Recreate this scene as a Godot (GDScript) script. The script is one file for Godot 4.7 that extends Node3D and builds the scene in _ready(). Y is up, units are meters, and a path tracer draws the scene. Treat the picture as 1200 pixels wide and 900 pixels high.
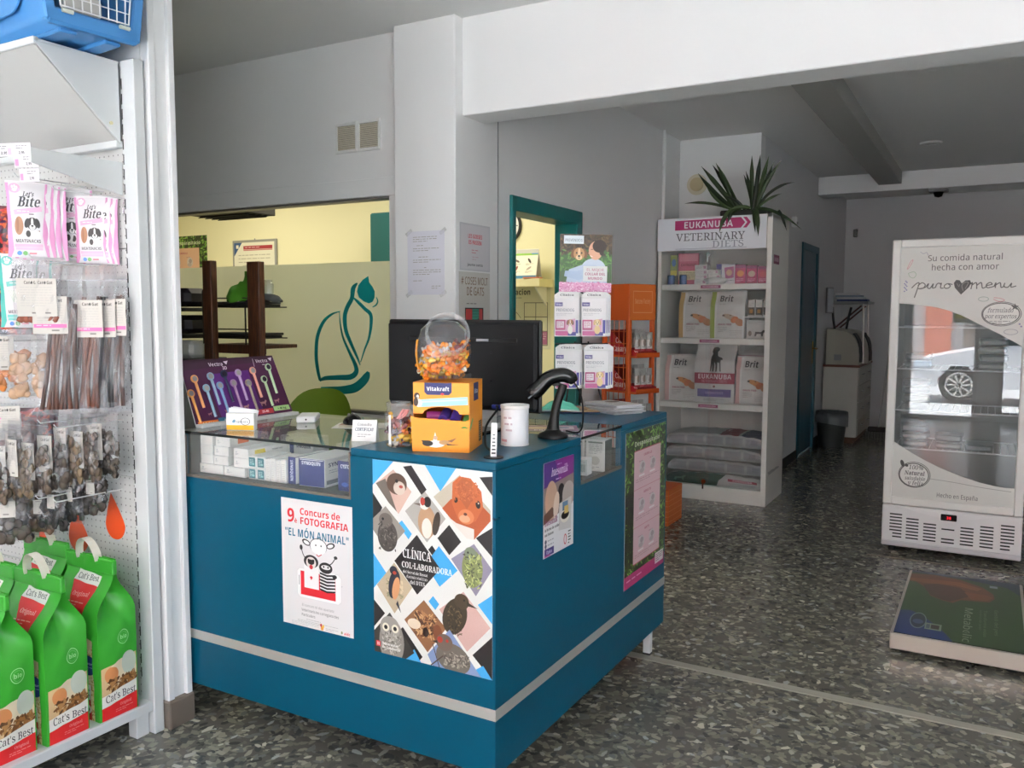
extends Node3D
# Veterinary clinic reception and pet shop. x runs along the counter front, -z into the shop, y up, metres.

var M := {}          # materials by name
var rng := RandomNumberGenerator.new()

func _ready():
	rng.seed = 4711
	# --- camera -------------------------------------------------------------
	var cam := Camera3D.new()
	cam.name = "camera"
	cam.fov = 48.89
	cam.near = 0.02
	cam.far = 200.0
	cam.rotation_order = EULER_ORDER_YXZ
	cam.rotation = Vector3(deg_to_rad(-4.79), deg_to_rad(29.53), deg_to_rad(0.16))
	cam.position = Vector3(0, 1.5, 0)
	add_child(cam)
	cam.current = true
	# --- sky, exposure ------------------------------------------------------
	var env := Environment.new()
	env.background_mode = Environment.BG_SKY
	var sm := ProceduralSkyMaterial.new()
	sm.sky_top_color = Color(0.72, 0.80, 0.92)
	sm.sky_horizon_color = Color(0.94, 0.95, 0.96)
	sm.ground_bottom_color = Color(0.5, 0.49, 0.47)
	sm.ground_horizon_color = Color(0.8, 0.8, 0.8)
	sm.sky_energy_multiplier = 1.0
	var sky := Sky.new()
	sky.sky_material = sm
	env.sky = sky
	env.background_energy_multiplier = 9.5
	env.tonemap_mode = Environment.TONE_MAPPER_LINEAR
	env.tonemap_exposure = 1.03
	env.sdfgi_enabled = true
	env.ssao_enabled = true
	env.ssil_enabled = true
	var we := WorldEnvironment.new()
	we.name = "surroundings"
	we.environment = env
	add_child(we)
	# --- sun over the street (it stands behind the building, so none enters) --
	var sun := DirectionalLight3D.new()
	sun.name = "sun"
	sun.light_energy = 24.0
	sun.light_color = Color(1.0, 1.0, 0.98)
	sun.light_angular_distance = 0.6
	sun.shadow_enabled = true
	sun.rotation = Vector3(deg_to_rad(-64), deg_to_rad(262), 0)
	add_child(sun)
	# --- ceiling panel of the consulting room behind the glass ----------------
	for p in [Vector3(-6.2, 2.93, -5.0), Vector3(-3.9, 2.93, -5.2)]:
		lamp_panel(p, Vector2(1.2, 0.6), 3.0, Color(1.0, 0.965, 0.88))
	make_materials()
	build_shell()
	build_street()
	build_counter()
	build_gondola()
	build_fridge()
	build_vet_cabinet()
	build_consulting_room()
	build_corridor()
	build_scale()
	build_orange_rack()
	build_counter_things()
	build_posters()

func lamp_panel(p: Vector3, s: Vector2, e: float, c: Color):
	var t := thing("ceiling_lamp", "square white ceiling lamp panel glowing in the consulting room " + ("above the desk" if p.x < -5 else "near the door"), "lamp", p)
	var b := Mb.new()
	b.box(Vector3(0, 0.03, 0), Vector3(s.x + 0.06, 0.06, s.y + 0.06))
	part("frame", b, mk(Color(0.9, 0.9, 0.88), 0.5), t)
	var g := Mb.new()
	g.box(Vector3(0, -0.004, 0), Vector3(s.x, 0.008, s.y))
	var m := mk(Color(1, 1, 1), 0.5)
	m.emission_enabled = true
	m.emission = c
	m.emission_energy_multiplier = 1.5
	part("diffuser", g, m, t)
	var l := AreaLight3D.new()
	l.name = "panel_light"
	l.area_size = s
	l.light_energy = e
	l.light_color = c
	l.area_range = 15.0
	l.area_attenuation = 2.0
	l.shadow_enabled = true
	l.rotation = Vector3(-PI / 2, 0, 0)
	l.position = p + Vector3(0, -0.02, 0)
	add_child(l)

# ============================ helpers ======================================
class Mb:
	var st := SurfaceTool.new()
	var xf := Transform3D()
	var sg := 0
	func _init():
		st.begin(Mesh.PRIMITIVE_TRIANGLES)
		st.set_smooth_group(-1)
	func flat():
		st.set_smooth_group(-1)
	func smooth():
		sg += 1
		st.set_smooth_group(sg)
	func at(p: Vector3, yaw := 0.0, pitch := 0.0, roll := 0.0) -> Mb:
		xf = Transform3D(Basis.from_euler(Vector3(pitch, yaw, roll)), p)
		return self
	func v(p: Vector3, uv := Vector2.ZERO):
		st.set_uv(uv)
		st.add_vertex(xf * p)
	func tri(a: Vector3, b: Vector3, c: Vector3, ua := Vector2.ZERO, ub := Vector2.ZERO, uc := Vector2.ZERO):   # counter-clockwise seen from the front
		v(a, ua); v(c, uc); v(b, ub)
	func quad(a: Vector3, b: Vector3, c: Vector3, d: Vector3, r := Rect2(0, 0, 1, 1)):   # lower left, lower right, upper right, upper left
		var u0 := Vector2(r.position.x, r.end.y); var u1 := r.end
		var u2 := Vector2(r.end.x, r.position.y); var u3 := r.position
		tri(a, b, c, u0, u1, u2); tri(a, c, d, u0, u2, u3)
	func box(c: Vector3, s: Vector3):
		var h := s / 2.0
		for k in 3:
			for sgn in [-1.0, 1.0]:
				var n := Vector3.ZERO; n[k] = sgn
				var up := Vector3.UP if k != 1 else Vector3(0, 0, -sgn)
				var rt := up.cross(n)
				var o: Vector3 = c + n * h
				var r: Vector3 = rt * h; var u: Vector3 = up * h
				quad(o - r - u, o + r - u, o + r + u, o - r + u)
	func bx(x0: float, x1: float, y0: float, y1: float, z0: float, z1: float):
		box(Vector3((x0 + x1) / 2, (y0 + y1) / 2, (z0 + z1) / 2), Vector3(x1 - x0, y1 - y0, z1 - z0))
	func rbox(c: Vector3, s: Vector3, ch: float):   # box with chamfered edges
		var h := s / 2.0
		ch = minf(ch, minf(h.x, minf(h.y, h.z)) * 0.98)
		var pt := func(sx: float, sy: float, sz: float, k: int) -> Vector3:
			var p := Vector3(sx * (h.x - ch), sy * (h.y - ch), sz * (h.z - ch))
			p[k] = [sx, sy, sz][k] * h[k]
			return c + p
		for k in 3:
			var i := (k + 1) % 3; var j := (k + 2) % 3
			for sgn in [-1.0, 1.0]:
				var q := []
				for ab in [[-1, -1], [1, -1], [1, 1], [-1, 1]]:
					var s3 := [0.0, 0.0, 0.0]
					s3[k] = sgn; s3[i] = float(ab[0]); s3[j] = float(ab[1])
					q.append(pt.call(s3[0], s3[1], s3[2], k))
				if sgn < 0: q.reverse()
				quad(q[0], q[1], q[2], q[3])
			for a in [-1.0, 1.0]:
				for b in [-1.0, 1.0]:
					var s0 := [0.0, 0.0, 0.0]; var s1 := [0.0, 0.0, 0.0]
					s0[i] = a; s0[j] = b; s0[k] = -1.0
					s1[i] = a; s1[j] = b; s1[k] = 1.0
					var p0: Vector3 = pt.call(s0[0], s0[1], s0[2], i); var p1: Vector3 = pt.call(s0[0], s0[1], s0[2], j)
					var p2: Vector3 = pt.call(s1[0], s1[1], s1[2], j); var p3: Vector3 = pt.call(s1[0], s1[1], s1[2], i)
					if a * b > 0: quad(p0, p1, p2, p3)
					else: quad(p1, p0, p3, p2)
		for sx in [-1.0, 1.0]:
			for sy in [-1.0, 1.0]:
				for sz in [-1.0, 1.0]:
					var a: Vector3 = pt.call(sx, sy, sz, 0); var b: Vector3 = pt.call(sx, sy, sz, 1); var d: Vector3 = pt.call(sx, sy, sz, 2)
					if sx * sy * sz > 0: tri(a, b, d)
					else: tri(a, d, b)
	func rb(x0: float, x1: float, y0: float, y1: float, z0: float, z1: float, ch := 0.003):
		rbox(Vector3((x0 + x1) / 2, (y0 + y1) / 2, (z0 + z1) / 2), Vector3(x1 - x0, y1 - y0, z1 - z0), ch)
	func lathe(pr: Array, seg := 20, o := Vector3.ZERO):   # [r, y] from bottom to top, about y
		smooth()
		for i in pr.size() - 1:
			if pr[i].size() > 2: smooth()
			for k in seg:
				var a0 := TAU * k / seg; var a1 := TAU * (k + 1) / seg
				var f := func(q: Array, a: float) -> Vector3: return o + Vector3(q[0] * cos(a), q[1], -q[0] * sin(a))
				quad(f.call(pr[i], a0), f.call(pr[i], a1), f.call(pr[i + 1], a1), f.call(pr[i + 1], a0), Rect2(float(k) / seg, 1.0 - float(i + 1) / (pr.size() - 1), 1.0 / seg, 1.0 / (pr.size() - 1)))
		flat()
	func cyl(o: Vector3, r: float, h: float, seg := 16, r2 := -1.0):
		if r2 < 0: r2 = r
		lathe([[0.0001, 0.0], [r, 0.0, 1], [r2, h, 1], [0.0001, h]], seg, o)
	func disc(o: Vector3, r: float, seg := 24, d := 0.002):   # coin facing +z
		var save := xf
		xf = xf * Transform3D(Basis(Vector3.RIGHT, PI / 2), o)
		lathe([[0.0001, 0.0], [r, 0.0, 1], [r, d, 1], [0.0001, d, 1]], seg)
		xf = save
	func tube(pts: Array, r, seg := 8, caps := true):
		smooth()
		var n := pts.size()
		var prev := Vector3.ZERO
		var rings := []
		for i in n:
			var t: Vector3 = (pts[mini(i + 1, n - 1)] - pts[maxi(i - 1, 0)]).normalized()
			var u := prev - t * prev.dot(t) if i else (Vector3.UP if absf(t.y) < 0.9 else Vector3.RIGHT)
			u = (u - t * u.dot(t)).normalized(); prev = u
			var w := t.cross(u)
			var ring := []
			var rad: float = r[i] if r is Array else r
			for k in seg:
				var a := TAU * k / seg
				ring.append(pts[i] + (u * cos(a) + w * sin(a)) * rad)
			rings.append(ring)
		for i in n - 1:
			for k in seg:
				var k1 := (k + 1) % seg
				quad(rings[i][k], rings[i][k1], rings[i + 1][k1], rings[i + 1][k])
		if caps:
			flat()
			for k in range(1, seg - 1):
				tri(rings[0][0], rings[0][k + 1], rings[0][k])
				tri(rings[n - 1][0], rings[n - 1][k], rings[n - 1][k + 1])
		flat()
	func prism(poly: Array, d: float, r := Rect2()):   # outline in xy, from z 0 to d
		var pl := PackedVector2Array(poly)
		if Geometry2D.is_polygon_clockwise(pl): pl.reverse()
		if not r.has_area():
			r = Rect2(pl[0], Vector2.ZERO)
			for q in pl: r = r.expand(q)
		var uv := func(q: Vector2) -> Vector2: return Vector2((q.x - r.position.x) / r.size.x, 1.0 - (q.y - r.position.y) / r.size.y)
		var id := Geometry2D.triangulate_polygon(pl)
		for i in range(0, id.size(), 3):
			var a := pl[id[i]]; var b := pl[id[i + 1]]; var c := pl[id[i + 2]]
			if (b - a).cross(c - a) < 0:
				var t := b; b = c; c = t
			tri(Vector3(a.x, a.y, d), Vector3(b.x, b.y, d), Vector3(c.x, c.y, d), uv.call(a), uv.call(b), uv.call(c))
			tri(Vector3(a.x, a.y, 0), Vector3(c.x, c.y, 0), Vector3(b.x, b.y, 0), uv.call(a), uv.call(c), uv.call(b))
		for i in pl.size():
			var a := pl[i]; var b := pl[(i + 1) % pl.size()]
			quad(Vector3(a.x, a.y, 0), Vector3(b.x, b.y, 0), Vector3(b.x, b.y, d), Vector3(a.x, a.y, d))
	func grid(f: Callable, nu: int, nv: int, flip := false, r := Rect2(0, 0, 1, 1)):
		smooth()
		for i in nu:
			for j in nv:
				var q := []
				for ab in [[0, 0], [1, 0], [1, 1], [0, 1]]:
					q.append(Vector2(float(i + ab[0]) / nu, float(j + ab[1]) / nv))
				var P := q.map(func(e): return f.call(e.x, e.y))
				var U := q.map(func(e): return Vector2(r.position.x + e.x * r.size.x, r.end.y - e.y * r.size.y))
				if flip:
					tri(P[0], P[2], P[1], U[0], U[2], U[1]); tri(P[0], P[3], P[2], U[0], U[3], U[2])
				else:
					tri(P[0], P[1], P[2], U[0], U[1], U[2]); tri(P[0], P[2], P[3], U[0], U[2], U[3])
		flat()
	func blob(c: Vector3, r: Vector3, n := 6, wob := 0.0, sd := 0):
		var g := RandomNumberGenerator.new(); g.seed = sd
		var ph := [g.randf() * 6, g.randf() * 6, g.randf() * 6]
		grid(func(u, w):
			var a: float = u * TAU; var e: float = (w - 0.5) * PI
			var k: float = 1.0 + wob * sin(a * 2 + ph[0]) * cos(e * 3 + ph[1]) * cos(e)
			return c + Vector3(cos(a) * cos(e), sin(e), -sin(a) * cos(e)) * r * k, n * 2, n)
	func stroke(pts: Array, d: float):   # [x, y, width] centre line with changing width, as a plate from z 0 to d
		var L := []; var R := []
		for i in pts.size():
			var a: Array = pts[maxi(i - 1, 0)]; var b: Array = pts[mini(i + 1, pts.size() - 1)]
			var t := Vector2(b[0] - a[0], b[1] - a[1]).normalized()
			var nn := Vector2(-t.y, t.x) * float(pts[i][2]) / 2.0
			L.append(Vector2(pts[i][0], pts[i][1]) + nn); R.append(Vector2(pts[i][0], pts[i][1]) - nn)
		for i in pts.size() - 1:
			var q := [R[i], R[i + 1], L[i + 1], L[i]]
			var f := q.map(func(e): return Vector3(e.x, e.y, d)); var bk := q.map(func(e): return Vector3(e.x, e.y, 0))
			quad(f[0], f[1], f[2], f[3]); quad(bk[3], bk[2], bk[1], bk[0])
			quad(bk[0], bk[1], f[1], f[0]); quad(bk[2], bk[3], f[3], f[2])
	func done() -> ArrayMesh:
		st.generate_normals()
		return st.commit()

static func spline(p: Array, n := 6) -> Array:   # Catmull-Rom through points (Vector3)
	var o := []
	for i in p.size() - 1:
		var a = p[maxi(i - 1, 0)]; var b = p[i]; var c = p[i + 1]; var d = p[mini(i + 2, p.size() - 1)]
		for k in n:
			o.append(b.cubic_interpolate(c, a, d, float(k) / n))
	o.append(p[-1])
	return o

static func spline3(p: Array, n := 6) -> Array:   # the same for [x, y, width]
	return spline(p.map(func(e): return Vector3(e[0], e[1], e[2])), n).map(func(e): return [e.x, e.y, e.z])

func numbered(n: String) -> String:
	if not has_node(NodePath(n)): return n
	var k := 1
	while has_node(NodePath("%s_%03d" % [n, k])): k += 1
	return "%s_%03d" % [n, k]

func tag(o: Node, label: String, category: String, group := ""):
	o.set_meta("label", label); o.set_meta("category", category)
	if group: o.set_meta("group", group)

func thing(called: String, label: String, category: String, p := Vector3.ZERO, yaw := 0.0, group := "") -> Node3D:
	var o := Node3D.new()
	o.name = numbered(called)
	add_child(o, true)
	o.position = p; o.rotation.y = yaw
	tag(o, label, category, group)
	return o

func mi(called: String, mesh, m) -> MeshInstance3D:
	var o := MeshInstance3D.new()
	o.name = called
	o.mesh = mesh.done() if mesh is Mb else mesh
	if m is Array:
		for k in m.size(): o.set_surface_override_material(k, m[k])
	else: o.material_override = m
	return o

func part(called: String, mesh, m, parent: Node3D, stuff := false) -> MeshInstance3D:
	var o := mi(called, mesh, m)
	var n := called; var k := 0
	while parent.has_node(NodePath(n)):
		k += 1; n = "%s_%03d" % [called, k]
	o.name = n
	parent.add_child(o, true)
	if stuff: o.set_meta("kind", "stuff")
	return o

func whole(called: String, mesh, m, label: String, category: String, p := Vector3.ZERO, yaw := 0.0, group := "") -> MeshInstance3D:
	var o := mi(called, mesh, m)
	o.name = numbered(called)
	add_child(o, true)
	o.position = p; o.rotation.y = yaw
	tag(o, label, category, group)
	return o

func struct(called: String, mesh, m) -> MeshInstance3D:
	var o := mi(called, mesh, m)
	o.name = numbered(called)
	add_child(o, true)
	o.set_meta("kind", "structure")
	return o

func dup(o: Node3D, label: String, p: Vector3, yaw := 0.0) -> Node3D:
	var c: Node3D = o.duplicate()
	var base := String(o.name)
	if base.substr(base.length() - 4, 1) == "_" and base.right(3).is_valid_int(): base = base.left(-4)
	c.name = numbered(base)
	add_child(c, true)
	c.position = p; c.rotation.y = yaw
	if label: c.set_meta("label", label)
	return c

func mk(c: Color, rough := 0.6, metal := 0.0, spec := 0.5) -> StandardMaterial3D:
	var m := StandardMaterial3D.new()
	m.albedo_color = c; m.roughness = rough; m.metallic = metal; m.metallic_specular = spec
	return m

func mt(t: Texture2D, rough := 0.6) -> StandardMaterial3D:
	var m := mk(Color.WHITE, rough)
	m.albedo_texture = t
	return m

func glass(a := 0.06, c := Color(0.9, 1.0, 0.97), rough := 0.0) -> StandardMaterial3D:
	var m := mk(Color(c.r, c.g, c.b, a), rough)
	m.transparency = BaseMaterial3D.TRANSPARENCY_ALPHA
	return m

func join(meshes: Array) -> ArrayMesh:   # several Mb as the surfaces of one mesh
	var am := ArrayMesh.new()
	for b in meshes:
		b.st.generate_normals()
		b.st.commit(am)
	return am

# a printed carton: surface 0 plain card, 1 front print, 2 right side print, 3 top print; stands on y 0, front towards +z
func carton(s: Vector3, ch := 0.0015) -> ArrayMesh:
	var body := Mb.new()
	body.rbox(Vector3(0, s.y / 2, 0), s, ch)
	var e := 0.0004; var h := s / 2.0; var i := ch
	var f := Mb.new()
	f.quad(Vector3(-h.x + i, i, h.z + e), Vector3(h.x - i, i, h.z + e), Vector3(h.x - i, s.y - i, h.z + e), Vector3(-h.x + i, s.y - i, h.z + e))
	var r := Mb.new()
	r.quad(Vector3(h.x + e, i, h.z - i), Vector3(h.x + e, i, -h.z + i), Vector3(h.x + e, s.y - i, -h.z + i), Vector3(h.x + e, s.y - i, h.z - i))
	var t := Mb.new()
	t.quad(Vector3(-h.x + i, s.y + e, h.z - i), Vector3(h.x - i, s.y + e, h.z - i), Vector3(h.x - i, s.y + e, -h.z + i), Vector3(-h.x + i, s.y + e, -h.z + i))
	return join([body, f, r, t])

# a pillow pouch hanging or standing from y 0 to h; surface 0 front, 1 back
func pouch(w: float, h: float, d: float, p := 2.0, seal := 0.1, sd := 1, foot := 0.0, wr := 0.0) -> ArrayMesh:
	var g := RandomNumberGenerator.new(); g.seed = sd
	var a := g.randf() * 6; var b := g.randf() * 6
	var th := func(u: float, v: float) -> float:
		var x := absf(2 * u - 1)
		var e := pow(maxf(0.0, 1.0 - pow(x, p)), 0.6)
		var tp := 1.0 - smoothstep(1.0 - seal * 3.2, 1.0 - seal, v)
		var bt := lerpf(foot, 1.0, smoothstep(0.0, 0.22, v))
		return d / 2 * e * tp * bt
	var f := func(u: float, v: float, s: float) -> Vector3:
		var t: float = th.call(u, v)
		var n := sin(u * 9 + a + v * 5) * sin(v * 13 + b) + 0.5 * sin(u * 21 - v * 17 + b)
		var x := (u - 0.5) * w * (1.0 - 0.05 * sin(v * PI) - 0.012 * sin(v * 19 + a))
		return Vector3(x, v * h, s * (t + 0.0006) + wr * n * (0.25 + 0.75 * minf(1.0, t / (d * 0.3 + 1e-5))) + 0.012 * d * sin(u * 6 + a))
	var fr := Mb.new(); var bk := Mb.new()
	fr.grid(func(u, v): return f.call(u, v, 1.0), 12, 18)
	bk.grid(func(u, v): return f.call(u, v, -1.0), 12, 18, true)
	if foot > 0:
		bk.grid(func(u, v): return f.call(u, 0.0, 1.0 - 2.0 * v), 12, 1, true)
	return join([fr, bk])

# a block-bottom bag with side folds; surface 0 front, 1 right side, 2 the rest; stands on y 0, front towards +z
func block_bag(w: float, h: float, d: float, tp := 0.6, sd := 1, wr := 0.004, seam := 0.07) -> ArrayMesh:
	var g := RandomNumberGenerator.new(); g.seed = sd
	var a := g.randf() * 6; var b := g.randf() * 6; var c := g.randf() * 6
	var dep := func(v: float) -> float: return d * (1.0 - 0.93 * smoothstep(tp, 1.0 - seam, v))
	var wob := func(u: float, v: float, k: float) -> float:
		return wr * minf(1.0, v * 9.0) * (sin(u * 7 + a * k + v * 9) * sin(v * 15 + b) + 0.6 * sin(u * 17 - v * 11 + c * k) * sin(v * 27 + a))
	var bul := func(u: float, v: float) -> float: return 0.05 * d * sin(PI * u) * sin(PI * minf(1.0, v / tp))
	var fr := Mb.new(); var sr := Mb.new(); var ot := Mb.new()
	var wd := func(v: float) -> float: return w * (1.0 + 0.02 * sin(PI * minf(1.0, v * 1.2)) + 0.015 * smoothstep(tp, 1.0, v))
	fr.grid(func(u, v): return Vector3((u - 0.5) * wd.call(v), v * h, dep.call(v) / 2 + (bul.call(u, v) + wob.call(u, v, 1.0)) * sin(PI * clampf(u * 1.0, 0, 1))), 14, 24)
	ot.grid(func(u, v): return Vector3((u - 0.5) * wd.call(v), v * h, -dep.call(v) / 2 - (bul.call(u, v) + wob.call(u, v, 2.0)) * sin(PI * u)), 8, 24, true)
	for s in [1.0, -1.0]:
		var mb: Mb = sr if s > 0 else ot
		mb.grid(func(u, v):
			var pinch: float = 0.36 * w * smoothstep(tp * 0.8, 1.0 - seam, v) * (1.0 - absf(2 * u - 1)) * (0.35 if v > 1.0 - seam else 1.0)
			var out: float = (0.04 * d * sin(PI * minf(1.0, v / tp)) + wob.call(u, v, 3.0) * 0.8) * sin(PI * u)
			return Vector3(s * (wd.call(v) / 2 - minf(pinch, 0.45 * d) + out), v * h, (0.5 - u) * dep.call(v)), 8, 24, s < 0)
	ot.quad(Vector3(-w / 2, 0, -d / 2), Vector3(w / 2, 0, -d / 2), Vector3(w / 2, 0, d / 2), Vector3(-w / 2, 0, d / 2))
	return join([fr, sr, ot])

# ---- drawing flat print ------------------------------------------------------
class Pa:
	var im: Image
	var w: int
	var h: int
	static var fonts := {}
	func _init(ww: int, hh: int, c := "#ffffff"):
		w = ww; h = hh
		im = Image.create(w, h, false, Image.FORMAT_RGBA8)
		im.fill(Color(c))
	func rect(x: float, y: float, ww: float, hh: float, c):
		im.fill_rect(Rect2i(roundi(x), roundi(y), maxi(1, roundi(ww)), maxi(1, roundi(hh))), Color(c))
	func poly(pts: Array, c):
		var col := Color(c)
		var y0 := 1e9; var y1 := -1e9
		for p in pts:
			y0 = minf(y0, p[1]); y1 = maxf(y1, p[1])
		for y in range(maxi(0, floori(y0)), mini(h - 1, ceili(y1)) + 1):
			var xs := []
			var yy := y + 0.5
			for i in pts.size():
				var a = pts[i]; var b = pts[(i + 1) % pts.size()]
				if (a[1] <= yy) != (b[1] <= yy):
					xs.append(a[0] + (yy - a[1]) / (b[1] - a[1]) * (b[0] - a[0]))
			xs.sort()
			for i in range(0, xs.size() - 1, 2):
				var xa := clampi(roundi(xs[i]), 0, w); var xb := clampi(roundi(xs[i + 1]), 0, w)
				if xb > xa: im.fill_rect(Rect2i(xa, y, xb - xa, 1), col)
	func ell(cx: float, cy: float, rx: float, ry: float, c, rot := 0.0):
		var q := []
		for k in 28:
			var p := Vector2(rx * cos(TAU * k / 28), ry * sin(TAU * k / 28)).rotated(rot)
			q.append([cx + p.x, cy + p.y])
		poly(q, c)
	func line(pts: Array, wd: float, c):
		for i in pts.size() - 1:
			var a := Vector2(pts[i][0], pts[i][1]); var b := Vector2(pts[i + 1][0], pts[i + 1][1])
			if a.distance_to(b) < 0.01: continue
			var n := (b - a).normalized().orthogonal() * wd / 2
			poly([[a.x + n.x, a.y + n.y], [b.x + n.x, b.y + n.y], [b.x - n.x, b.y - n.y], [a.x - n.x, a.y - n.y]], c)
			if wd > 2: ell(b.x, b.y, wd / 2, wd / 2, c)
	func curve(pts: Array, wd: float, c, n := 6):
		var q := []
		for i in pts.size() - 1:
			var f := func(k): return Vector2(pts[clampi(k, 0, pts.size() - 1)][0], pts[clampi(k, 0, pts.size() - 1)][1])
			for k in n:
				var p: Vector2 = f.call(i).cubic_interpolate(f.call(i + 1), f.call(i - 1), f.call(i + 2), float(k) / n)
				q.append([p.x, p.y])
		q.append(pts[-1])
		line(q, wd, c)
	func ring(cx: float, cy: float, rx: float, ry: float, wd: float, c):
		var q := []
		for k in 33: q.append([cx + rx * cos(TAU * k / 32), cy + ry * sin(TAU * k / 32)])
		line(q, wd, c)
	static func font(bold: bool, serif: bool) -> SystemFont:
		var k := [bold, serif]
		if not fonts.has(k):
			var f := SystemFont.new()
			f.font_names = PackedStringArray(["Droid Serif" if serif else "Droid Sans"])
			f.font_weight = 700 if bold else 400
			fonts[k] = f
		return fonts[k]
	func shaped(s: String, size: int, f: SystemFont) -> Array:
		var ts = TextServerManager.get_primary_interface()
		var sh = ts.create_shaped_text()
		ts.shaped_text_add_string(sh, s, f.get_rids(), size)
		ts.shaped_text_shape(sh)
		var gl: Array = ts.shaped_text_get_glyphs(sh)
		var wd: float = ts.shaped_text_get_size(sh).x
		ts.free_rid(sh)
		return [gl, wd]
	# x, y: where the baseline begins (al -1), is centred (0) or ends (1); fit: width to fill; sq: horizontal squeeze; slant: lean
	func text(s: String, x: float, y: float, size: float, c, al := -1, bold := false, serif := false, fit := 0.0, slant := 0.0, sq := 1.0):
		var ts = TextServerManager.get_primary_interface()
		var f := font(bold, serif)
		var col := Color(c)
		if fit > 0:
			var w0: float = shaped(s, 40, f)[1]
			sq = fit / (w0 * size / 40.0)
		var isz := maxi(4, roundi(size))
		var r := shaped(s, isz, f)
		var px: float = x - r[1] * sq * (0.0 if al < 0 else 0.5 if al == 0 else 1.0)
		var cache := {}
		for g in r[0]:
			var z := Vector2i(isz, 0)
			ts.font_render_glyph(g.font_rid, z, g.index)
			var uv: Rect2 = ts.font_get_glyph_uv_rect(g.font_rid, z, g.index)
			var off: Vector2 = ts.font_get_glyph_offset(g.font_rid, z, g.index)
			var ti: int = ts.font_get_glyph_texture_idx(g.font_rid, z, g.index)
			if ti >= 0 and uv.size.x > 0:
				if not cache.has(ti): cache[ti] = ts.font_get_texture_image(g.font_rid, z, ti)
				var src: Image = cache[ti]
				var dw := int(ceil(uv.size.x * sq))
				for j in int(uv.size.y):
					var yy := roundi(y + off.y) + j
					if yy < 0 or yy >= h: continue
					var sh := slant * (y - yy)
					for i in dw:
						var xx := roundi(px + off.x * sq + sh) + i
						if xx < 0 or xx >= w: continue
						var a := src.get_pixel(mini(int(uv.position.x + (i + 0.5) / sq), int(uv.end.x) - 1), int(uv.position.y) + j).a
						if a > 0.02: im.set_pixel(xx, yy, im.get_pixel(xx, yy).lerp(col, a))
			px += g.advance * sq
	func lines(x: float, y: float, ww: float, n: int, gap: float, th: float, c, sd := 1):   # unreadable small print
		var g := RandomNumberGenerator.new(); g.seed = sd
		for i in n:
			var xx := x; var e := x + ww * (1.0 if i < n - 1 else 0.6)
			while xx < e:
				var l := minf(g.randf_range(4, 15) * th / 1.6, e - xx)
				rect(xx, y + i * gap, l, th, c)
				xx += l + th * 1.4
	func grain(amount: float, sd := 1):
		var g := RandomNumberGenerator.new(); g.seed = sd
		for i in w * h / 6:
			var x := g.randi() % w; var y := g.randi() % h
			var p := im.get_pixel(x, y); var d := g.randf_range(-amount, amount)
			im.set_pixel(x, y, Color(clampf(p.r + d, 0, 1), clampf(p.g + d, 0, 1), clampf(p.b + d, 0, 1)))
	func leaves(x: float, y: float, ww: float, hh: float, n: int, cols: Array, sd := 1, s := 9.0):
		var g := RandomNumberGenerator.new(); g.seed = sd
		for i in n:
			ell(x + g.randf() * ww, y + g.randf() * hh, s * g.randf_range(0.6, 1.4), s * g.randf_range(0.2, 0.5), cols[g.randi() % cols.size()], g.randf() * TAU)
	func dog(cx: float, cy: float, s: float, c1, c2, c3, spread := 1.0):   # a dog's head from the front
		ell(cx - s * 0.62 * spread, cy - s * 0.05, s * 0.28, s * 0.55, c1, 0.25); ell(cx + s * 0.62 * spread, cy - s * 0.05, s * 0.28, s * 0.55, c1, -0.25)
		ell(cx, cy, s * 0.62, s * 0.7, c2)
		ell(cx, cy - s * 0.1, s * 0.14, s * 0.55, c3)
		ell(cx, cy + s * 0.38, s * 0.34, s * 0.3, c3)
		ell(cx - s * 0.28, cy - s * 0.1, s * 0.1, s * 0.1, "#15110f"); ell(cx + s * 0.28, cy - s * 0.1, s * 0.1, s * 0.1, "#15110f")
		ell(cx, cy + s * 0.25, s * 0.15, s * 0.11, "#15110f")
		line([[cx - s * 0.12, cy + s * 0.5], [cx, cy + s * 0.45], [cx + s * 0.12, cy + s * 0.5]], maxf(1.0, s * 0.05), "#3a2a25")
	func tex() -> ImageTexture:
		return ImageTexture.create_from_image(im)

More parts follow.
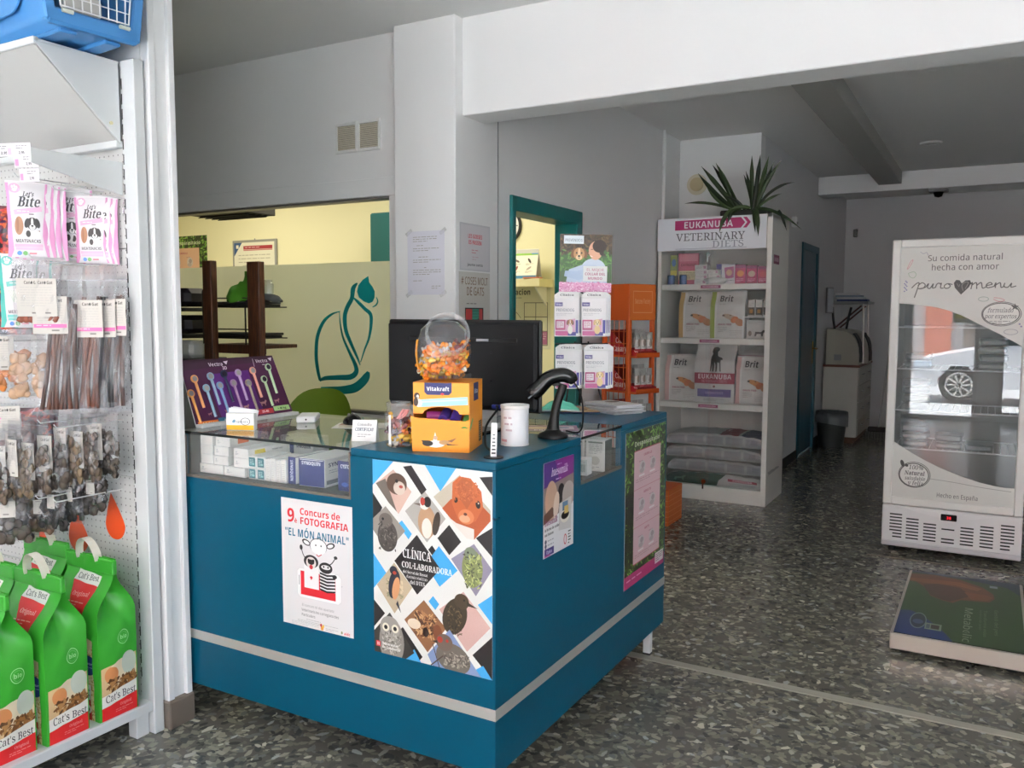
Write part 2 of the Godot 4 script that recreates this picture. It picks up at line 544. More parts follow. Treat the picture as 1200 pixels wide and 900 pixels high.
# ============================ materials and room ============================
func make_materials():
	# terrazzo: thousands of flat chips in a dark binder
	var g := RandomNumberGenerator.new(); g.seed = 9
	var n := 2048
	var p := Pa.new(n, n, "#62615a")
	var cols := ["#6f6e64", "#7a786b", "#868476", "#5a5a54", "#484845", "#63625a", "#928f80", "#9c998a", "#505150", "#737470", "#807e71"]
	var bright := ["#aeab9c", "#bdb9a8", "#cdc8b4", "#a2a297", "#abaea9"]
	for i in 26000:
		var s := g.randf_range(4.0, 10.5)
		var c = cols[g.randi() % cols.size()]
		if i > 12000 and g.randf() < 0.13: c = bright[g.randi() % bright.size()]; s *= 1.05
		var x := g.randf() * n; var y := g.randf() * n
		var a := g.randf() * TAU
		var q := []
		var k := 5 + g.randi() % 3
		for j in k:
			var e := Vector2(s * g.randf_range(0.75, 1.35), 0).rotated(TAU * j / k + g.randf_range(-0.3, 0.3)) * Vector2(1.45, 0.75)
			e = e.rotated(a)
			q.append([x + e.x, y + e.y])
		p.poly(q, c)
	var fm := mt(p.tex(), 0.2)
	fm.uv1_triplanar = true; fm.uv1_world_triplanar = true
	fm.uv1_scale = Vector3.ONE / 3.3
	fm.metallic_specular = 0.5
	M.floor = fm
	var nt := NoiseTexture2D.new()
	nt.width = 512; nt.height = 512; nt.seamless = true; nt.as_normal_map = true; nt.bump_strength = 2.0
	var fn := FastNoiseLite.new(); fn.seed = 3; fn.frequency = 0.03; fn.fractal_octaves = 4
	nt.noise = fn
	M.wall = mk(Color(0.935, 0.935, 0.93), 0.75)
	M.wall.normal_enabled = true; M.wall.normal_texture = nt; M.wall.normal_scale = 0.12
	M.wall.uv1_triplanar = true; M.wall.uv1_world_triplanar = true; M.wall.uv1_scale = Vector3.ONE * 0.9
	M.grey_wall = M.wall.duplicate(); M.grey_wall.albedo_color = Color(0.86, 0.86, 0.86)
	M.ceil = M.wall.duplicate(); M.ceil.albedo_color = Color(0.93, 0.93, 0.92)
	M.duct = M.wall.duplicate(); M.duct.albedo_color = Color(0.62, 0.62, 0.60)
	M.yellow = M.wall.duplicate(); M.yellow.albedo_color = Color(0.94, 0.92, 0.78)
	var tn := NoiseTexture2D.new()
	tn.width = 512; tn.height = 512; tn.seamless = true; tn.as_normal_map = true; tn.bump_strength = 1.5
	var f2 := FastNoiseLite.new(); f2.seed = 5; f2.frequency = 0.05
	tn.noise = f2
	M.teal = mk(Color(0.0, 0.305, 0.41), 0.36, 0.0, 0.32)
	M.teal.normal_enabled = true; M.teal.normal_texture = tn; M.teal.normal_scale = 0.08
	M.teal.uv1_triplanar = true; M.teal.uv1_world_triplanar = true; M.teal.uv1_scale = Vector3(1.0, 3.0, 1.0)
	M.teal_frame = mk(Color(0.0, 0.43, 0.43), 0.4)
	M.alu = mk(Color(0.80, 0.79, 0.77), 0.38, 0.55)
	M.white_metal = mk(Color(0.84, 0.85, 0.85), 0.38)
	M.white = mk(Color(0.92, 0.92, 0.91), 0.5)
	M.card = mk(Color(0.93, 0.93, 0.92), 0.6)
	M.paper = mk(Color(0.90, 0.90, 0.91), 0.8)
	M.steel = mk(Color(0.78, 0.76, 0.73), 0.3, 0.9)
	M.black = mk(Color(0.03, 0.03, 0.035), 0.45)
	M.blackgloss = mk(Color(0.02, 0.02, 0.025), 0.2)
	M.dark = mk(Color(0.12, 0.12, 0.12), 0.6)
	M.skirt = mk(Color(0.44, 0.40, 0.36), 0.6)
	M.pane = glass(0.05)
	M.clear = glass(0.07, Color(0.95, 0.97, 0.98), 0.06)
	M.film = glass(0.10, Color(0.60, 0.60, 0.62), 0.14)
	M.brown = mk(Color(0.30, 0.16, 0.09), 0.5)
	M.orange = mk(Color(0.86, 0.36, 0.10), 0.45)
	M.chrome = mk(Color(0.85, 0.85, 0.86), 0.12, 1.0)
	M.wire = mk(Color(0.9, 0.9, 0.9), 0.3)
	M.grey = mk(Color(0.55, 0.56, 0.56), 0.5)

const CEIL := 2.99

func build_shell():
	var b := Mb.new()
	b.bx(-8.3, 5.2, -0.1, 0.0, -12.05, 2.15)
	struct("floor", b, M.floor)
	b = Mb.new()
	b.bx(-8.3, 5.2, CEIL, CEIL + 0.12, -12.05, 2.15)
	struct("ceiling", b, M.ceil)
	# partition behind the metal shelving, its end is the narrow white column
	b = Mb.new()
	b.bx(-4.6, -2.56, 0, CEIL, -2.045, -1.945)
	b.rb(-2.57, -2.525, 0, CEIL, -2.03, -1.955, 0.004)
	b.rb(-2.56, -2.515, 0, CEIL, -1.972, -1.945, 0.003)
	b.rb(-2.55, -2.51, 0, CEIL, -2.045, -2.02, 0.003)
	struct("wall_partition", b, M.wall)
	b = Mb.new()
	b.rb(-2.585, -2.503, 0, 0.105, -2.05, -1.938, 0.006)
	b.bx(-2.5025, -2.5015, 0, 0.105, -1.9395, -1.9375)
	struct("baseboard_partition", b, M.skirt)
	# wall with the consulting room window
	b = Mb.new()
	var z0 := -3.84; var z1 := -3.72
	b.bx(-6.3, -2.6, 2.14, CEIL, z0, z1)
	b.bx(-6.3, -2.6, 0, 0.93, z0, z1)
	b.bx(-6.3, -4.9, 0.93, 2.14, z0, z1)
	b.bx(-2.877, -2.6, 0.93, 2.14, z0, z1)
	struct("wall_window", b, M.wall)
	b = Mb.new()
	b.rb(-4.95, -2.80, 2.135, 2.235, -3.722, -3.712, 0.003)
	struct("trim_lintel", b, M.wall)
	b = Mb.new()
	b.rb(-4.9, -2.877, 2.122, 2.134, -3.80, -3.73, 0.002)
	b.rb(-2.889, -2.877, 0.93, 2.122, -3.80, -3.745, 0.002)
	b.rb(-4.9, -2.877, 0.93, 0.945, -3.80, -3.72, 0.002)
	struct("window_1", b, mk(Color(0.45, 0.44, 0.43), 0.4))
	b = Mb.new()
	b.bx(-4.9, -2.889, 0.945, 1.787, -3.785, -3.777)
	var fr := mk(Color(0.84, 0.86, 0.78, 0.86), 0.45)
	fr.backlight_enabled = true; fr.backlight = Color(1.0, 1.0, 0.92)
	fr.transparency = BaseMaterial3D.TRANSPARENCY_ALPHA
	var fg := thing("frosted_pane", "frosted sage green glass pane with a teal line-drawn cat behind the counter", "window pane")
	part("glass", b, fr, fg)
	cat(fg)
	# pillar and beam
	b = Mb.new()
	b.rb(-2.785, -2.40, 0, CEIL, -4.075, -3.645, 0.006)
	struct("wall_pillar", b, M.wall)
	b = Mb.new()
	b.rb(-2.41, 5.0, 2.505, CEIL + 0.02, -3.93, -3.72, 0.005)
	struct("trim_beam", b, M.wall)
	# wall with the teal door
	b = Mb.new()
	var xa := -2.53; var xb := -2.412
	b.bx(xa, xb, 2.17, CEIL, -7.3, -4.05)
	b.bx(xa, xb, 0, 2.17, -4.23, -4.05)
	b.bx(xa, xb, 0, 2.17, -7.3, -5.175)
	struct("wall_door_side", b, M.wall)
	b = Mb.new()
	b.rb(-2.56, -2.395, 0, 2.17, -4.275, -4.225, 0.004)
	b.rb(-2.56, -2.395, 0, 2.17, -5.175, -5.09, 0.004)
	b.rb(-2.56, -2.395, 2.085, 2.17, -5.12, -4.25, 0.004)
	struct("door_1", b, M.teal_frame)
	b = Mb.new()
	b.bx(-2.405, -2.4, 0.1, CEIL, -4.079, -4.077)
	struct("trim_joint", b, M.grey)
	# recess wall above and behind the tall cabinet, corridor wall, back wall
	b = Mb.new()
	b.bx(-2.53, -1.72, 0, CEIL, -7.35, -7.2)
	struct("wall_recess", b, M.wall)
	b = Mb.new()
	b.bx(-1.86, -1.721, 0, CEIL, -9.03, -7.21)
	b.bx(-1.86, -1.721, 2.235, CEIL, -9.95, -9.03)
	b.bx(-1.86, -1.721, 0, CEIL, -12.0, -9.95)
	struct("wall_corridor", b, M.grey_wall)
	b = Mb.new()
	b.bx(-1.722, -1.709, 0, 0.09, -9.02, -7.21)
	b.bx(-1.722, -1.709, 0, 0.09, -10.25, -9.96)
	b.bx(-2.412, -2.4, 0, 0.09, -7.2, -5.18)
	struct("baseboard_corridor", b, M.dark)
	b = Mb.new()
	b.bx(-1.86, 5.2, 0, CEIL, -12.05, -11.9)
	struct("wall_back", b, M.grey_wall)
	b = Mb.new()
	b.rb(-1.72, 5.0, 2.80, CEIL + 0.01, -10.15, -9.84, 0.005)
	struct("trim_soffit", b, M.wall)
	b = Mb.new()
	b.bx(5.0, 5.15, 0, CEIL, -12.0, 2.1)
	struct("wall_right", b, M.wall)
	b = Mb.new()
	b.rb(-1.112, -0.888, 2.865, CEIL + 0.01, -9.9, -3.9, 0.004)
	struct("trim_duct", b, M.duct)
	b = Mb.new()
	b.bx(-4.75, -4.6, 0, CEIL, -2.045, 2.15)
	b.bx(-6.45, -6.3, 0, CEIL, -3.84, -1.945)
	b.bx(-6.45, -4.6, 0, CEIL, -2.045, -1.945)
	struct("wall_left", b, M.wall)
	# consulting room behind glass: yellow walls
	b = Mb.new()
	b.bx(-8.3, -2.53, 0, CEIL, -6.42, -6.3)
	b.bx(-8.42, -8.3, 0, CEIL, -6.42, -3.72)
	b.bx(-8.3, -6.3, 0, CEIL, -3.84, -3.72)
	b.bx(-2.545, -2.531, 2.175, CEIL, -6.3, -4.08)
	b.bx(-2.545, -2.531, 0, 2.175, -6.3, -5.18)
	b.bx(-8.3, -4.9, 0, CEIL, -3.855, -3.842)
	struct("wall_yellow", b, M.yellow)
	# shop front: wall with two windows and the open doorway
	b = Mb.new()
	for q in [[-4.75, -3.4, 0, CEIL], [-3.4, -1.25, 0, 0.08], [-3.4, -1.25, 2.88, CEIL], [-1.25, -1.05, 0, CEIL], [-1.05, -0.15, 2.88, CEIL], [-0.15, 0.12, 0, CEIL], [0.12, 2.3, 0, 0.08], [0.12, 2.3, 2.88, CEIL], [2.3, 2.5, 0, CEIL], [2.5, 4.8, 0, 0.08], [2.5, 4.8, 2.88, CEIL], [4.8, 5.2, 0, CEIL]]:
		b.bx(q[0], q[1], q[2], q[3], 2.0, 2.15)
	struct("wall_front", b, M.wall)
	var k := 2
	for q in [[-3.4, -1.25, 0.08, 2.88], [0.12, 2.3, 0.08, 2.88], [2.5, 4.8, 0.08, 2.88], [-1.05, -0.15, 0.0, 2.88]]:
		b = Mb.new()
		for e in [[q[0], q[0] + 0.05, q[2], q[3]], [q[1] - 0.05, q[1], q[2], q[3]], [q[0], q[1], q[2], q[2] + 0.05], [q[0], q[1], q[3] - 0.05, q[3]]]:
			b.rb(e[0], e[1], e[2], e[3], 2.04, 2.10, 0.004)
		var w := struct("window_%d" % k, b, M.alu)
		b = Mb.new()
		b.quad(Vector3(q[0] + 0.05, q[2] + 0.05, 2.07), Vector3(q[1] - 0.05, q[2] + 0.05, 2.07), Vector3(q[1] - 0.05, q[3] - 0.05, 2.07), Vector3(q[0] + 0.05, q[3] - 0.05, 2.07))
		part("pane", b, M.pane, w)
		k += 1
	# conduit, floor strips
	b = Mb.new()
	b.tube([Vector3(-2.392, 0.05, -6.74), Vector3(-2.392, CEIL, -6.74)], 0.016, 10)
	struct("trim_conduit", b, M.white)
	b = Mb.new()
	b.rb(-1.5, 5.0, 0.0, 0.005, -3.43, -3.38, 0.002)
	struct("trim_floor_strip", b, mk(Color(0.62, 0.61, 0.56), 0.5))
	b = Mb.new()
	b.rb(-0.62, 5.0, 0.0, 0.004, -5.62, -5.60, 0.0015)
	struct("trim_floor_strip_rear", b, mk(Color(0.50, 0.46, 0.40), 0.5))
	# fittings on walls and ceiling
	var v := thing("air_vent", "double white air vent with horizontal louvres high on the wall above the window", "vent", Vector3(-3.086, 2.468, -3.72))
	for s in [-1, 1]:
		b = Mb.new()
		var cx: float = 0.079 * s
		b.rb(cx - 0.078, cx + 0.078, -0.083, -0.066, 0, 0.012, 0.002); b.rb(cx - 0.078, cx + 0.078, 0.066, 0.083, 0, 0.012, 0.002)
		b.rb(cx - 0.078, cx - 0.064, -0.066, 0.066, 0, 0.012, 0.002); b.rb(cx + 0.064, cx + 0.078, -0.066, 0.066, 0, 0.012, 0.002)
		for sx in [-0.071, 0.071]:
			for sy in [-0.074, 0.074]: b.disc(Vector3(cx + sx, sy, 0.012), 0.003, 8)
		part("frame", b, M.white, v)
		b = Mb.new()
		b.bx(cx - 0.064, cx + 0.064, -0.066, 0.066, 0.0005, 0.002)
		part("backing", b, mk(Color(0.35, 0.33, 0.30), 0.8), v)
		for i in 13:
			b = Mb.new()
			b.at(Vector3(cx, -0.06 + i * 0.01, 0.006), 0, 0.6)
			b.box(Vector3.ZERO, Vector3(0.128, 0.008, 0.0015))
			part("slat", b, mk(Color(0.80, 0.77, 0.70), 0.5), v)
	b = Mb.new()
	b.lathe([[0.085, 0.0], [0.085, 0.006, 1], [0.066, 0.012], [0.06, 0.012]], 28)
	var dl := thing("round_wall_socket", "round cream disc fitting on the white wall beside the plant", "wall fitting", Vector3(-2.255, 2.605, -7.198))
	var ds := Mb.new()
	ds.disc(Vector3.ZERO, 0.088, 28, 0.008)
	part("rim", ds, mk(Color(0.86, 0.83, 0.74), 0.5), dl)
	ds = Mb.new()
	ds.disc(Vector3(0, 0, 0.008), 0.058, 28, 0.014)
	part("cover", ds, mk(Color(0.80, 0.74, 0.58), 0.5), dl)
	var cl := thing("ceiling_downlight", "small round recessed downlight in the rear ceiling, switched off", "light", Vector3(-0.53, CEIL, -8.32))
	b = Mb.new()
	b.lathe([[0.05, -0.012], [0.085, -0.012, 1], [0.09, 0.0]], 24)
	part("ring", b, M.white, cl)
	b = Mb.new()
	b.cyl(Vector3(0, -0.009, 0), 0.052, 0.006, 20)
	part("lens", b, mk(Color(0.95, 0.95, 0.93), 0.2), cl)
	var sd := thing("ceiling_sensor", "dark round sensor fixed under the back beam beside the fridge top", "sensor", Vector3(-0.545, 2.80, -9.98))
	b = Mb.new()
	b.rb(-0.09, 0.09, -0.03, 0, -0.09, 0.09, 0.006)
	part("base", b, M.grey, sd)
	b = Mb.new()
	b.lathe([[0.0001, -0.085], [0.035, -0.075], [0.05, -0.03]], 16)
	part("eye", b, M.black, sd)
	var al := thing("alarm_sensor", "small white motion sensor on the corridor wall above the teal door", "sensor", Vector3(-1.72, 2.385, -8.5))
	b = Mb.new()
	b.rb(0.0, 0.05, -0.05, 0.05, -0.035, 0.035, 0.012)
	part("housing", b, M.white, al)
	b = Mb.new()
	b.rb(0.048, 0.055, -0.03, 0.0, -0.025, 0.025, 0.003)
	part("lens", b, M.grey, al)
	var kb := whole("wall_box", bxm(Vector3(0.05, 0.1, 0.03), 0.008), mk(Color(0.5, 0.5, 0.48), 0.5), "tiny grey box on the back wall corner under the beam", "sensor", Vector3(-1.6, 2.55, -11.885))

func bxm(s: Vector3, ch := 0.003) -> Mb:
	var b := Mb.new()
	b.rbox(Vector3.ZERO, s, ch)
	return b

func cat(fg: Node3D):
	var teal := mk(Color(0.0, 0.56, 0.56), 0.5)
	teal.backlight_enabled = true; teal.backlight = Color(0.0, 0.5, 0.5)
	var L := {
		"haunch_line": [[-3.283, 1.508, 0.005], [-3.349, 1.490, 0.0134], [-3.414, 1.443, 0.022], [-3.460, 1.357, 0.0258], [-3.472, 1.246, 0.0259], [-3.461, 1.160, 0.0247], [-3.444, 1.101, 0.0197]],
		"base_line": [[-3.447, 1.099, 0.0123], [-3.405, 1.115, 0.0246], [-3.309, 1.123, 0.0292], [-3.215, 1.130, 0.0325], [-3.171, 1.158, 0.0324], [-3.175, 1.200, 0.0264], [-3.220, 1.277, 0.018], [-3.265, 1.360, 0.0133], [-3.284, 1.445, 0.0085], [-3.288, 1.505, 0.0036]],
		"tail": [[-3.439, 1.059, 0.0074], [-3.374, 1.050, 0.0343], [-3.279, 1.051, 0.0462], [-3.185, 1.067, 0.0529], [-3.123, 1.106, 0.0526], [-3.092, 1.140, 0.045], [-3.080, 1.165, 0.02]],
		"back_line": [[-3.153, 1.668, 0.0095], [-3.184, 1.638, 0.031], [-3.195, 1.582, 0.0286], [-3.231, 1.529, 0.0288], [-3.249, 1.475, 0.0289], [-3.241, 1.397, 0.0265], [-3.202, 1.319, 0.0216], [-3.159, 1.243, 0.0144], [-3.139, 1.201, 0.0048]],
		"chest_line": [[-3.188, 1.590, 0.0048], [-3.149, 1.561, 0.019], [-3.101, 1.523, 0.0213], [-3.060, 1.491, 0.0236], [-3.057, 1.434, 0.0212], [-3.073, 1.358, 0.0154], [-3.105, 1.292, 0.0107], [-3.136, 1.219, 0.0048]],
		"nose_line": [[-3.018, 1.589, 0.0035], [-3.008, 1.566, 0.0082], [-3.019, 1.545, 0.0094], [-3.045, 1.532, 0.0047]]}
	for k in L:
		var b := Mb.new()
		b.at(Vector3(0, 0, -3.7768))
		b.stroke(spline3(L[k], 6), 0.0012)
		part(k, b, teal, fg)
	var h := Mb.new()
	h.at(Vector3(0, 0, -3.7768))
	var hp := []
	for q in [[-3.073, 1.707], [-3.114, 1.686], [-3.145, 1.656], [-3.156, 1.621], [-3.143, 1.588], [-3.108, 1.564], [-3.071, 1.553], [-3.044, 1.562], [-3.030, 1.586], [-3.028, 1.620], [-3.045, 1.648], [-3.067, 1.671]]: hp.append(Vector2(q[0], q[1]))
	h.prism(hp, 0.0012)
	part("head", h, teal, fg)

func build_street():
	var b := Mb.new()
	b.bx(-14, 14, -0.13, -0.03, 2.15, 13.2)
	whole("pavement", b, mk(Color(0.72, 0.72, 0.72), 0.8), "pale sunlit pavement outside the shop front", "pavement").set_meta("kind", "structure")
	b = Mb.new()
	b.bx(-14, 14, -0.1, 9.0, 13.0, 13.3)
	var f := whole("street_facade", b, mk(Color(0.74, 0.73, 0.71), 0.85), "beige building front across the street with brick pillars", "building")
	f.set_meta("kind", "structure")
	for i in 7:
		b = Mb.new()
		b.bx(-9.3 + i * 2.6, -8.7 + i * 2.6, -0.1, 8.5, 12.8, 13.0)
		part("brick_pillar", b, mk(Color(0.70, 0.42, 0.34), 0.85), f)
		b = Mb.new()
		b.rb(-8.4 + i * 2.6, -7.0 + i * 2.6, 0.0, 2.3, 12.93, 13.02, 0.02)
		part("shutter", b, mk(Color(0.45, 0.40, 0.36), 0.6), f)
	# parked white car whose reflection shows in the fridge glass
	var c := thing("parked_car", "white car parked on the street, seen only as a reflection in the fridge glass", "car", Vector3(-1.15, 0, 4.65))
	b = Mb.new()
	var pr := []
	for q in [[0, 0.35], [0.02, 0.62], [0.12, 0.74], [0.95, 0.92], [1.75, 1.40], [2.2, 1.47], [3.1, 1.44], [3.75, 1.02], [4.15, 0.95], [4.22, 0.6], [4.18, 0.32], [3.75, 0.25], [3.72, 0.42], [3.52, 0.62], [3.28, 0.62], [3.08, 0.42], [3.05, 0.25], [1.05, 0.25], [1.02, 0.42], [0.82, 0.62], [0.58, 0.62], [0.38, 0.42], [0.35, 0.25]]: pr.append(Vector2(q[0], q[1]))
	b.at(Vector3(0, 0, 0.05))
	b.prism(pr, 1.6)
	part("body", b, mk(Color(0.9, 0.9, 0.91), 0.2), c)
	b = Mb.new()
	var wp := []
	for q in [[1.2, 0.98], [1.82, 1.34], [2.25, 1.40], [3.0, 1.37], [3.5, 1.02]]: wp.append(Vector2(q[0], q[1]))
	b.at(Vector3(0, 0, 0.045))
	b.prism(wp, 1.61)
	part("side_window", b, mk(Color(0.08, 0.1, 0.12), 0.1), c)
	for x in [0.70, 3.40]:
		for z in [0.08, 1.45]:
			b = Mb.new()
			b.at(Vector3(x, 0.30, z + 0.16), 0, 0)
			b.disc(Vector3(0, 0, -0.16), 0.31, 28, 0.2)
			var w := part("wheel", b, M.black, c)
			b = Mb.new()
			b.at(Vector3(x, 0.30, z))
			for k in 10:
				var a := TAU * k / 10
				b.tube([Vector3(0.04 * cos(a), 0.04 * sin(a), -0.012), Vector3(0.2 * cos(a), 0.2 * sin(a), -0.012)], 0.018, 5)
			var rp := []
			for k in 25: rp.append(Vector3(0.2 * cos(TAU * k / 24), 0.2 * sin(TAU * k / 24), -0.012))
			b.tube(rp, 0.016, 6, false)
			part("rim", b, M.alu, w)
	b = Mb.new()
	b.rb(0.0, 0.28, 0.60, 0.70, 0.04, 0.1, 0.02)
	part("headlamp", b, mk(Color(0.85, 0.9, 0.95), 0.1), c)
	var np := Pa.new(160, 90, "#f4f2ea")
	np.rect(12, 18, 136, 40, "#ded23a")
	np.lines(20, 66, 110, 2, 9, 3, "#777777")
	b = Mb.new()
	b.rb(-0.155, 0.155, -0.075, 0.075, -0.001, 0.001, 0.0004)
	b.quad(Vector3(0.155, -0.075, -0.0015), Vector3(-0.155, -0.075, -0.0015), Vector3(-0.155, 0.075, -0.0015), Vector3(0.155, 0.075, -0.0015))
	whole("door_notice", b, mt(np.tex()), "white and yellow notice stuck on the glass entrance door, seen in the fridge reflection", "notice", Vector3(-0.33, 1.46, 2.055))

# ============================ reception counter ==============================
func build_counter():
	var t := thing("reception_counter", "teal L-shaped reception counter with glass display tops and a pale metal stripe", "counter")
	var b := Mb.new()
	b.bx(-2.54, -1.22, 0.13, 0.905, -2.085, -2.06)
	b.bx(-1.757, -1.245, 0.905, 1.047, -2.085, -2.06)
	b.bx(-2.54, -2.533, 0.905, 1.06, -2.085, -2.06)
	part("front_panel", b, M.teal, t)
	b = Mb.new()
	b.bx(-1.245, -1.22, 0.13, 0.91, -3.53, -2.085)
	b.bx(-1.245, -1.22, 0.91, 1.047, -2.64, -2.06)
	b.bx(-1.245, -1.22, 0.91, 1.047, -3.53, -3.012)
	part("side_panel", b, M.teal, t)
	b = Mb.new()
	b.rb(-1.757, -1.22, 1.047, 1.072, -2.64, -2.06, 0.0025)
	part("top_board", b, M.teal, t)
	b = Mb.new()
	b.rb(-1.78, -1.22, 1.047, 1.072, -3.53, -3.012, 0.0025)
	part("top_board", b, M.teal, t)
	b = Mb.new()
	b.rb(-2.54, -1.2185, 0.302, 0.337, -2.06, -2.0575, 0.001)
	part("front_stripe", b, M.alu, t)
	b = Mb.new()
	b.rb(-1.22, -1.2175, 0.302, 0.337, -3.53, -2.0575, 0.001)
	part("side_stripe", b, M.alu, t)
	b = Mb.new()
	b.bx(-2.535, -1.25, 0.14, 0.895, -2.66, -2.09)
	b.bx(-1.76, -1.25, 0.14, 0.895, -3.525, -2.66)
	part("carcass", b, mk(Color(0.05, 0.16, 0.2), 0.6), t)
	var dk := mk(Color(0.30, 0.28, 0.26), 0.6)
	b = Mb.new()
	b.bx(-2.533, -1.757, 0.895, 0.912, -2.68, -2.07)
	part("display_floor", b, dk, t)
	b = Mb.new()
	b.bx(-2.533, -2.52, 0.912, 1.06, -2.68, -2.075)
	part("display_side", b, dk, t)
	b = Mb.new()
	b.bx(-1.757, -1.745, 0.912, 1.047, -2.66, -2.09)
	part("display_side", b, M.teal, t)
	b = Mb.new()
	b.bx(-1.76, -1.23, 0.897, 0.912, -3.01, -2.65)
	part("display_floor", b, dk, t)
	var fr := mk(Color(0.40, 0.36, 0.33), 0.45)
	for q in [[-2.533, -1.757, 0.905, 0.915], [-2.533, -2.526, 0.915, 1.058], [-1.764, -1.757, 0.915, 1.058]]:
		b = Mb.new()
		b.rb(q[0], q[1], q[2], q[3], -2.066, -2.058, 0.001)
		part("window_bead", b, fr, t)
	b = Mb.new()
	b.rb(-1.226, -1.218, 0.905, 0.917, -3.012, -2.64, 0.001)
	part("window_bead", b, fr, t)
	var ge := mk(Color(0.04, 0.10, 0.09, 0.85), 0.1)
	# thick glass plates with dark edges
	var gl := glass(0.10, Color(0.80, 0.92, 0.88))
	b = Mb.new()
	b.bx(-2.56, -1.759, 1.064, 1.072, -2.70, -2.058)
	part("glass_top", b, gl, t)
	b = Mb.new()
	b.bx(-2.56, -1.759, 1.0635, 1.0725, -2.0578, -2.0572)
	part("glass_edge", b, mk(Color(0.03, 0.07, 0.06), 0.2), t)
	b = Mb.new()
	b.bx(-1.78, -1.222, 1.064, 1.072, -3.01, -2.642)
	part("glass_top", b, gl, t)
	b = Mb.new()
	b.bx(-1.2205, -1.2198, 1.0635, 1.0725, -3.01, -2.642)
	part("glass_edge", b, mk(Color(0.03, 0.07, 0.06), 0.2), t)
	b = Mb.new()
	b.quad(Vector3(-2.526, 0.915, -2.062), Vector3(-1.764, 0.915, -2.062), Vector3(-1.764, 1.06, -2.062), Vector3(-2.526, 1.06, -2.062))
	part("display_glass", b, M.pane, t)
	b = Mb.new()
	b.quad(Vector3(-1.222, 0.915, -2.645), Vector3(-1.222, 0.915, -3.01), Vector3(-1.222, 1.06, -3.01), Vector3(-1.222, 1.06, -2.645))
	part("display_glass", b, M.pane, t)
	for p in [Vector2(-1.262, -3.45), Vector2(-1.30, -2.20), Vector2(-2.40, -2.62), Vector2(-1.72, -3.45)]:
		b = Mb.new()
		b.rb(p.x - 0.016, p.x + 0.016, 0.008, 0.14, p.y - 0.016, p.y + 0.016, 0.002)
		var l := part("leg", b, M.white_metal, t)
		b = Mb.new()
		b.rb(p.x - 0.018, p.x + 0.018, 0.0, 0.01, p.y - 0.018, p.y + 0.018, 0.002)
		part("foot_cap", b, M.dark, l)
	b = Mb.new()
	b.cyl(Vector3(-1.272, 1.072, -2.135), 0.03, 0.003, 24)
	part("cable_grommet", b, M.black, t)

func medicine_box(called: String, s: Vector3, mats: Array, label: String, p: Vector3, yaw := 0.0, group := "") -> MeshInstance3D:
	return whole(called, carton(s), mats, label, "medicine box", p, yaw, group)

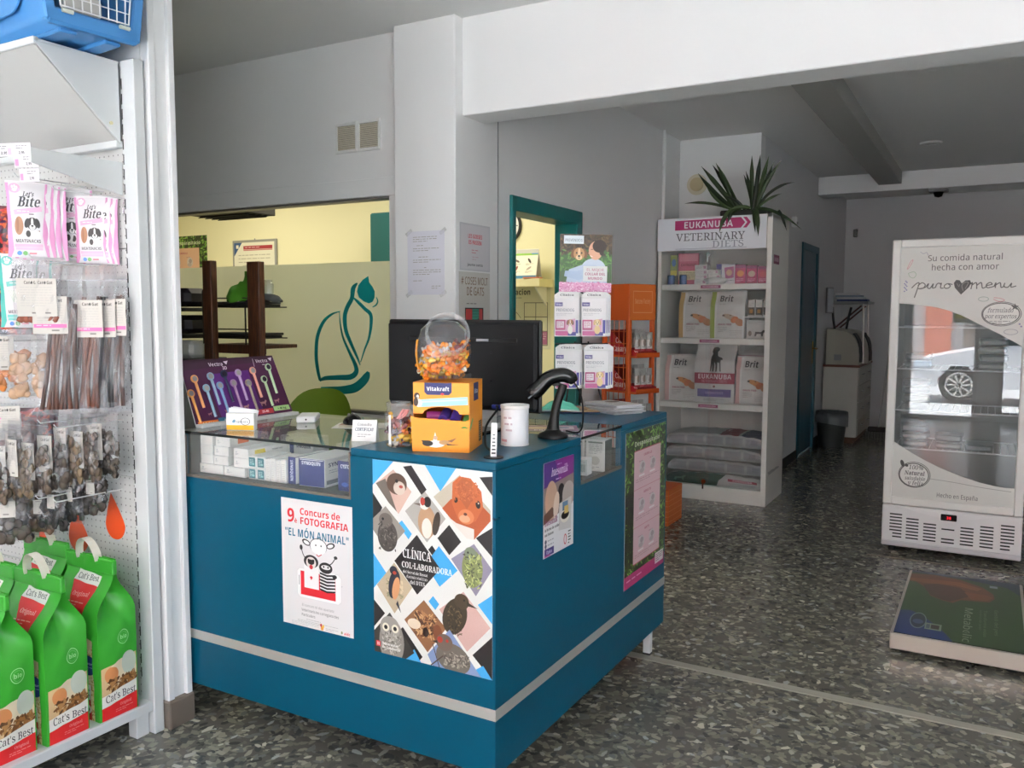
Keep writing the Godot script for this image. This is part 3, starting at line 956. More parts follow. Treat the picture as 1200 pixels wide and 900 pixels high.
func build_counter_things():
	# --- cartons in the front display -------------------------------------
	var y0 := 0.9125
	var pw := Pa.new(160, 80, "#eceae5")
	pw.lines(20, 44, 40, 2, 8, 3, "#8d8f94"); pw.ell(30, 30, 7, 7, "#b9bcc0")
	var tw := mt(pw.tex(), 0.6)
	var ps := Pa.new(320, 80, "#e8e6e0")
	ps.poly([[60, 12], [120, 8], [150, 14], [150, 60], [60, 64]], "#dd6a2c")
	ps.text("RONAXAN", 190, 40, 20, "#45484d", -1, false, false, 90.0); ps.rect(292, 28, 12, 14, "#222222")
	var ts := mt(ps.tex(), 0.6)
	var py := Pa.new(320, 80, "#e8e6e0")
	py.poly([[50, 14], [130, 10], [140, 60], [50, 64]], "#d8c02f")
	py.text("TRIMETHO", 190, 40, 20, "#45484d", -1, false, false, 90.0)
	var ty := mt(py.tex(), 0.6)
	var pg := Pa.new(90, 90, "#e9e8e3")
	pg.poly([[6, 8], [78, 8], [84, 20], [84, 84], [6, 84]], "#2f6f78")
	pg.lines(16, 26, 44, 5, 10, 4, "#cfe6e6"); pg.ell(58, 62, 15, 9, "#8fc3c4")
	var tg := mt(pg.tex(), 0.5)
	var sz := Vector3(0.088, 0.034, 0.19)
	var cols := [[-2.502, 3, 0], [-2.42, 3, 0], [-2.312, 2, 1]]
	for ci in cols.size():
		for k in cols[ci][1]:
			var j := 0.006 * sin(k * 5.0 + ci * 2)
			var side = tw if cols[ci][2] == 0 and ci == 0 else ts if cols[ci][2] == 0 else ty
			medicine_box("medicine_box", Vector3([0.09, 0.074, 0.074][ci], 0.034, 0.19), [M.card, tw, side, M.card], ["white medicine carton in the leftmost stack of the glass display, %s", "white orange-patched medicine carton in the second display stack, %s", "white yellow-patched medicine carton in the third display stack, %s"][ci] % (["lower", "middle", "topmost"][k] if ci < 2 else ["lower", "upper"][k]), Vector3(cols[ci][0] + 0.008 * (k if ci == 1 else 0) + j * 0.3, y0 + 0.0345 * (k + 1), -2.215), 0.02 * sin(k * 3.0 + ci), "white medicine cartons in the display")
	for q in [[-2.465, 0.13, "long white carton lying at the bottom left of the glass display"], [-2.342, 0.105, "long white carton lying under the yellow-marked cartons in the display"]]:
		medicine_box("medicine_box", Vector3(q[1], 0.034, 0.19), [M.card, tw, tw, M.card], q[2], Vector3(q[0], y0, -2.21), 0.0, "white medicine cartons in the display")
	var tl := [[-2.252, 1, "small white carton with a teal front print, upper left of its group in the display"], [-2.210, 1, "small white carton with a teal front print, upper right of its group in the display"], [-2.210, 0, "small white carton with a teal front print, lower right of its group in the display"], [-2.252, 0, "small white teal-fronted carton, lower left of its group in the display"]]
	for q in tl:
		medicine_box("teal_print_box", Vector3(0.039, 0.041, 0.13), [M.card, tg, M.card, M.card], q[2], Vector3(q[0], y0 + 0.0415 * q[1], -2.18), 0.0, "teal-fronted cartons in the display")
	for k in 4:
		medicine_box("upright_carton", Vector3(0.0235, 0.078 + 0.004 * (k % 2), 0.12), [M.card, mt(upright_print(k), 0.6), M.card, M.card], ["first narrow white carton standing beside the teal-fronted cartons", "second narrow white carton in the row left of the navy cartons", "third narrow white carton in the row left of the navy cartons", "narrow white carton standing directly left of the navy cartons"][k], Vector3(-2.176 + 0.0245 * k, y0, -2.175), 0.0, "narrow upright cartons in the display")
	# navy joint supplement cartons
	var pn := Pa.new(200, 150, "#1d2068")
	pn.text("SYNOQUIN", 22, 34, 26, "#ffffff", -1, true, false, 150.0); pn.rect(8, 4, 184, 4, "#e6e6ea")
	var tn := mt(pn.tex(), 0.35)
	var pn2 := Pa.new(300, 150, "#e6e5e2")
	pn2.text("SYNOQUIN", 24, 44, 30, "#2e3350", -1, true, false, 210.0); pn2.lines(30, 62, 150, 2, 12, 3, "#8a8c94"); pn2.rect(10, 116, 130, 22, "#5a5a62"); pn2.ell(200, 92, 20, 14, "#77726d"); pn2.ell(222, 80, 9, 9, "#77726d")
	var tn2 := mt(pn2.tex(), 0.4)
	var pv := Pa.new(50, 150, "#1d2068")
	var pvt := Pa.new(150, 50, "#1d2068")
	pvt.text("SYNOQUIN", 14, 34, 26, "#ffffff", -1, true, false, 120.0)
	pvt.im.rotate_90(CLOCKWISE)
	medicine_box("supplement_carton", Vector3(0.033, 0.094, 0.17), [mk(Color(0.11, 0.12, 0.40), 0.35), mt(pvt.tex(), 0.35), M.card, M.card], "slim navy carton with vertical white lettering in the glass display", Vector3(-2.069, y0, -2.205))
	medicine_box("supplement_carton", Vector3(0.112, 0.096, 0.22), [M.card, tn, tn2, M.card], "large navy-fronted supplement carton in the middle of the display", Vector3(-1.987, y0, -2.232), 0.06)
	var pcy := Pa.new(110, 150, "#1d2068")
	pcy.text("CYSTO", 22, 34, 26, "#ffffff", -1, true); pcy.ell(60, 118, 30, 12, "#3c56a8")
	medicine_box("supplement_carton", Vector3(0.056, 0.10, 0.12), [mk(Color(0.11, 0.12, 0.40), 0.35), mt(pcy.tex(), 0.35), M.card, M.card], "navy carton at the right end of the front display", Vector3(-1.835, y0, -2.18))
	var pzb := Pa.new(240, 90, "#e6e5e2")
	pzb.rect(70, 14, 30, 66, "#1d2068"); pzb.text("SYNOQUIN", 120, 50, 20, "#2e3350", -1, true)
	pzb.ell(28, 56, 10, 12, "#444444")
	medicine_box("supplement_carton", Vector3(0.17, 0.075, 0.09), [M.card, mt(pzb.tex(), 0.4), M.card, M.card], "white and navy carton lying at the back of the display", Vector3(-2.32, y0 + 0.035, -2.45), 0.0)
	medicine_box("supplement_carton", Vector3(0.16, 0.035, 0.1), [M.card, M.card, M.card, M.card], "white carton under the white and navy carton at the back of the display", Vector3(-2.32, y0, -2.45), 0.0)
	medicine_box("supplement_carton", Vector3(0.09, 0.10, 0.1), [M.card, tw, M.card, M.card], "white carton at the back right of the front display", Vector3(-2.07, y0, -2.45))
	# --- side display -------------------------------------------------------
	for k in 3:
		var pb := Pa.new(80, 180, "#d9d6d0")
		pb.lines(10, 26, 60, 6, 10, 3, "#8f8f8c", k); pb.rect(8, 8, 64, 10, "#6a7268"); pb.ell(40, 120, 20, 26, "#b9b6ad"); pb.lines(12, 156, 50, 2, 8, 3, "#777777", k)
		var m := mt(pb.tex(), 0.5)
		medicine_box("tall_carton", Vector3(0.075, 0.118 - 0.002 * k, 0.075), [M.card, m, m if k else mk(Color(0.16, 0.2, 0.18), 0.5), M.card], ["tall white carton nearest the glass in the side display", "tall white carton second in the row of the side display", "tall white carton at the inner end of the side display"][k], Vector3(-1.268 - 0.083 * k, 0.9125, -2.905), 0.04 * (1 - k))
	for k in 2:
		var pb := Pa.new(100, 100, "#c9ccc9")
		pb.lines(8, 10, 80, 8, 10, 3, "#8a918f", k + 4); pb.rect(60, 30, 30, 50, "#98a09c")
		medicine_box("small_carton", Vector3(0.07, 0.06, 0.05), [M.card, mt(pb.tex(), 0.5), M.card, M.card], ["small grey-white carton in front corner of the side display", "small grey-white carton behind the front one in the side display"][k], Vector3(-1.29 - 0.085 * k, 0.9125, -2.79), 0.1)

	# --- pens display board with coloured collars ---------------------------
	collar_board()
	# card dispenser
	var pcd := Pa.new(160, 130, "#f3f2ee")
	pcd.rect(0, 92, 160, 38, "#f2b21c"); pcd.ring(112, 62, 26, 28, 4, "#5b5f63"); pcd.text("Regenera", 44, 72, 24, "#4a5560", -1, false, true, 84.0); pcd.ell(44, 60, 8, 14, "#5d8fae", 0.4)
	var cd := thing("card_holder", "white and yellow leaflet holder at the left end of the glass counter top", "leaflet holder", Vector3(-2.37, 1.0725, -2.18), 0.42)
	part("holder", carton(Vector3(0.105, 0.062, 0.03)), [M.card, mt(pcd.tex(), 0.5), M.card, M.card], cd)
	for k in 3:
		var lb := Mb.new()
		lb.at(Vector3(0.002 * k, 0.045, -0.002 - 0.006 * k), 0, -0.12 * k, -0.05 - 0.05 * k)
		lb.rbox(Vector3(0, 0.015, 0), Vector3(0.1, 0.036, 0.0012), 0.0004)
		part("leaflet", lb, M.paper, cd)
	# white adapter
	var ad := thing("white_adapter", "flat white adapter box lying on the glass top by the mouse", "adapter", Vector3(-2.345, 1.0725, -2.50), 0.62)
	var b := Mb.new()
	b.rbox(Vector3(0, 0.0125, 0), Vector3(0.075, 0.025, 0.14), 0.004)
	part("case", b, M.white, ad)
	b = Mb.new()
	b.disc(Vector3(0.0, 0.013, 0.0695), 0.0035, 10, 0.0012)
	part("socket", b, M.dark, ad)
	# mouse
	var mo := thing("computer_mouse", "black computer mouse on the glass counter top", "mouse", Vector3(-2.13, 1.0725, -2.51), 1.1)
	b = Mb.new()
	b.grid(func(u, v):
		var a: float = u * TAU; var e: float = v * PI / 2
		return Vector3(0.033 * cos(a) * cos(e) * (1.0 - 0.12 * sin(a)), 0.036 * pow(sin(e), 0.8) * (1.0 - 0.2 * sin(a)), -0.056 * sin(a) * cos(e)), 28, 10)
	part("shell", b, M.blackgloss, mo)
	b = Mb.new()
	b.at(Vector3(0, 0.030, -0.03), PI / 2)
	b.disc(Vector3(0, 0, -0.003), 0.008, 14, 0.006)
	part("wheel", b, M.grey, mo)
	# desk leaflet under the mouse
	var pl := Pa.new(200, 140, "#d9d8cf")
	pl.rect(10, 10, 90, 60, "#9a6a4a"); pl.lines(110, 18, 76, 8, 12, 3, "#666666"); pl.rect(20, 84, 60, 40, "#b9b49a"); pl.ell(60, 40, 22, 18, "#3d3a30")
	whole("desk_leaflet", sheet(0.21, 0.15), [M.paper, mt(pl.tex(), 0.4)], "printed leaflet lying flat on the glass under the mouse", "leaflet", Vector3(-2.06, 1.0727, -2.49), 0.5)
	# small folded sign
	var pg2 := Pa.new(180, 140, "#f1f1ef")
	pg2.text("Consulta", 90, 38, 26, "#3c3f44", 0, false, true); pg2.text("CERTIFICAT", 90, 72, 28, "#26374a", 0, true, false, 140.0); pg2.lines(40, 92, 100, 2, 14, 4, "#8d8d90")
	var sg := thing("tent_sign", "small white folded sign on the counter left of the small sweet jar", "sign", Vector3(-1.81, 1.0725, -2.20), 0.35)
	b = Mb.new()
	b.at(Vector3(0, 0, 0.018), 0, -0.22)
	b.rbox(Vector3(0, 0.036, 0), Vector3(0.085, 0.072, 0.001), 0.0004)
	b.flat()
	var b2 := Mb.new()
	b2.at(Vector3(0, 0, 0.018), 0, -0.22)
	b2.quad(Vector3(-0.042, 0.0005, 0.0008), Vector3(0.042, 0.0005, 0.0008), Vector3(0.042, 0.0715, 0.0008), Vector3(-0.042, 0.0715, 0.0008))
	part("front_flap", join([b, b2]), [M.card, mt(pg2.tex(), 0.6)], sg)
	b = Mb.new()
	b.at(Vector3(0, 0, -0.018), 0, 0.22)
	b.rbox(Vector3(0, 0.036, 0), Vector3(0.085, 0.072, 0.001), 0.0004)
	part("rear_flap", b, M.card, sg)
	sweet_jars()
	poop_bag_box()
	# --- white tin with print ----------------------------------------------
	var pt := Pa.new(320, 150, "#ececee")
	for k in 3: pt.lines(118 + 5 * k, 18 + k * 13, 60 - 8 * k, 1, 10, 4, "#c3aeb4", k)
	for k in 4: pt.lines(104, 66 + k * 13, 50, 1, 10, 5, "#d99fa4", k + 5)
	pt.rect(142, 112, 26, 24, "#22262a"); pt.ell(155, 124, 8, 8, "#e8e8e8")
	var tn3 := thing("white_tin", "white tin can with faint print beside the barcode scanner", "tin", Vector3(-1.34, 1.0725, -2.385), 2.0)
	b = Mb.new()
	b.lathe([[0.045, 0.002], [0.0455, 0.008, 1], [0.0455, 0.122]], 36)
	part("body", b, mt(pt.tex(), 0.35), tn3)
	b = Mb.new()
	b.lathe([[0.0001, 0.124], [0.038, 0.124, 1], [0.042, 0.131, 1], [0.0475, 0.131, 1], [0.0475, 0.121, 1], [0.0455, 0.119]], 36)
	part("rim", b, M.white, tn3)
	b = Mb.new()
	b.lathe([[0.0001, 0.0], [0.0465, 0.0, 1], [0.0465, 0.004, 1], [0.0455, 0.005]], 36)
	part("base_rim", b, M.white, tn3)
	# --- cable sleeve standing out of the grommet ------------------------------
	var cs := thing("cable_sleeve", "white ribbed cable strip rising from the grommet at the counter corner", "cable strip", Vector3(-1.272, 1.073, -2.135), 0.45)
	b = Mb.new()
	b.at(Vector3.ZERO, 0, -0.30)
	b.rbox(Vector3(0, 0.052, 0), Vector3(0.019, 0.104, 0.004), 0.0018)
	part("strip", b, M.white, cs)
	for k in 6:
		b = Mb.new()
		b.at(Vector3.ZERO, 0, -0.30)
		b.rbox(Vector3(0.0, 0.012 + 0.011 * k, 0.0022), Vector3(0.012 - 0.001 * k, 0.0045 - 0.0004 * k, 0.001), 0.0004)
		part("slot", b, M.black, cs)
	whole("black_cable", tube_mesh([Vector3(-1.33, 1.075, -2.22), Vector3(-1.40, 1.079, -2.30), Vector3(-1.47, 1.12, -2.42), Vector3(-1.44, 1.175, -2.44), Vector3(-1.43, 1.19, -2.42)], 0.004), M.black, "black cable with plug looping up behind the orange dispenser box", "cable")
	monitor()
	scanner()
	# --- face mask, magazine, brochures ----------------------------------------
	var fm := thing("face_mask", "pale green surgical face mask lying on the counter end", "face mask", Vector3(-1.63, 1.0745, -3.30), 0.5)
	b = Mb.new()
	b.grid(func(u, v): return Vector3((u - 0.5) * 0.17, 0.002 + 0.045 * sin(PI * u) * sin(PI * minf(v * 1.0, 1.0)) * (0.7 + 0.3 * sin(v * 20)) + 0.004 * sin(u * 11 + v * 7) + 0.006, (0.5 - v) * 0.13), 16, 16)
	part("cloth", b, mk(Color(0.42, 0.80, 0.70), 0.85), fm)
	b = Mb.new()
	b.tube([Vector3(-0.082, 0.006, 0.06), Vector3(0, 0.012, 0.068), Vector3(0.082, 0.006, 0.06)], 0.004, 6)
	part("edge_band", b, mk(Color(0.88, 0.93, 0.91), 0.8), fm)
	for s in [-1, 1]:
		part("ear_loop", tube_mesh([Vector3(0.08 * s, 0.006, 0.05), Vector3(0.11 * s, 0.002, 0.02), Vector3(0.115 * s, 0.002, -0.02), Vector3(0.08 * s, 0.006, -0.05)], 0.0015), M.white, fm)
	var pm := Pa.new(160, 200, "#caa06c")
	pm.rect(0, 0, 160, 40, "#2c3563"); pm.ell(80, 120, 46, 50, "#8a5c38"); pm.text("Veterinaria", 80, 30, 24, "#ffffff", 0, true)
	whole("magazine", sheet(0.20, 0.27, 0.006), [mk(Color(0.12, 0.15, 0.32), 0.5), mt(pm.tex(), 0.35)], "magazine with a navy spine under the face mask on the counter end", "magazine", Vector3(-1.60, 1.0727, -3.38), 0.55)
	for k in 9:
		var pbk := Pa.new(140, 190, "#e4e2de")
		if k == 8:
			pbk.rect(0, 0, 140, 70, "#d8d3cc"); pbk.ell(96, 60, 34, 26, "#6b5240"); pbk.ell(110, 50, 14, 12, "#3a2c24"); pbk.lines(12, 90, 110, 7, 12, 3, "#8b8b8b")
		whole("brochure", sheet(0.15, 0.21, 0.004), [M.paper, mt(pbk.tex(), 0.5)] if k == 8 else M.paper, "topmost brochure of the white stack, with a dog picture" if k == 8 else "white brochure on the counter end, %s from the top of the stack" % ["ninth", "eighth", "seventh", "sixth", "fifth", "fourth", "third", "second"][k], "brochure", Vector3(-1.42 + 0.012 * sin(k * 2.3), 1.0727 + 0.0043 * k, -3.42 + 0.012 * cos(k * 1.7)), 1.05 + 0.14 * sin(k * 1.9), "" if k == 8 else "white brochures under the topmost one")
	collar_stand()
	# magazines and cable behind the scanner base on the side glass
	var pk := Pa.new(160, 120, "#8d5a78")
	pk.ell(50, 60, 30, 24, "#d8b79a"); pk.rect(90, 20, 60, 70, "#e3dcd6"); pk.ell(118, 52, 20, 16, "#5c7d9a"); pk.text("PROMO", 80, 112, 22, "#ffffff", 0, true)
	whole("side_leaflet", sheet(0.22, 0.15, 0.002), [M.paper, mt(pk.tex(), 0.3)], "colourful leaflet lying on the side glass behind the scanner", "leaflet", Vector3(-1.42, 1.0727, -2.78), 0.5)

func upright_print(k: int) -> ImageTexture:
	var p := Pa.new(40, 140, "#e4e2dc")
	p.lines(8, 14 + 4 * k, 24, 10, 12, 3, "#b4b3ae", k + 11)
	return p.tex()

func sheet(w: float, d: float, th := 0.0008) -> ArrayMesh:   # a sheet lying flat: surface 0 stock, 1 upper print
	var b := Mb.new()
	b.rbox(Vector3(0, th / 2, 0), Vector3(w, th, d), minf(th * 0.3, 0.0015))
	var q := Mb.new()
	q.quad(Vector3(-w / 2, th + 0.0002, d / 2), Vector3(w / 2, th + 0.0002, d / 2), Vector3(w / 2, th + 0.0002, -d / 2), Vector3(-w / 2, th + 0.0002, -d / 2))
	return join([b, q])

func poster(w: float, h: float) -> ArrayMesh:   # a sheet on a wall, facing +z from its lower left corner
	var b := Mb.new()
	b.bx(0, w, 0, h, 0, 0.0008)
	var q := Mb.new()
	q.quad(Vector3(0, 0, 0.001), Vector3(w, 0, 0.001), Vector3(w, h, 0.001), Vector3(0, h, 0.001))
	return join([b, q])

func tube_mesh(p: Array, r: float, n := 6) -> Mb:
	var b := Mb.new()
	b.tube(spline(p, n), r, 8)
	return b

func collar_board():
	var c := Pa.new(620, 380, "#3d1a33")
	c.poly([[0, 60], [620, 30], [620, 380], [0, 380]], "#4a1740")
	c.poly([[150, 90], [420, 80], [430, 330], [160, 350]], "#5d2277")
	c.text("Vectra", 170, 44, 30, "#f0e8ee", -1, true); c.poly([[268, 20], [300, 16], [286, 40]], "#f0e8ee"); c.text("3D", 252, 68, 26, "#f0e8ee", -1, true)
	c.rect(470, 14, 3, 50, "#f0e8ee"); c.text("Vectra", 488, 40, 28, "#f0e8ee", -1, true); c.poly([[580, 16], [610, 12], [597, 36]], "#f0e8ee"); c.lines(530, 52, 50, 1, 8, 4, "#e8dce6")
	c.rect(14, 352, 120, 28, "#f08a35"); c.rect(136, 344, 130, 32, "#2f6b84"); c.rect(270, 336, 110, 30, "#6b3a8c"); c.rect(384, 326, 110, 30, "#b5343b"); c.rect(500, 318, 110, 30, "#a9d08a")
	c.text("1,5-4 kg", 74, 372, 18, "#ffffff", 0, true); c.text("4-10 kg", 200, 366, 18, "#ffffff", 0, true); c.text("10-25", 325, 358, 18, "#ffffff", 0, true); c.text("25-40", 440, 348, 18, "#ffffff", 0, true); c.text("> 40 kg", 556, 340, 18, "#2a4a20", 0, true)
	for q in [[100, 316, 0.6], [208, 310, 0.8], [330, 300, 0.9], [446, 290, 1.1], [540, 286, 0.9]]:
		var x: float = q[0]; var y: float = q[1]; var s: float = q[2] * 16
		c.poly([[x - s, y - s * 0.4], [x + s * 0.7, y - s * 0.5], [x + s * 0.9, y - s], [x + s * 1.5, y - s * 0.8], [x + s * 1.2, y - s * 0.2], [x + s * 0.8, y + s * 0.2], [x + s * 0.7, y + s], [x + s * 0.5, y + s], [x + s * 0.4, y + s * 0.3], [x - s * 0.6, y + s * 0.3], [x - s * 0.7, y + s], [x - s * 0.95, y + s], [x - s, y + s * 0.1], [x - s * 1.4, y - s * 0.7]], "#b98a86")
	# board leans back, its foot along the glass at the left end, facing the counter corner
	var t := thing("pipette_board", "purple cardboard display board with coloured pipette shapes at the left end of the counter", "display board", Vector3(-2.555, 1.073, -2.13), PI / 2)
	var wd := 0.50; var hh := 0.26; var lean := 0.34
	var b := Mb.new()
	b.at(Vector3.ZERO, 0, -lean)
	var poly := [Vector2(0, 0), Vector2(wd, 0), Vector2(wd - 0.03, hh), Vector2(-0.0, hh)]
	b.prism(poly, 0.004)
	var q := Mb.new()
	q.at(Vector3.ZERO, 0, -lean)
	q.quad(Vector3(0, 0, 0.0045), Vector3(wd, 0, 0.0045), Vector3(wd - 0.03, hh, 0.0045), Vector3(0, hh, 0.0045))
	part("board", join([b, q]), [M.card, mt(c.tex(), 0.4)], t)
	b = Mb.new()
	b.bx(-0.0, wd, 0, 0.012, 0.0, 0.035)
	part("front_ledge", b, M.card, t)
	b = Mb.new()
	b.at(Vector3(0.1, 0, -0.13), 0, 0.12)
	b.rb(0, 0.3, 0, 0.22, 0, 0.004, 0.001)
	part("rear_strut", b, M.card, t)
	# pipettes moulded on the board
	var cl := ["#e8a05a", "#f0a868", "#8fb3c4", "#9ab4c8", "#7fa2c8", "#2a3350", "#b08ab0", "#b89cc4", "#a89a88", "#e8a48c", "#c4e0b0", "#cdeac0"]
	var xs := [0.012, 0.045, 0.088, 0.122, 0.155, 0.19, 0.225, 0.262, 0.30, 0.34, 0.388, 0.428]
	var tops := [0.13, 0.185, 0.145, 0.19, 0.15, 0.195, 0.155, 0.195, 0.15, 0.20, 0.16, 0.21]
	for k in 12:
		b = Mb.new()
		b.at(Vector3.ZERO, 0, -lean)
		var x: float = xs[k]; var yt: float = tops[k]
		b.disc(Vector3(x, yt, 0.0045), 0.0155, 18, 0.005)
		b.tube([Vector3(x, yt - 0.012, 0.008), Vector3(x + 0.008, yt - 0.115, 0.008)], 0.0058, 6)
		var pm := mk(Color(cl[k]), 0.3)
		var o := part("pipette", b, pm, t)
		b = Mb.new()
		b.at(Vector3.ZERO, 0, -lean)
		b.disc(Vector3(x, yt, 0.0096), 0.0105, 16, 0.0012)
		part("pipette_cap", b, mk(Color(["#8a8a8c", "#a4a09a", "#201a28"][[0, 0, 1, 1, 1, 2, 1, 1, 0, 1, 2, 2][k]]), 0.4), o)

func sweet_jars():
	var wraps := [mk(Color(0.92, 0.50, 0.10), 0.25), mk(Color(0.90, 0.72, 0.20), 0.25), mk(Color(0.93, 0.60, 0.18), 0.25), mk(Color(0.50, 0.16, 0.14), 0.25), mk(Color(0.85, 0.82, 0.76), 0.2), mk(Color(0.30, 0.10, 0.14), 0.25)]
	var protos := []
	for k in 6:
		var b := Mb.new()
		b.blob(Vector3.ZERO, Vector3(0.013, 0.009, 0.009), 5, 0.15, k)
		for s in [-1, 1]:
			b.grid(func(u, v): return Vector3(s * (0.011 + 0.011 * v), 0.007 * v * cos(u * TAU) + 0.002 * sin(u * 9), 0.007 * v * sin(u * TAU)), 8, 1)
		protos.append(b.done())
	# small straight jar
	var s := thing("small_sweet_jar", "small clear jar of sweets left of the orange dispenser box", "jar", Vector3(-1.647, 1.0725, -2.17))
	var b := Mb.new()
	b.lathe([[0.0001, 0.002], [0.040, 0.002, 1], [0.046, 0.010], [0.047, 0.05], [0.046, 0.105], [0.038, 0.122], [0.037, 0.128], [0.041, 0.130], [0.041, 0.142, 1], [0.036, 0.142], [0.035, 0.128]], 28)
	part("glass", b, M.clear, s)
	b = Mb.new()
	b.bx(-0.0045, 0.0045, 0.012, 0.105, 0.0475, 0.048)
	b.at(Vector3.ZERO)
	part("white_strip", b, M.white, s)
	rng.seed = 77
	var n := 0
	for i in 44:
		var a := rng.randf() * TAU; var r := 0.031 * sqrt(rng.randf_range(0.25, 1.0)); var h := 0.014 + 0.078 * (float(i) / 44)
		var c: int = [0, 1, 2, 3, 5, 5][rng.randi() % 6] if i > 12 else [0, 1, 1, 4][rng.randi() % 4]
		candy(protos, wraps, c, s.position + Vector3(r * cos(a), h, r * sin(a)), "small jar")
	for k in 3:
		whole("lollipop_stick", tube_mesh([Vector3(-0.02 + 0.012 * k, 0.06, 0.01), Vector3(0.012 + 0.01 * k, 0.118, -0.008)], 0.004), mk(Color(0.88, 0.55, 0.55), 0.4), ["pink wrapped stick sweet leaning left in the small jar", "pink wrapped stick sweet in the middle of the small jar", "pink wrapped stick sweet leaning right in the small jar"][k], "sweet", s.position)
	# big round jar with slanted mouth on top of the dispenser box
	var jp := Vector3(-1.497, 1.2925, -2.205)
	var j := thing("sweet_jar", "big clear round jar full of orange sweets on top of the orange dispenser box", "jar", jp)
	b = Mb.new()
	b.lathe([[0.0001, 0.002], [0.055, 0.002, 1], [0.066, 0.010], [0.081, 0.045], [0.087, 0.085], [0.084, 0.12], [0.072, 0.155], [0.045, 0.180], [0.0001, 0.187]], 12)
	part("glass", b, M.clear, j)
	var mdir := Vector3(0.60, 0.42, 0.68).normalized()
	var mc := Vector3(0.02, 0.122, 0.018)
	var bas := Basis(Quaternion(Vector3.UP, mdir))
	b = Mb.new()
	b.xf = Transform3D(bas, mc)
	b.lathe([[0.066, 0.028], [0.062, 0.040], [0.060, 0.062, 1], [0.062, 0.068], [0.067, 0.068], [0.069, 0.060], [0.066, 0.052], [0.068, 0.045], [0.066, 0.040]], 30)
	part("mouth_ring", b, glass(0.16, Color(0.95, 0.97, 0.98), 0.05), j)
	var pl := Pa.new(100, 160, "#f0a52c")
	pl.ell(50, 44, 30, 26, "#f5efe2"); pl.text("Snack", 50, 52, 26, "#b0322a", 0, true); pl.ell(50, 110, 22, 30, "#5c4030"); pl.ell(50, 92, 15, 15, "#e8dcc8")
	b = Mb.new()
	b.grid(func(u, v):
		var a: float = lerpf(3.35, 4.1, u); var yy: float = lerpf(0.03, 0.125, v)
		var r: float = 0.0885 - 0.6 * pow(absf(yy - 0.085), 1.6) * 1.2
		return Vector3(r * cos(a), yy, -r * sin(a)), 8, 8)
	part("label", b, mt(pl.tex(), 0.5), j)
	for i in 150:
		var y := 0.018 + 0.088 * pow(float(i) / 150, 1.0)
		var R := 0.066 if y < 0.03 else 0.068 + 0.18 * (y - 0.03)
		R = minf(R, 0.072)
		var a := rng.randf() * TAU; var r := R * sqrt(rng.randf_range(0.2, 1.0))
		var c: int = [0, 0, 0, 2, 2, 1, 1, 4][rng.randi() % 8] if y < 0.09 else [0, 1, 3, 3, 4, 2][rng.randi() % 6]
		candy(protos, wraps, c, jp + Vector3(r * cos(a), y + 0.012 * (r * cos(a) / 0.07), r * sin(a)), "big jar")

func candy(protos: Array, wraps: Array, c: int, p: Vector3, jar: String):
	var nm: String = ["orange", "yellow", "amber", "dark red", "silver white", "maroon"][c]
	var o := whole("wrapped_sweet", protos[c], wraps[c], "wrapped sweet in %s paper inside the %s on the counter" % [nm, jar], "sweet", p, 0.0, "%s sweets in the %s" % [nm, jar])
	o.rotation = Vector3(rng.randf_range(-1, 1), rng.randf() * TAU, rng.randf_range(-1, 1))

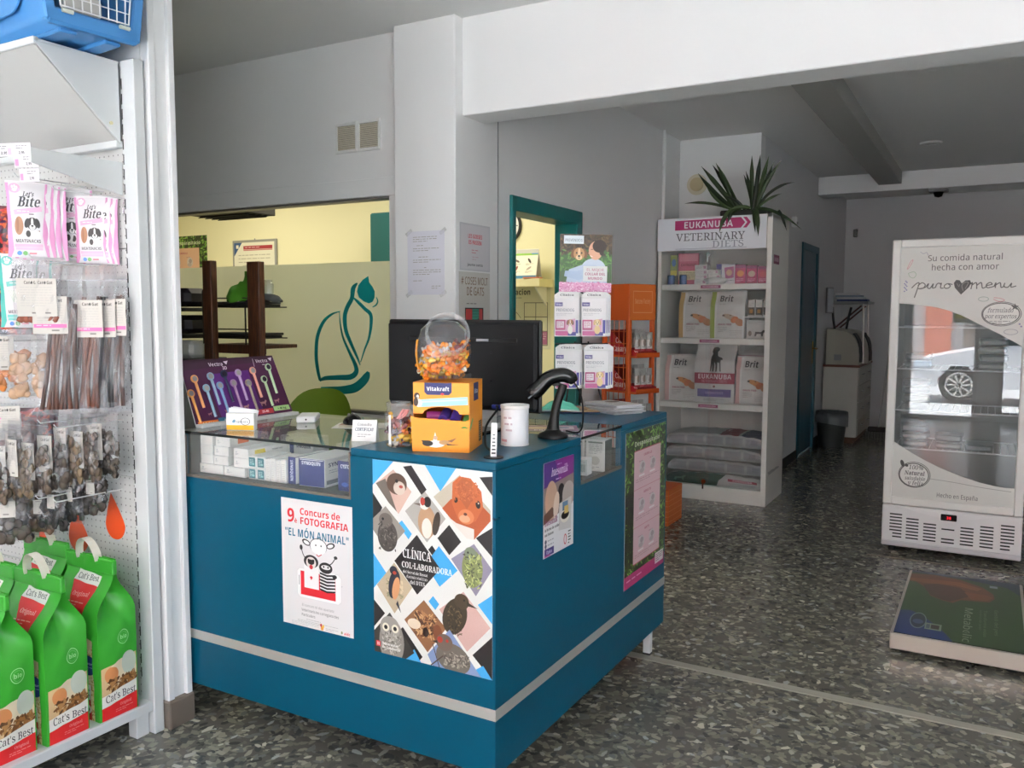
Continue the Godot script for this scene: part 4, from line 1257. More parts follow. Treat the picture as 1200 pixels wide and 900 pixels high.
func poop_bag_box():
	var w := 0.177; var h := 0.215; var d := 0.19
	var t := thing("dispenser_box", "orange cardboard dispenser box of pet waste bags on the counter corner", "dispenser box", Vector3(-1.494, 1.0725, -2.228), 0.345)
	var f := Pa.new(420, 300, "#ee9a2e")
	f.poly([[85, 0], [290, 0], [290, 78], [270, 100], [105, 100], [85, 78]], "#262a66")
	f.text("Vitakraft", 102, 68, 44, "#ffffff", -1, true, false, 170.0)
	f.poly([[205, 90], [220, 84], [235, 90], [220, 106]], "#d8263c")
	f.poly([[50, 140], [408, 112], [412, 176], [50, 200]], "#a8dcec"); f.poly([[60, 152], [400, 128], [400, 140], [60, 166]], "#d5f0f6")
	f.ell(28, 110, 22, 26, "#3a2a22"); f.ell(42, 168, 26, 34, "#e8e2da"); f.ell(20, 160, 18, 34, "#3a2a22"); f.ell(34, 116, 10, 16, "#efe8df"); f.ell(30, 124, 5, 4, "#111111")
	var fs := Pa.new(300, 420, "#ec9528")
	fs.rect(90, 10, 110, 110, "#262a66"); fs.text("Vita", 145, 76, 40, "#ffffff", 0, true); fs.rect(210, 260, 70, 130, "#5a3a22"); fs.lines(216, 270, 56, 8, 14, 4, "#c8b090")
	var og := mk(Color(0.90, 0.56, 0.15), 0.55)
	# upper front with arched slot, lower tray front, sides, back, top
	var b := Mb.new()
	var q := []
	for e in [[-w / 2, 0.118], [-w / 2 + 0.03, 0.118]]: q.append(Vector2(e[0], e[1]))
	for k in 9:
		var a := PI - PI * k / 8
		q.append(Vector2(0.058 * cos(a), 0.118 + 0.022 * sin(a)))
	for e in [[w / 2 - 0.03, 0.118], [w / 2, 0.118], [w / 2, h], [-w / 2, h]]: q.append(Vector2(e[0], e[1]))
	b.at(Vector3(0, 0, d / 2 - 0.002))
	b.prism(q, 0.002, Rect2(-w / 2, 0.10, w, h - 0.10))
	part("upper_front", b, mt(f.tex(), 0.5), t)
	var l := Pa.new(420, 220, "#ec9326")
	l.ell(170, 170, 70, 22, "#f0ece4"); l.ell(110, 168, 40, 18, "#26201e"); l.ell(236, 160, 40, 14, "#b98a5a"); l.poly([[150, 150], [168, 96], [184, 150]], "#f0ece4"); l.poly([[60, 150], [110, 150], [90, 176]], "#26201e"); l.poly([[260, 150], [330, 130], [290, 160]], "#8a6240"); l.poly([[250, 168], [350, 172], [260, 178]], "#3a2e28"); l.ell(170, 132, 16, 12, "#c9a48a")
	b = Mb.new()
	b.at(Vector3(0, 0, d / 2), 0, 0.06)
	var q2 := [Vector2(-w / 2 - 0.003, 0), Vector2(w / 2, 0), Vector2(w / 2 + 0.004, 0.104), Vector2(w / 2 - 0.01, 0.098), Vector2(-w / 2 + 0.01, 0.106), Vector2(-w / 2 - 0.006, 0.112)]
	b.prism(q2, 0.002, Rect2(-w / 2, 0.0, w, 0.112))
	part("tray_front", b, mt(l.tex(), 0.5), t)
	b = Mb.new()
	b.quad(Vector3(w / 2 + 0.0012, 0, d / 2 - 0.003), Vector3(w / 2 + 0.0012, 0, -d / 2), Vector3(w / 2 + 0.0012, h, -d / 2), Vector3(w / 2 + 0.0012, h, d / 2 - 0.003))
	var bb := Mb.new()
	bb.bx(w / 2 - 0.001, w / 2 + 0.001, 0, h, -d / 2, d / 2 - 0.003)
	part("side", join([bb, b]), [og, mt(fs.tex(), 0.5)], t)
	b = Mb.new()
	b.bx(-w / 2 - 0.001, -w / 2 + 0.001, 0, h, -d / 2, d / 2 - 0.003)
	part("side", b, og, t)
	b = Mb.new()
	b.bx(-w / 2, w / 2, h - 0.002, h, -d / 2, d / 2)
	b.bx(-w / 2, w / 2, 0, h, -d / 2, -d / 2 + 0.002)
	b.bx(-w / 2, w / 2, 0, 0.002, -d / 2, d / 2)
	b.bx(-w / 2, w / 2, 0.06, 0.062, -d / 2, d / 2 - 0.004)
	part("shell", b, og, t)
	var cols := [Color(0.86, 0.30, 0.52), Color(0.86, 0.30, 0.52), Color(0.30, 0.22, 0.55), Color(0.34, 0.24, 0.60), Color(0.42, 0.66, 0.32), Color(0.62, 0.22, 0.50)]
	var pos := [[-0.045, 0.097, 0.055, 0, 0], [0.022, 0.095, 0.058, 0, 0], [0.0, 0.118, 0.035, 1, 0.5], [0.036, 0.114, 0.04, 1, 0.2], [0.075, 0.095, 0.06, 1, 0.0], [-0.03, 0.116, 0.03, 0, 0.6]]
	var nm := ["pink waste bag roll at the left of the dispenser slot", "pink waste bag roll in the middle of the dispenser slot", "violet waste bag roll end-on in the dispenser slot", "violet waste bag roll right of the middle in the dispenser slot", "green waste bag roll at the right of the dispenser slot", "magenta waste bag roll behind the pink ones in the dispenser slot"]
	for k in 6:
		var r := Mb.new()
		r.at(Vector3.ZERO, 0.3 * pos[k][4], 0, PI / 2 if pos[k][3] == 0 else 0.0)
		if pos[k][3] == 1: r.xf = Transform3D(Basis(Vector3.RIGHT, PI / 2 + 0.15 * k), Vector3.ZERO)
		r.lathe([[0.005, -0.028], [0.0155, -0.029, 1], [0.0165, 0.0], [0.0155, 0.029, 1], [0.005, 0.028]], 18)
		var rp := t.transform * Vector3(pos[k][0], pos[k][1] - 0.012, pos[k][2] + 0.012)
		whole("waste_bag_roll", r, mk(cols[k], 0.35), nm[k], "bag roll", rp, t.rotation.y)

func monitor():
	var t := thing("computer_monitor", "black computer monitor seen from behind on the counter", "monitor", Vector3(-1.665, 1.0725, -2.56))
	var b := Mb.new()
	b.rbox(Vector3(0, 0.243, -0.012), Vector3(0.652, 0.322, 0.018), 0.006)
	part("bezel", b, M.black, t)
	b = Mb.new()
	b.rbox(Vector3(0, 0.243, 0.006), Vector3(0.636, 0.306, 0.022), 0.01)
	part("rear_shell", b, mk(Color(0.075, 0.078, 0.085), 0.4, 0.0, 0.3), t)
	b = Mb.new()
	b.rbox(Vector3(0, 0.243, -0.0225), Vector3(0.63, 0.30, 0.004), 0.001)
	part("screen", b, mk(Color(0.02, 0.02, 0.025), 0.1), t)
	b = Mb.new()
	b.rbox(Vector3(0.015, 0.333, 0.017), Vector3(0.46, 0.017, 0.004), 0.0018)
	part("vent_slot", b, M.blackgloss, t)
	b = Mb.new()
	for q in [[-0.225, 0.345], [-0.235, 0.333], [-0.225, 0.321]]: pass
	b.rbox(Vector3(0.105, 0.333, 0.0195), Vector3(0.05, 0.009, 0.002), 0.0008)
	part("logo_plate", b, mk(Color(0.55, 0.55, 0.57), 0.35, 0.6), t)
	for q in [[-0.05, 0.29], [0.05, 0.29], [-0.05, 0.19], [0.05, 0.19]]:
		b = Mb.new()
		b.disc(Vector3(q[0] + 0.09, q[1], 0.017), 0.004, 12, 0.001)
		part("mount_screw", b, M.blackgloss, t)
	b = Mb.new()
	b.rbox(Vector3(0.02, 0.12, 0.012), Vector3(0.08, 0.2, 0.022), 0.008)
	part("stand_neck", b, M.black, t)
	b = Mb.new()
	b.rbox(Vector3(0.02, 0.007, 0.02), Vector3(0.24, 0.013, 0.18), 0.005)
	part("stand_base", b, M.blackgloss, t)
	b = Mb.new()
	b.rbox(Vector3(0.17, 0.10, 0.02), Vector3(0.05, 0.014, 0.012), 0.003)
	part("blue_plug", b, mk(Color(0.10, 0.16, 0.55), 0.4), t)

func scanner():
	var t := thing("barcode_scanner", "black handheld barcode scanner resting in its curved stand", "scanner", Vector3(-1.302, 1.0725, -2.585), 0.55)
	var b := Mb.new()
	b.lathe([[0.0001, 0.0], [0.052, 0.0, 1], [0.053, 0.006], [0.048, 0.014], [0.03, 0.022], [0.018, 0.034], [0.0001, 0.036]], 28)
	b.xf = Transform3D(Basis().scaled(Vector3(1.0, 1.0, 1.15)), Vector3.ZERO)
	part("stand_base", b, M.black, t)
	b = Mb.new()
	b.tube(spline([Vector3(0.0, 0.02, 0.0), Vector3(0.004, 0.06, 0.0), Vector3(0.012, 0.11, 0.0), Vector3(0.028, 0.16, 0.0), Vector3(0.036, 0.185, 0.0)], 6), [0.026, 0.0245, 0.023, 0.0215, 0.020, 0.019, 0.018, 0.0172, 0.0165, 0.016, 0.0158, 0.0156, 0.0154, 0.0152, 0.015, 0.015, 0.015, 0.015, 0.015, 0.015, 0.015, 0.015, 0.015, 0.014, 0.012], 14)
	part("stand_stem", b, M.black, t)
	b = Mb.new()
	b.tube(spline([Vector3(-0.075, 0.148, 0.0), Vector3(-0.05, 0.172, 0.0), Vector3(-0.015, 0.205, 0.0), Vector3(0.03, 0.217, 0.0), Vector3(0.06, 0.207, 0.0), Vector3(0.074, 0.192, 0.0)], 5), [0.027, 0.028, 0.029, 0.029, 0.0285, 0.028, 0.0275, 0.027, 0.0268, 0.0265, 0.026, 0.026, 0.026, 0.0258, 0.0255, 0.025, 0.025, 0.0245, 0.024, 0.0235, 0.023, 0.022, 0.02, 0.018, 0.016, 0.012], 16)
	part("scanner_body", b, M.blackgloss, t)
	b = Mb.new()
	b.at(Vector3(-0.076, 0.147, 0.0), 0, 0, -0.85)
	b.rbox(Vector3.ZERO, Vector3(0.006, 0.03, 0.04), 0.002)
	part("scan_window", b, mk(Color(0.25, 0.30, 0.34), 0.1), t)
	b = Mb.new()
	b.rbox(Vector3(0.01, 0.186, 0.0), Vector3(0.03, 0.014, 0.016), 0.004)
	part("trigger", b, M.dark, t)
	part("cable", tube_mesh([Vector3(0.072, 0.192, 0), Vector3(0.10, 0.14, -0.02), Vector3(0.11, 0.05, -0.05), Vector3(0.10, 0.006, -0.09), Vector3(0.06, 0.004, -0.14)], 0.003), M.black, t)

func collar_stand():
	# wire stand with hanging collar packs and a picture header
	var org := Vector3(-1.62, 1.0725, -3.50)
	var yaw := 0.50
	var t := thing("collar_display_stand", "black wire counter stand that carries dog collar packs and a picture header", "display stand", org, yaw)
	var rod := func(p: Array) -> Mb:
		var m := Mb.new(); m.tube(p, 0.004, 6); return m
	part("leg", rod.call([Vector3(-0.075, 0.0, 0.06), Vector3(-0.03, 0.30, 0.0)]), M.black, t)
	part("leg", rod.call([Vector3(0.095, 0.0, 0.06), Vector3(0.03, 0.30, 0.0)]), M.black, t)
	part("leg", rod.call([Vector3(0.0, 0.0, -0.11), Vector3(0.0, 0.30, 0.0)]), M.black, t)
	part("mast", rod.call([Vector3(0, 0.02, 0.0), Vector3(0, 0.56, 0.0)]), M.black, t)
	for y in [0.29, 0.515]: part("cross_bar", rod.call([Vector3(-0.12, y, 0.004), Vector3(0.12, y, 0.004)]), M.black, t)
	var p := Pa.new(330, 360, "#3d5a36")
	p.rect(0, 0, 330, 120, "#4a3a2c"); p.leaves(0, 0, 330, 130, 160, ["#5c4a34", "#3a3226", "#6a5a3c", "#2e2a20"], 3, 16); p.leaves(0, 100, 330, 120, 160, ["#4f7a3c", "#5d8f46", "#3b6231"], 5, 14)
	p.ell(215, 215, 78, 66, "#c9d6e4"); p.poly([[30, 350], [60, 220], [140, 190], [230, 190], [290, 260], [320, 350]], "#b8c9dc")
	p.poly([[110, 230], [210, 200], [240, 250], [120, 285], [30, 262], [36, 228]], "#a8bdd6")
	p.ell(226, 100, 44, 58, "#d8a68a"); p.ell(250, 72, 44, 40, "#2e2018"); p.ell(264, 108, 14, 22, "#2e2018"); p.poly([[190, 104], [178, 118], [192, 122]], "#d8a68a"); p.line([[192, 132], [206, 138]], 4, "#f3ece6"); p.line([[196, 94], [208, 92]], 3, "#33221a")
	p.dog(122, 122, 56, "#7a5233", "#b58a5c", "#e0c29a")
	p.rect(24, 8, 126, 52, "#d8e4ea"); p.text("PREVENDOG", 87, 46, 24, "#5a6d7d", 0, false, false, 112.0)
	p.rect(0, 300, 330, 60, "#d79abf")
	p.leaves(0, 296, 330, 64, 200, ["#e8c4da", "#c46f9f", "#f3e2ec", "#b95c92"], 8, 6)
	p.rect(150, 196, 152, 96, "#dfe4e3"); p.text("EL MEJOR", 226, 228, 24, "#b9768c", 0, false, false, 110.0); p.text("COLLAR DEL", 226, 254, 24, "#a85f7c", 0, true, false, 130.0); p.text("MUNDO", 226, 281, 24, "#a85f7c", 0, true)
	var hd := poster(0.235, 0.26)
	var o := part("picture_header", hd, [M.card, mt(p.tex(), 0.35)], t)
	o.position = Vector3(-0.105, 0.525, 0.012); o.rotation = Vector3(-0.06, 0, -0.02)
	# packs
	var tx := []
	for k in 2:
		var f := Pa.new(200, 260, "#eeecec")
		f.rect(4, 30, 62, 26, "#3a2f7a"); f.text("Virbac", 12, 49, 16, "#ffffff", -1, true)
		f.text("PREVENDOG", 12, 92, 28, "#5a5a66", -1, false, false, 150.0)
		f.lines(14, 104, 130, 2, 10, 3, "#b8b8bc", k)
		f.rect(8, 148, 80, 70, "#a8326c"); f.rect(18, 158, 60, 46, "#e9dfe4"); f.lines(22, 164, 48, 4, 10, 3, "#a8326c", 3)
		f.poly([[88, 150], [168, 140], [168, 250], [8, 250], [8, 222], [88, 222]], "#d9a9c4"); f.rect(8, 226, 104, 30, "#b84a86"); f.rect(110, 232, 66, 24, "#3a2f8a"); f.rect(172, 150, 22, 90, "#332a8a")
		if k: f.dog(128, 168, 34, "#c9a06a", "#e4c48e", "#f2e4c4"); f.ell(128, 216, 24, 30, "#e4c48e")
		else: f.dog(128, 168, 32, "#3a2418", "#a8693c", "#f1ece4"); f.ell(128, 216, 20, 30, "#f1ece4")
		if k: f.dog(128, 168, 34, "#c9a06a", "#e4c48e", "#f2e4c4")
		tx.append(mt(f.tex(), 0.35))
	var ph := Pa.new(120, 50, "#f2f1f0")
	ph.text("Clinica", 60, 36, 30, "#222226", 0, true, true)
	var th := mt(ph.tex(), 0.5)
	var rows := [[-0.072, 0.325, 0, "upper left"], [0.048, 0.325, 1, "upper right"], [-0.066, 0.092, 0, "lower left"], [0.062, 0.092, 1, "lower right"]]
	for r in rows:
		for n in 3:
			var w := 0.112; var h := 0.172
			var pk := thing("collar_pack", "dog collar carton, %s of the %s pile on the black wire stand" % [["front one", "middle one", "rear one"][n], r[3]], "collar pack", Vector3.ZERO, yaw, "")
			pk.position = org + Basis(Vector3.UP, yaw) * Vector3(r[0] + 0.012 * n, r[1], 0.075 - 0.028 * n)
			part("carton", carton(Vector3(w, h, 0.024)), [M.card, tx[r[2]], mk(Color(0.85, 0.85, 0.87), 0.4), M.card], pk)
			var b := Mb.new()
			var q := []
			for e in [[-w / 2, h], [w / 2, h], [w / 2, h + 0.012], [w / 2 - 0.02, h + 0.026], [-w / 2 + 0.02, h + 0.026], [-w / 2, h + 0.012]]: q.append(Vector2(e[0], e[1]))
			b.at(Vector3(0, 0, 0.010))
			b.prism(q, 0.0012)
			var b2 := Mb.new()
			b2.quad(Vector3(-0.035, h + 0.002, 0.0116), Vector3(0.035, h + 0.002, 0.0116), Vector3(0.035, h + 0.022, 0.0116), Vector3(-0.035, h + 0.022, 0.0116))
			part("hang_tab", join([b, b2]), [M.card, th], pk)

# ============================ metal shelving with hanging snacks =============
func build_gondola():
	var t := thing("gondola_shelving", "white metal pegboard shelving unit with a sloped canopy at the left edge", "shelving")
	var wm: Material = M.white_metal
	var x1 := -2.6; var x2 := -2.53
	var b := Mb.new()
	b.rb(x1, x2, 0, 2.345, -1.935, -1.895, 0.003)
	part("upright", b, wm, t)
	b = Mb.new()
	for k in 42: b.bx(x1 + 0.004, x1 + 0.009, 0.2 + k * 0.05, 0.235 + k * 0.05, -1.8955, -1.8945)
	part("upright_slots", b, M.dark, t, true)
	b = Mb.new()
	b.rb(-3.9, -3.83, 0, 2.345, -1.935, -1.895, 0.003)
	part("upright", b, wm, t)
	# pegboard with punched holes
	var p := Pa.new(512, 512, "#cbcbc9")
	for i in 16:
		for j in 16: p.ell(16 + i * 32, 16 + j * 32, 3.6, 3.6, "#7d7d7c")
	var pm := mt(p.tex(), 0.45)
	pm.uv1_triplanar = true; pm.uv1_world_triplanar = true; pm.uv1_scale = Vector3.ONE / 0.4
	for q in [[0.12, 0.52], [0.52, 0.92], [0.92, 1.32], [1.32, 1.72], [1.72, 2.08]]:
		b = Mb.new()
		b.rb(-3.83, x1, q[0], q[1] - 0.002, -1.925, -1.905, 0.002)
		part("peg_panel", b, pm, t)
	b = Mb.new()
	b.bx(-3.83, x1, 2.08, 2.345, -1.925, -1.905)
	part("back_panel", b, wm, t)
	# base shelf
	b = Mb.new()
	b.rb(-3.9, -2.537, 0.117, 0.122, -1.893, -1.25, 0.001)
	part("base_shelf", b, wm, t)
	b = Mb.new()
	b.rb(-2.54, -2.535, 0.088, 0.1205, -1.893, -1.25, 0.001)
	part("shelf_lip", b, wm, t)
	b = Mb.new()
	b.rb(-3.9, -2.54, 0.088, 0.117, -1.255, -1.25, 0.001)
	part("shelf_front", b, wm, t)
	b = Mb.new()
	b.rb(-2.60, -2.555, 0.0, 0.088, -1.89, -1.84, 0.002)
	part("foot", b, wm, t)
	# canopy: sloped printed sheet between white cheeks
	b = Mb.new()
	b.at(Vector3(-2.6, 0, 0), PI / 2)
	b.prism([Vector2(1.60, 2.33), Vector2(1.885, 2.335), Vector2(1.885, 2.07)], 0.006)
	part("canopy_cheek", b, wm, t)
	b = Mb.new()
	b.rb(-3.88, -2.595, 2.322, 2.345, -1.615, -1.595, 0.003)
	part("canopy_rail", b, wm, t)
	b = Mb.new()
	b.rb(-3.88, -2.595, 2.332, 2.340, -1.89, -1.60, 0.001)
	part("canopy_top", b, wm, t)
	b = Mb.new()
	b.quad(Vector3(-3.88, 2.072, -1.882), Vector3(-2.601, 2.072, -1.882), Vector3(-2.601, 2.322, -1.605), Vector3(-3.88, 2.322, -1.605))
	part("canopy_sheet", b, mk(Color(0.68, 0.68, 0.67), 0.25), t)
	b = Mb.new()
	b.rb(-3.88, -2.6, 2.055, 2.08, -1.90, -1.872, 0.003)
	part("canopy_lower_rail", b, wm, t)
	b = Mb.new()
	b.cyl(Vector3.ZERO, 0.006, 0.004, 12)
	var sc := part("cheek_screw", b, mk(Color(0.85, 0.82, 0.65), 0.3), t)
	sc.position = Vector3(-2.592, 2.13, -1.85); sc.rotation = Vector3(0, 0, -PI / 2)
	# tapered bracket under the canopy
	b = Mb.new()
	b.at(Vector3(-2.612, 0, 0), PI / 2)
	b.prism([Vector2(1.58, 1.962), Vector2(1.895, 1.898), Vector2(1.895, 2.008), Vector2(1.58, 2.006)], 0.008)
	part("bracket", b, wm, t)
	# orange drops printed on the lower pegboard
	var op := mk(Color(0.90, 0.30, 0.05), 0.5)
	for q in [[-2.725, 0.735, 0.055], [-2.945, 0.66, 0.06], [-3.18, 0.58, 0.06]]:
		b = Mb.new()
		var pts := []
		for k in 17:
			var a := PI + PI * k / 16
			pts.append(Vector2(q[0] + q[2] * cos(a), q[1] + q[2] * sin(a)))
		for k in 8:
			var e := float(k + 1) / 8
			pts.append(Vector2(q[0] + q[2] * (1 - e) * 1.0 * (1.0 - 0.1 * e) - 0.02 * e, q[1] + 0.115 * pow(e, 0.8)))
		for k in 7:
			var e := 1.0 - float(k + 1) / 8
			pts.append(Vector2(q[0] - q[2] * (1 - e) - 0.02 * e, q[1] + 0.115 * pow(e, 0.8)))
		b.at(Vector3(0, 0, -1.9055))
		b.prism(pts, 0.001)
		part("orange_drop", b, op, t)
	# hooks
	for q in [[-2.82, 1.945], [-2.72, 1.92], [-2.62, 1.89], [-2.84, 1.685], [-2.76, 1.68], [-2.68, 1.66], [-2.99, 1.70], [-2.95, 1.40], [-2.90, 1.21], [-2.75, 1.13], [-2.66, 1.12], [-2.78, 0.87], [-2.68, 0.87], [-3.0, 0.97]]:
		b = Mb.new()
		b.tube([Vector3(q[0], q[1], -1.905), Vector3(q[0], q[1], -1.66), Vector3(q[0], q[1] + 0.012, -1.65)], 0.0022, 6)
		part("hook", b, M.wire, t)
	b = Mb.new()
	b.tube([Vector3(-2.615, 1.86, -1.90), Vector3(-2.55, 1.878, -1.86)], 0.002, 5)
	b.tube([Vector3(-2.615, 1.83, -1.90), Vector3(-2.55, 1.848, -1.86)], 0.002, 5)
	b.tube([Vector3(-2.615, 1.86, -1.90), Vector3(-2.615, 1.83, -1.90)], 0.002, 5)
	part("spare_hook", b, M.chrome, t)
	# price tags on hook ends
	for k in 4:
		var pt := Pa.new(180, 80, "#d8d3d8")
		pt.rect(8, 30, 26, 40, "#d98ab4" if k else "#e6b7cf"); pt.lines(70, 16, 80, 2, 13, 4, "#777777", k); pt.text("2,95", 110, 66, 22, "#333333", 0, true)
		var w: float = [0.075, 0.075, 0.062, 0.09][k]
		var g := whole("price_tag", poster(w, 0.042), [M.paper, mt(pt.tex(), 0.5)], ["uppermost white price tag below the canopy", "middle white price tag below the canopy", "lowest white price tag above the snack pouches", "white price tag at the left photo edge below the canopy"][k], "price tag", [Vector3(-2.765, 1.995, -1.60), Vector3(-2.745, 1.960, -1.61), Vector3(-2.735, 1.915, -1.62), Vector3(-2.86, 2.0, -1.59)][k], 0.55)
		g.rotation.z = 0.04
	hanging_snacks()
	litter_bags()
	carrier()

func bite_tex(c1: String, c2: String, chew: bool) -> StandardMaterial3D:
	var f := Pa.new(240, 460, "#dbd8da")
	f.poly([[0, 0], [16, 0], [22, 200], [34, 420], [20, 460], [0, 460]], c1)
	f.poly([[240, 0], [228, 0], [222, 200], [206, 330], [226, 460], [240, 460]], c1)
	f.ell(50, 44, 34, 30, c2); f.ell(38, 36, 6, 10, "#ffffff"); f.ell(52, 32, 6, 10, "#ffffff"); f.ell(64, 40, 6, 10, "#ffffff"); f.ell(50, 54, 14, 10, "#ffffff")
	f.text("Let's", 128, 92, 40, "#16131a", 0, true, true, 66.0, 0.25)
	f.text("Bite", 128, 154, 84, "#16131a", 0, true, true, 136.0, 0.25)
	f.poly([[40, 176], [206, 150], [208, 180], [42, 206]], c2); f.lines(60, 180, 120, 1, 9, 5, "#f6eef2"); f.lines(130, 196, 60, 1, 9, 6, "#6a4a5c")
	if chew:
		for k in 5: f.ell(74 + 7 * k, 262, 7, 44, "#f6f2ea", -0.9 + 0.3 * k); f.line([[50 + 9 * k, 226], [80 + 6 * k, 300]], 4, "#b9c9b4")
		f.dog(150, 270, 40, "#3a2a22", "#b98a5a", "#efe6da")
	else:
		f.ell(68, 270, 26, 56, "#a8785a"); f.ell(60, 266, 8, 46, "#8f6248")
		f.dog(148, 256, 54, "#1d1918", "#26211f", "#f2efec", 0.95); f.line([[110, 320], [190, 300]], 7, "#8a6a52"); f.poly([[112, 300], [186, 300], [196, 346], [104, 346]], "#e4dfdc"); f.ell(122, 318, 14, 20, "#2b2523")
	f.text("MEATSNACKS", 120, 372, 26, "#33262c", 0, true, false, 150.0)
	f.rect(40, 380, 166, 18, c2); f.rect(44, 400, 160, 16, c2 if chew else "#e6b2cb")
	f.ell(66, 436, 14, 13, "#3f77c2"); f.ell(100, 436, 14, 13, "#5a9b4c"); f.lines(124, 432, 70, 1, 8, 9, "#c46a78")
	f.rect(0, 0, 240, 12, "#e4e0e2")
	return mt(f.tex(), 0.32)

func label_tex(pink: int) -> StandardMaterial3D:
	var f := Pa.new(130, 160, "#c8c3bb")
	f.text("Can", 36, 24, 18, "#4a443f", -1, true); f.ell(74, 18, 4, 6, "#222222"); f.text("Gat", 82, 24, 18, "#4a443f", -1, true)
	f.lines(16, 36, 96, 8, 11, 3, "#b9b5b0", pink + 2)
	if pink == 1:
		f.rect(4, 118, 122, 16, "#e06aa4"); f.lines(14, 122, 90, 1, 8, 4, "#f3d3e2")
	if pink == 2:
		var q := []
		for k in 10:
			var r := 20.0 if k % 2 == 0 else 9.0
			q.append([28 + r * sin(TAU * k / 10), 62 - r * cos(TAU * k / 10)])
		f.poly(q, "#e878b4")
	f.lines(70, 142, 46, 1, 8, 6, "#77716c", 3)
	return mt(f.tex(), 0.6)

func clear_bag(called: String, label: String, cat: String, p: Vector3, yaw: float, w: float, h: float, d: float, sd: int, group := "") -> Node3D:
	var t := thing(called, label, cat, p, yaw, group)
	part("film", pouch(w, h, d, 2.2, 0.07, sd, 0.0, 0.0035), M.film, t)
	var b := Mb.new()
	b.bx(-w * 0.49, w * 0.49, h * 0.90, h * 0.905, 0.0008, 0.0022)
	part("zip", b, glass(0.35, Color(0.95, 0.95, 0.97), 0.3), t)
	return t

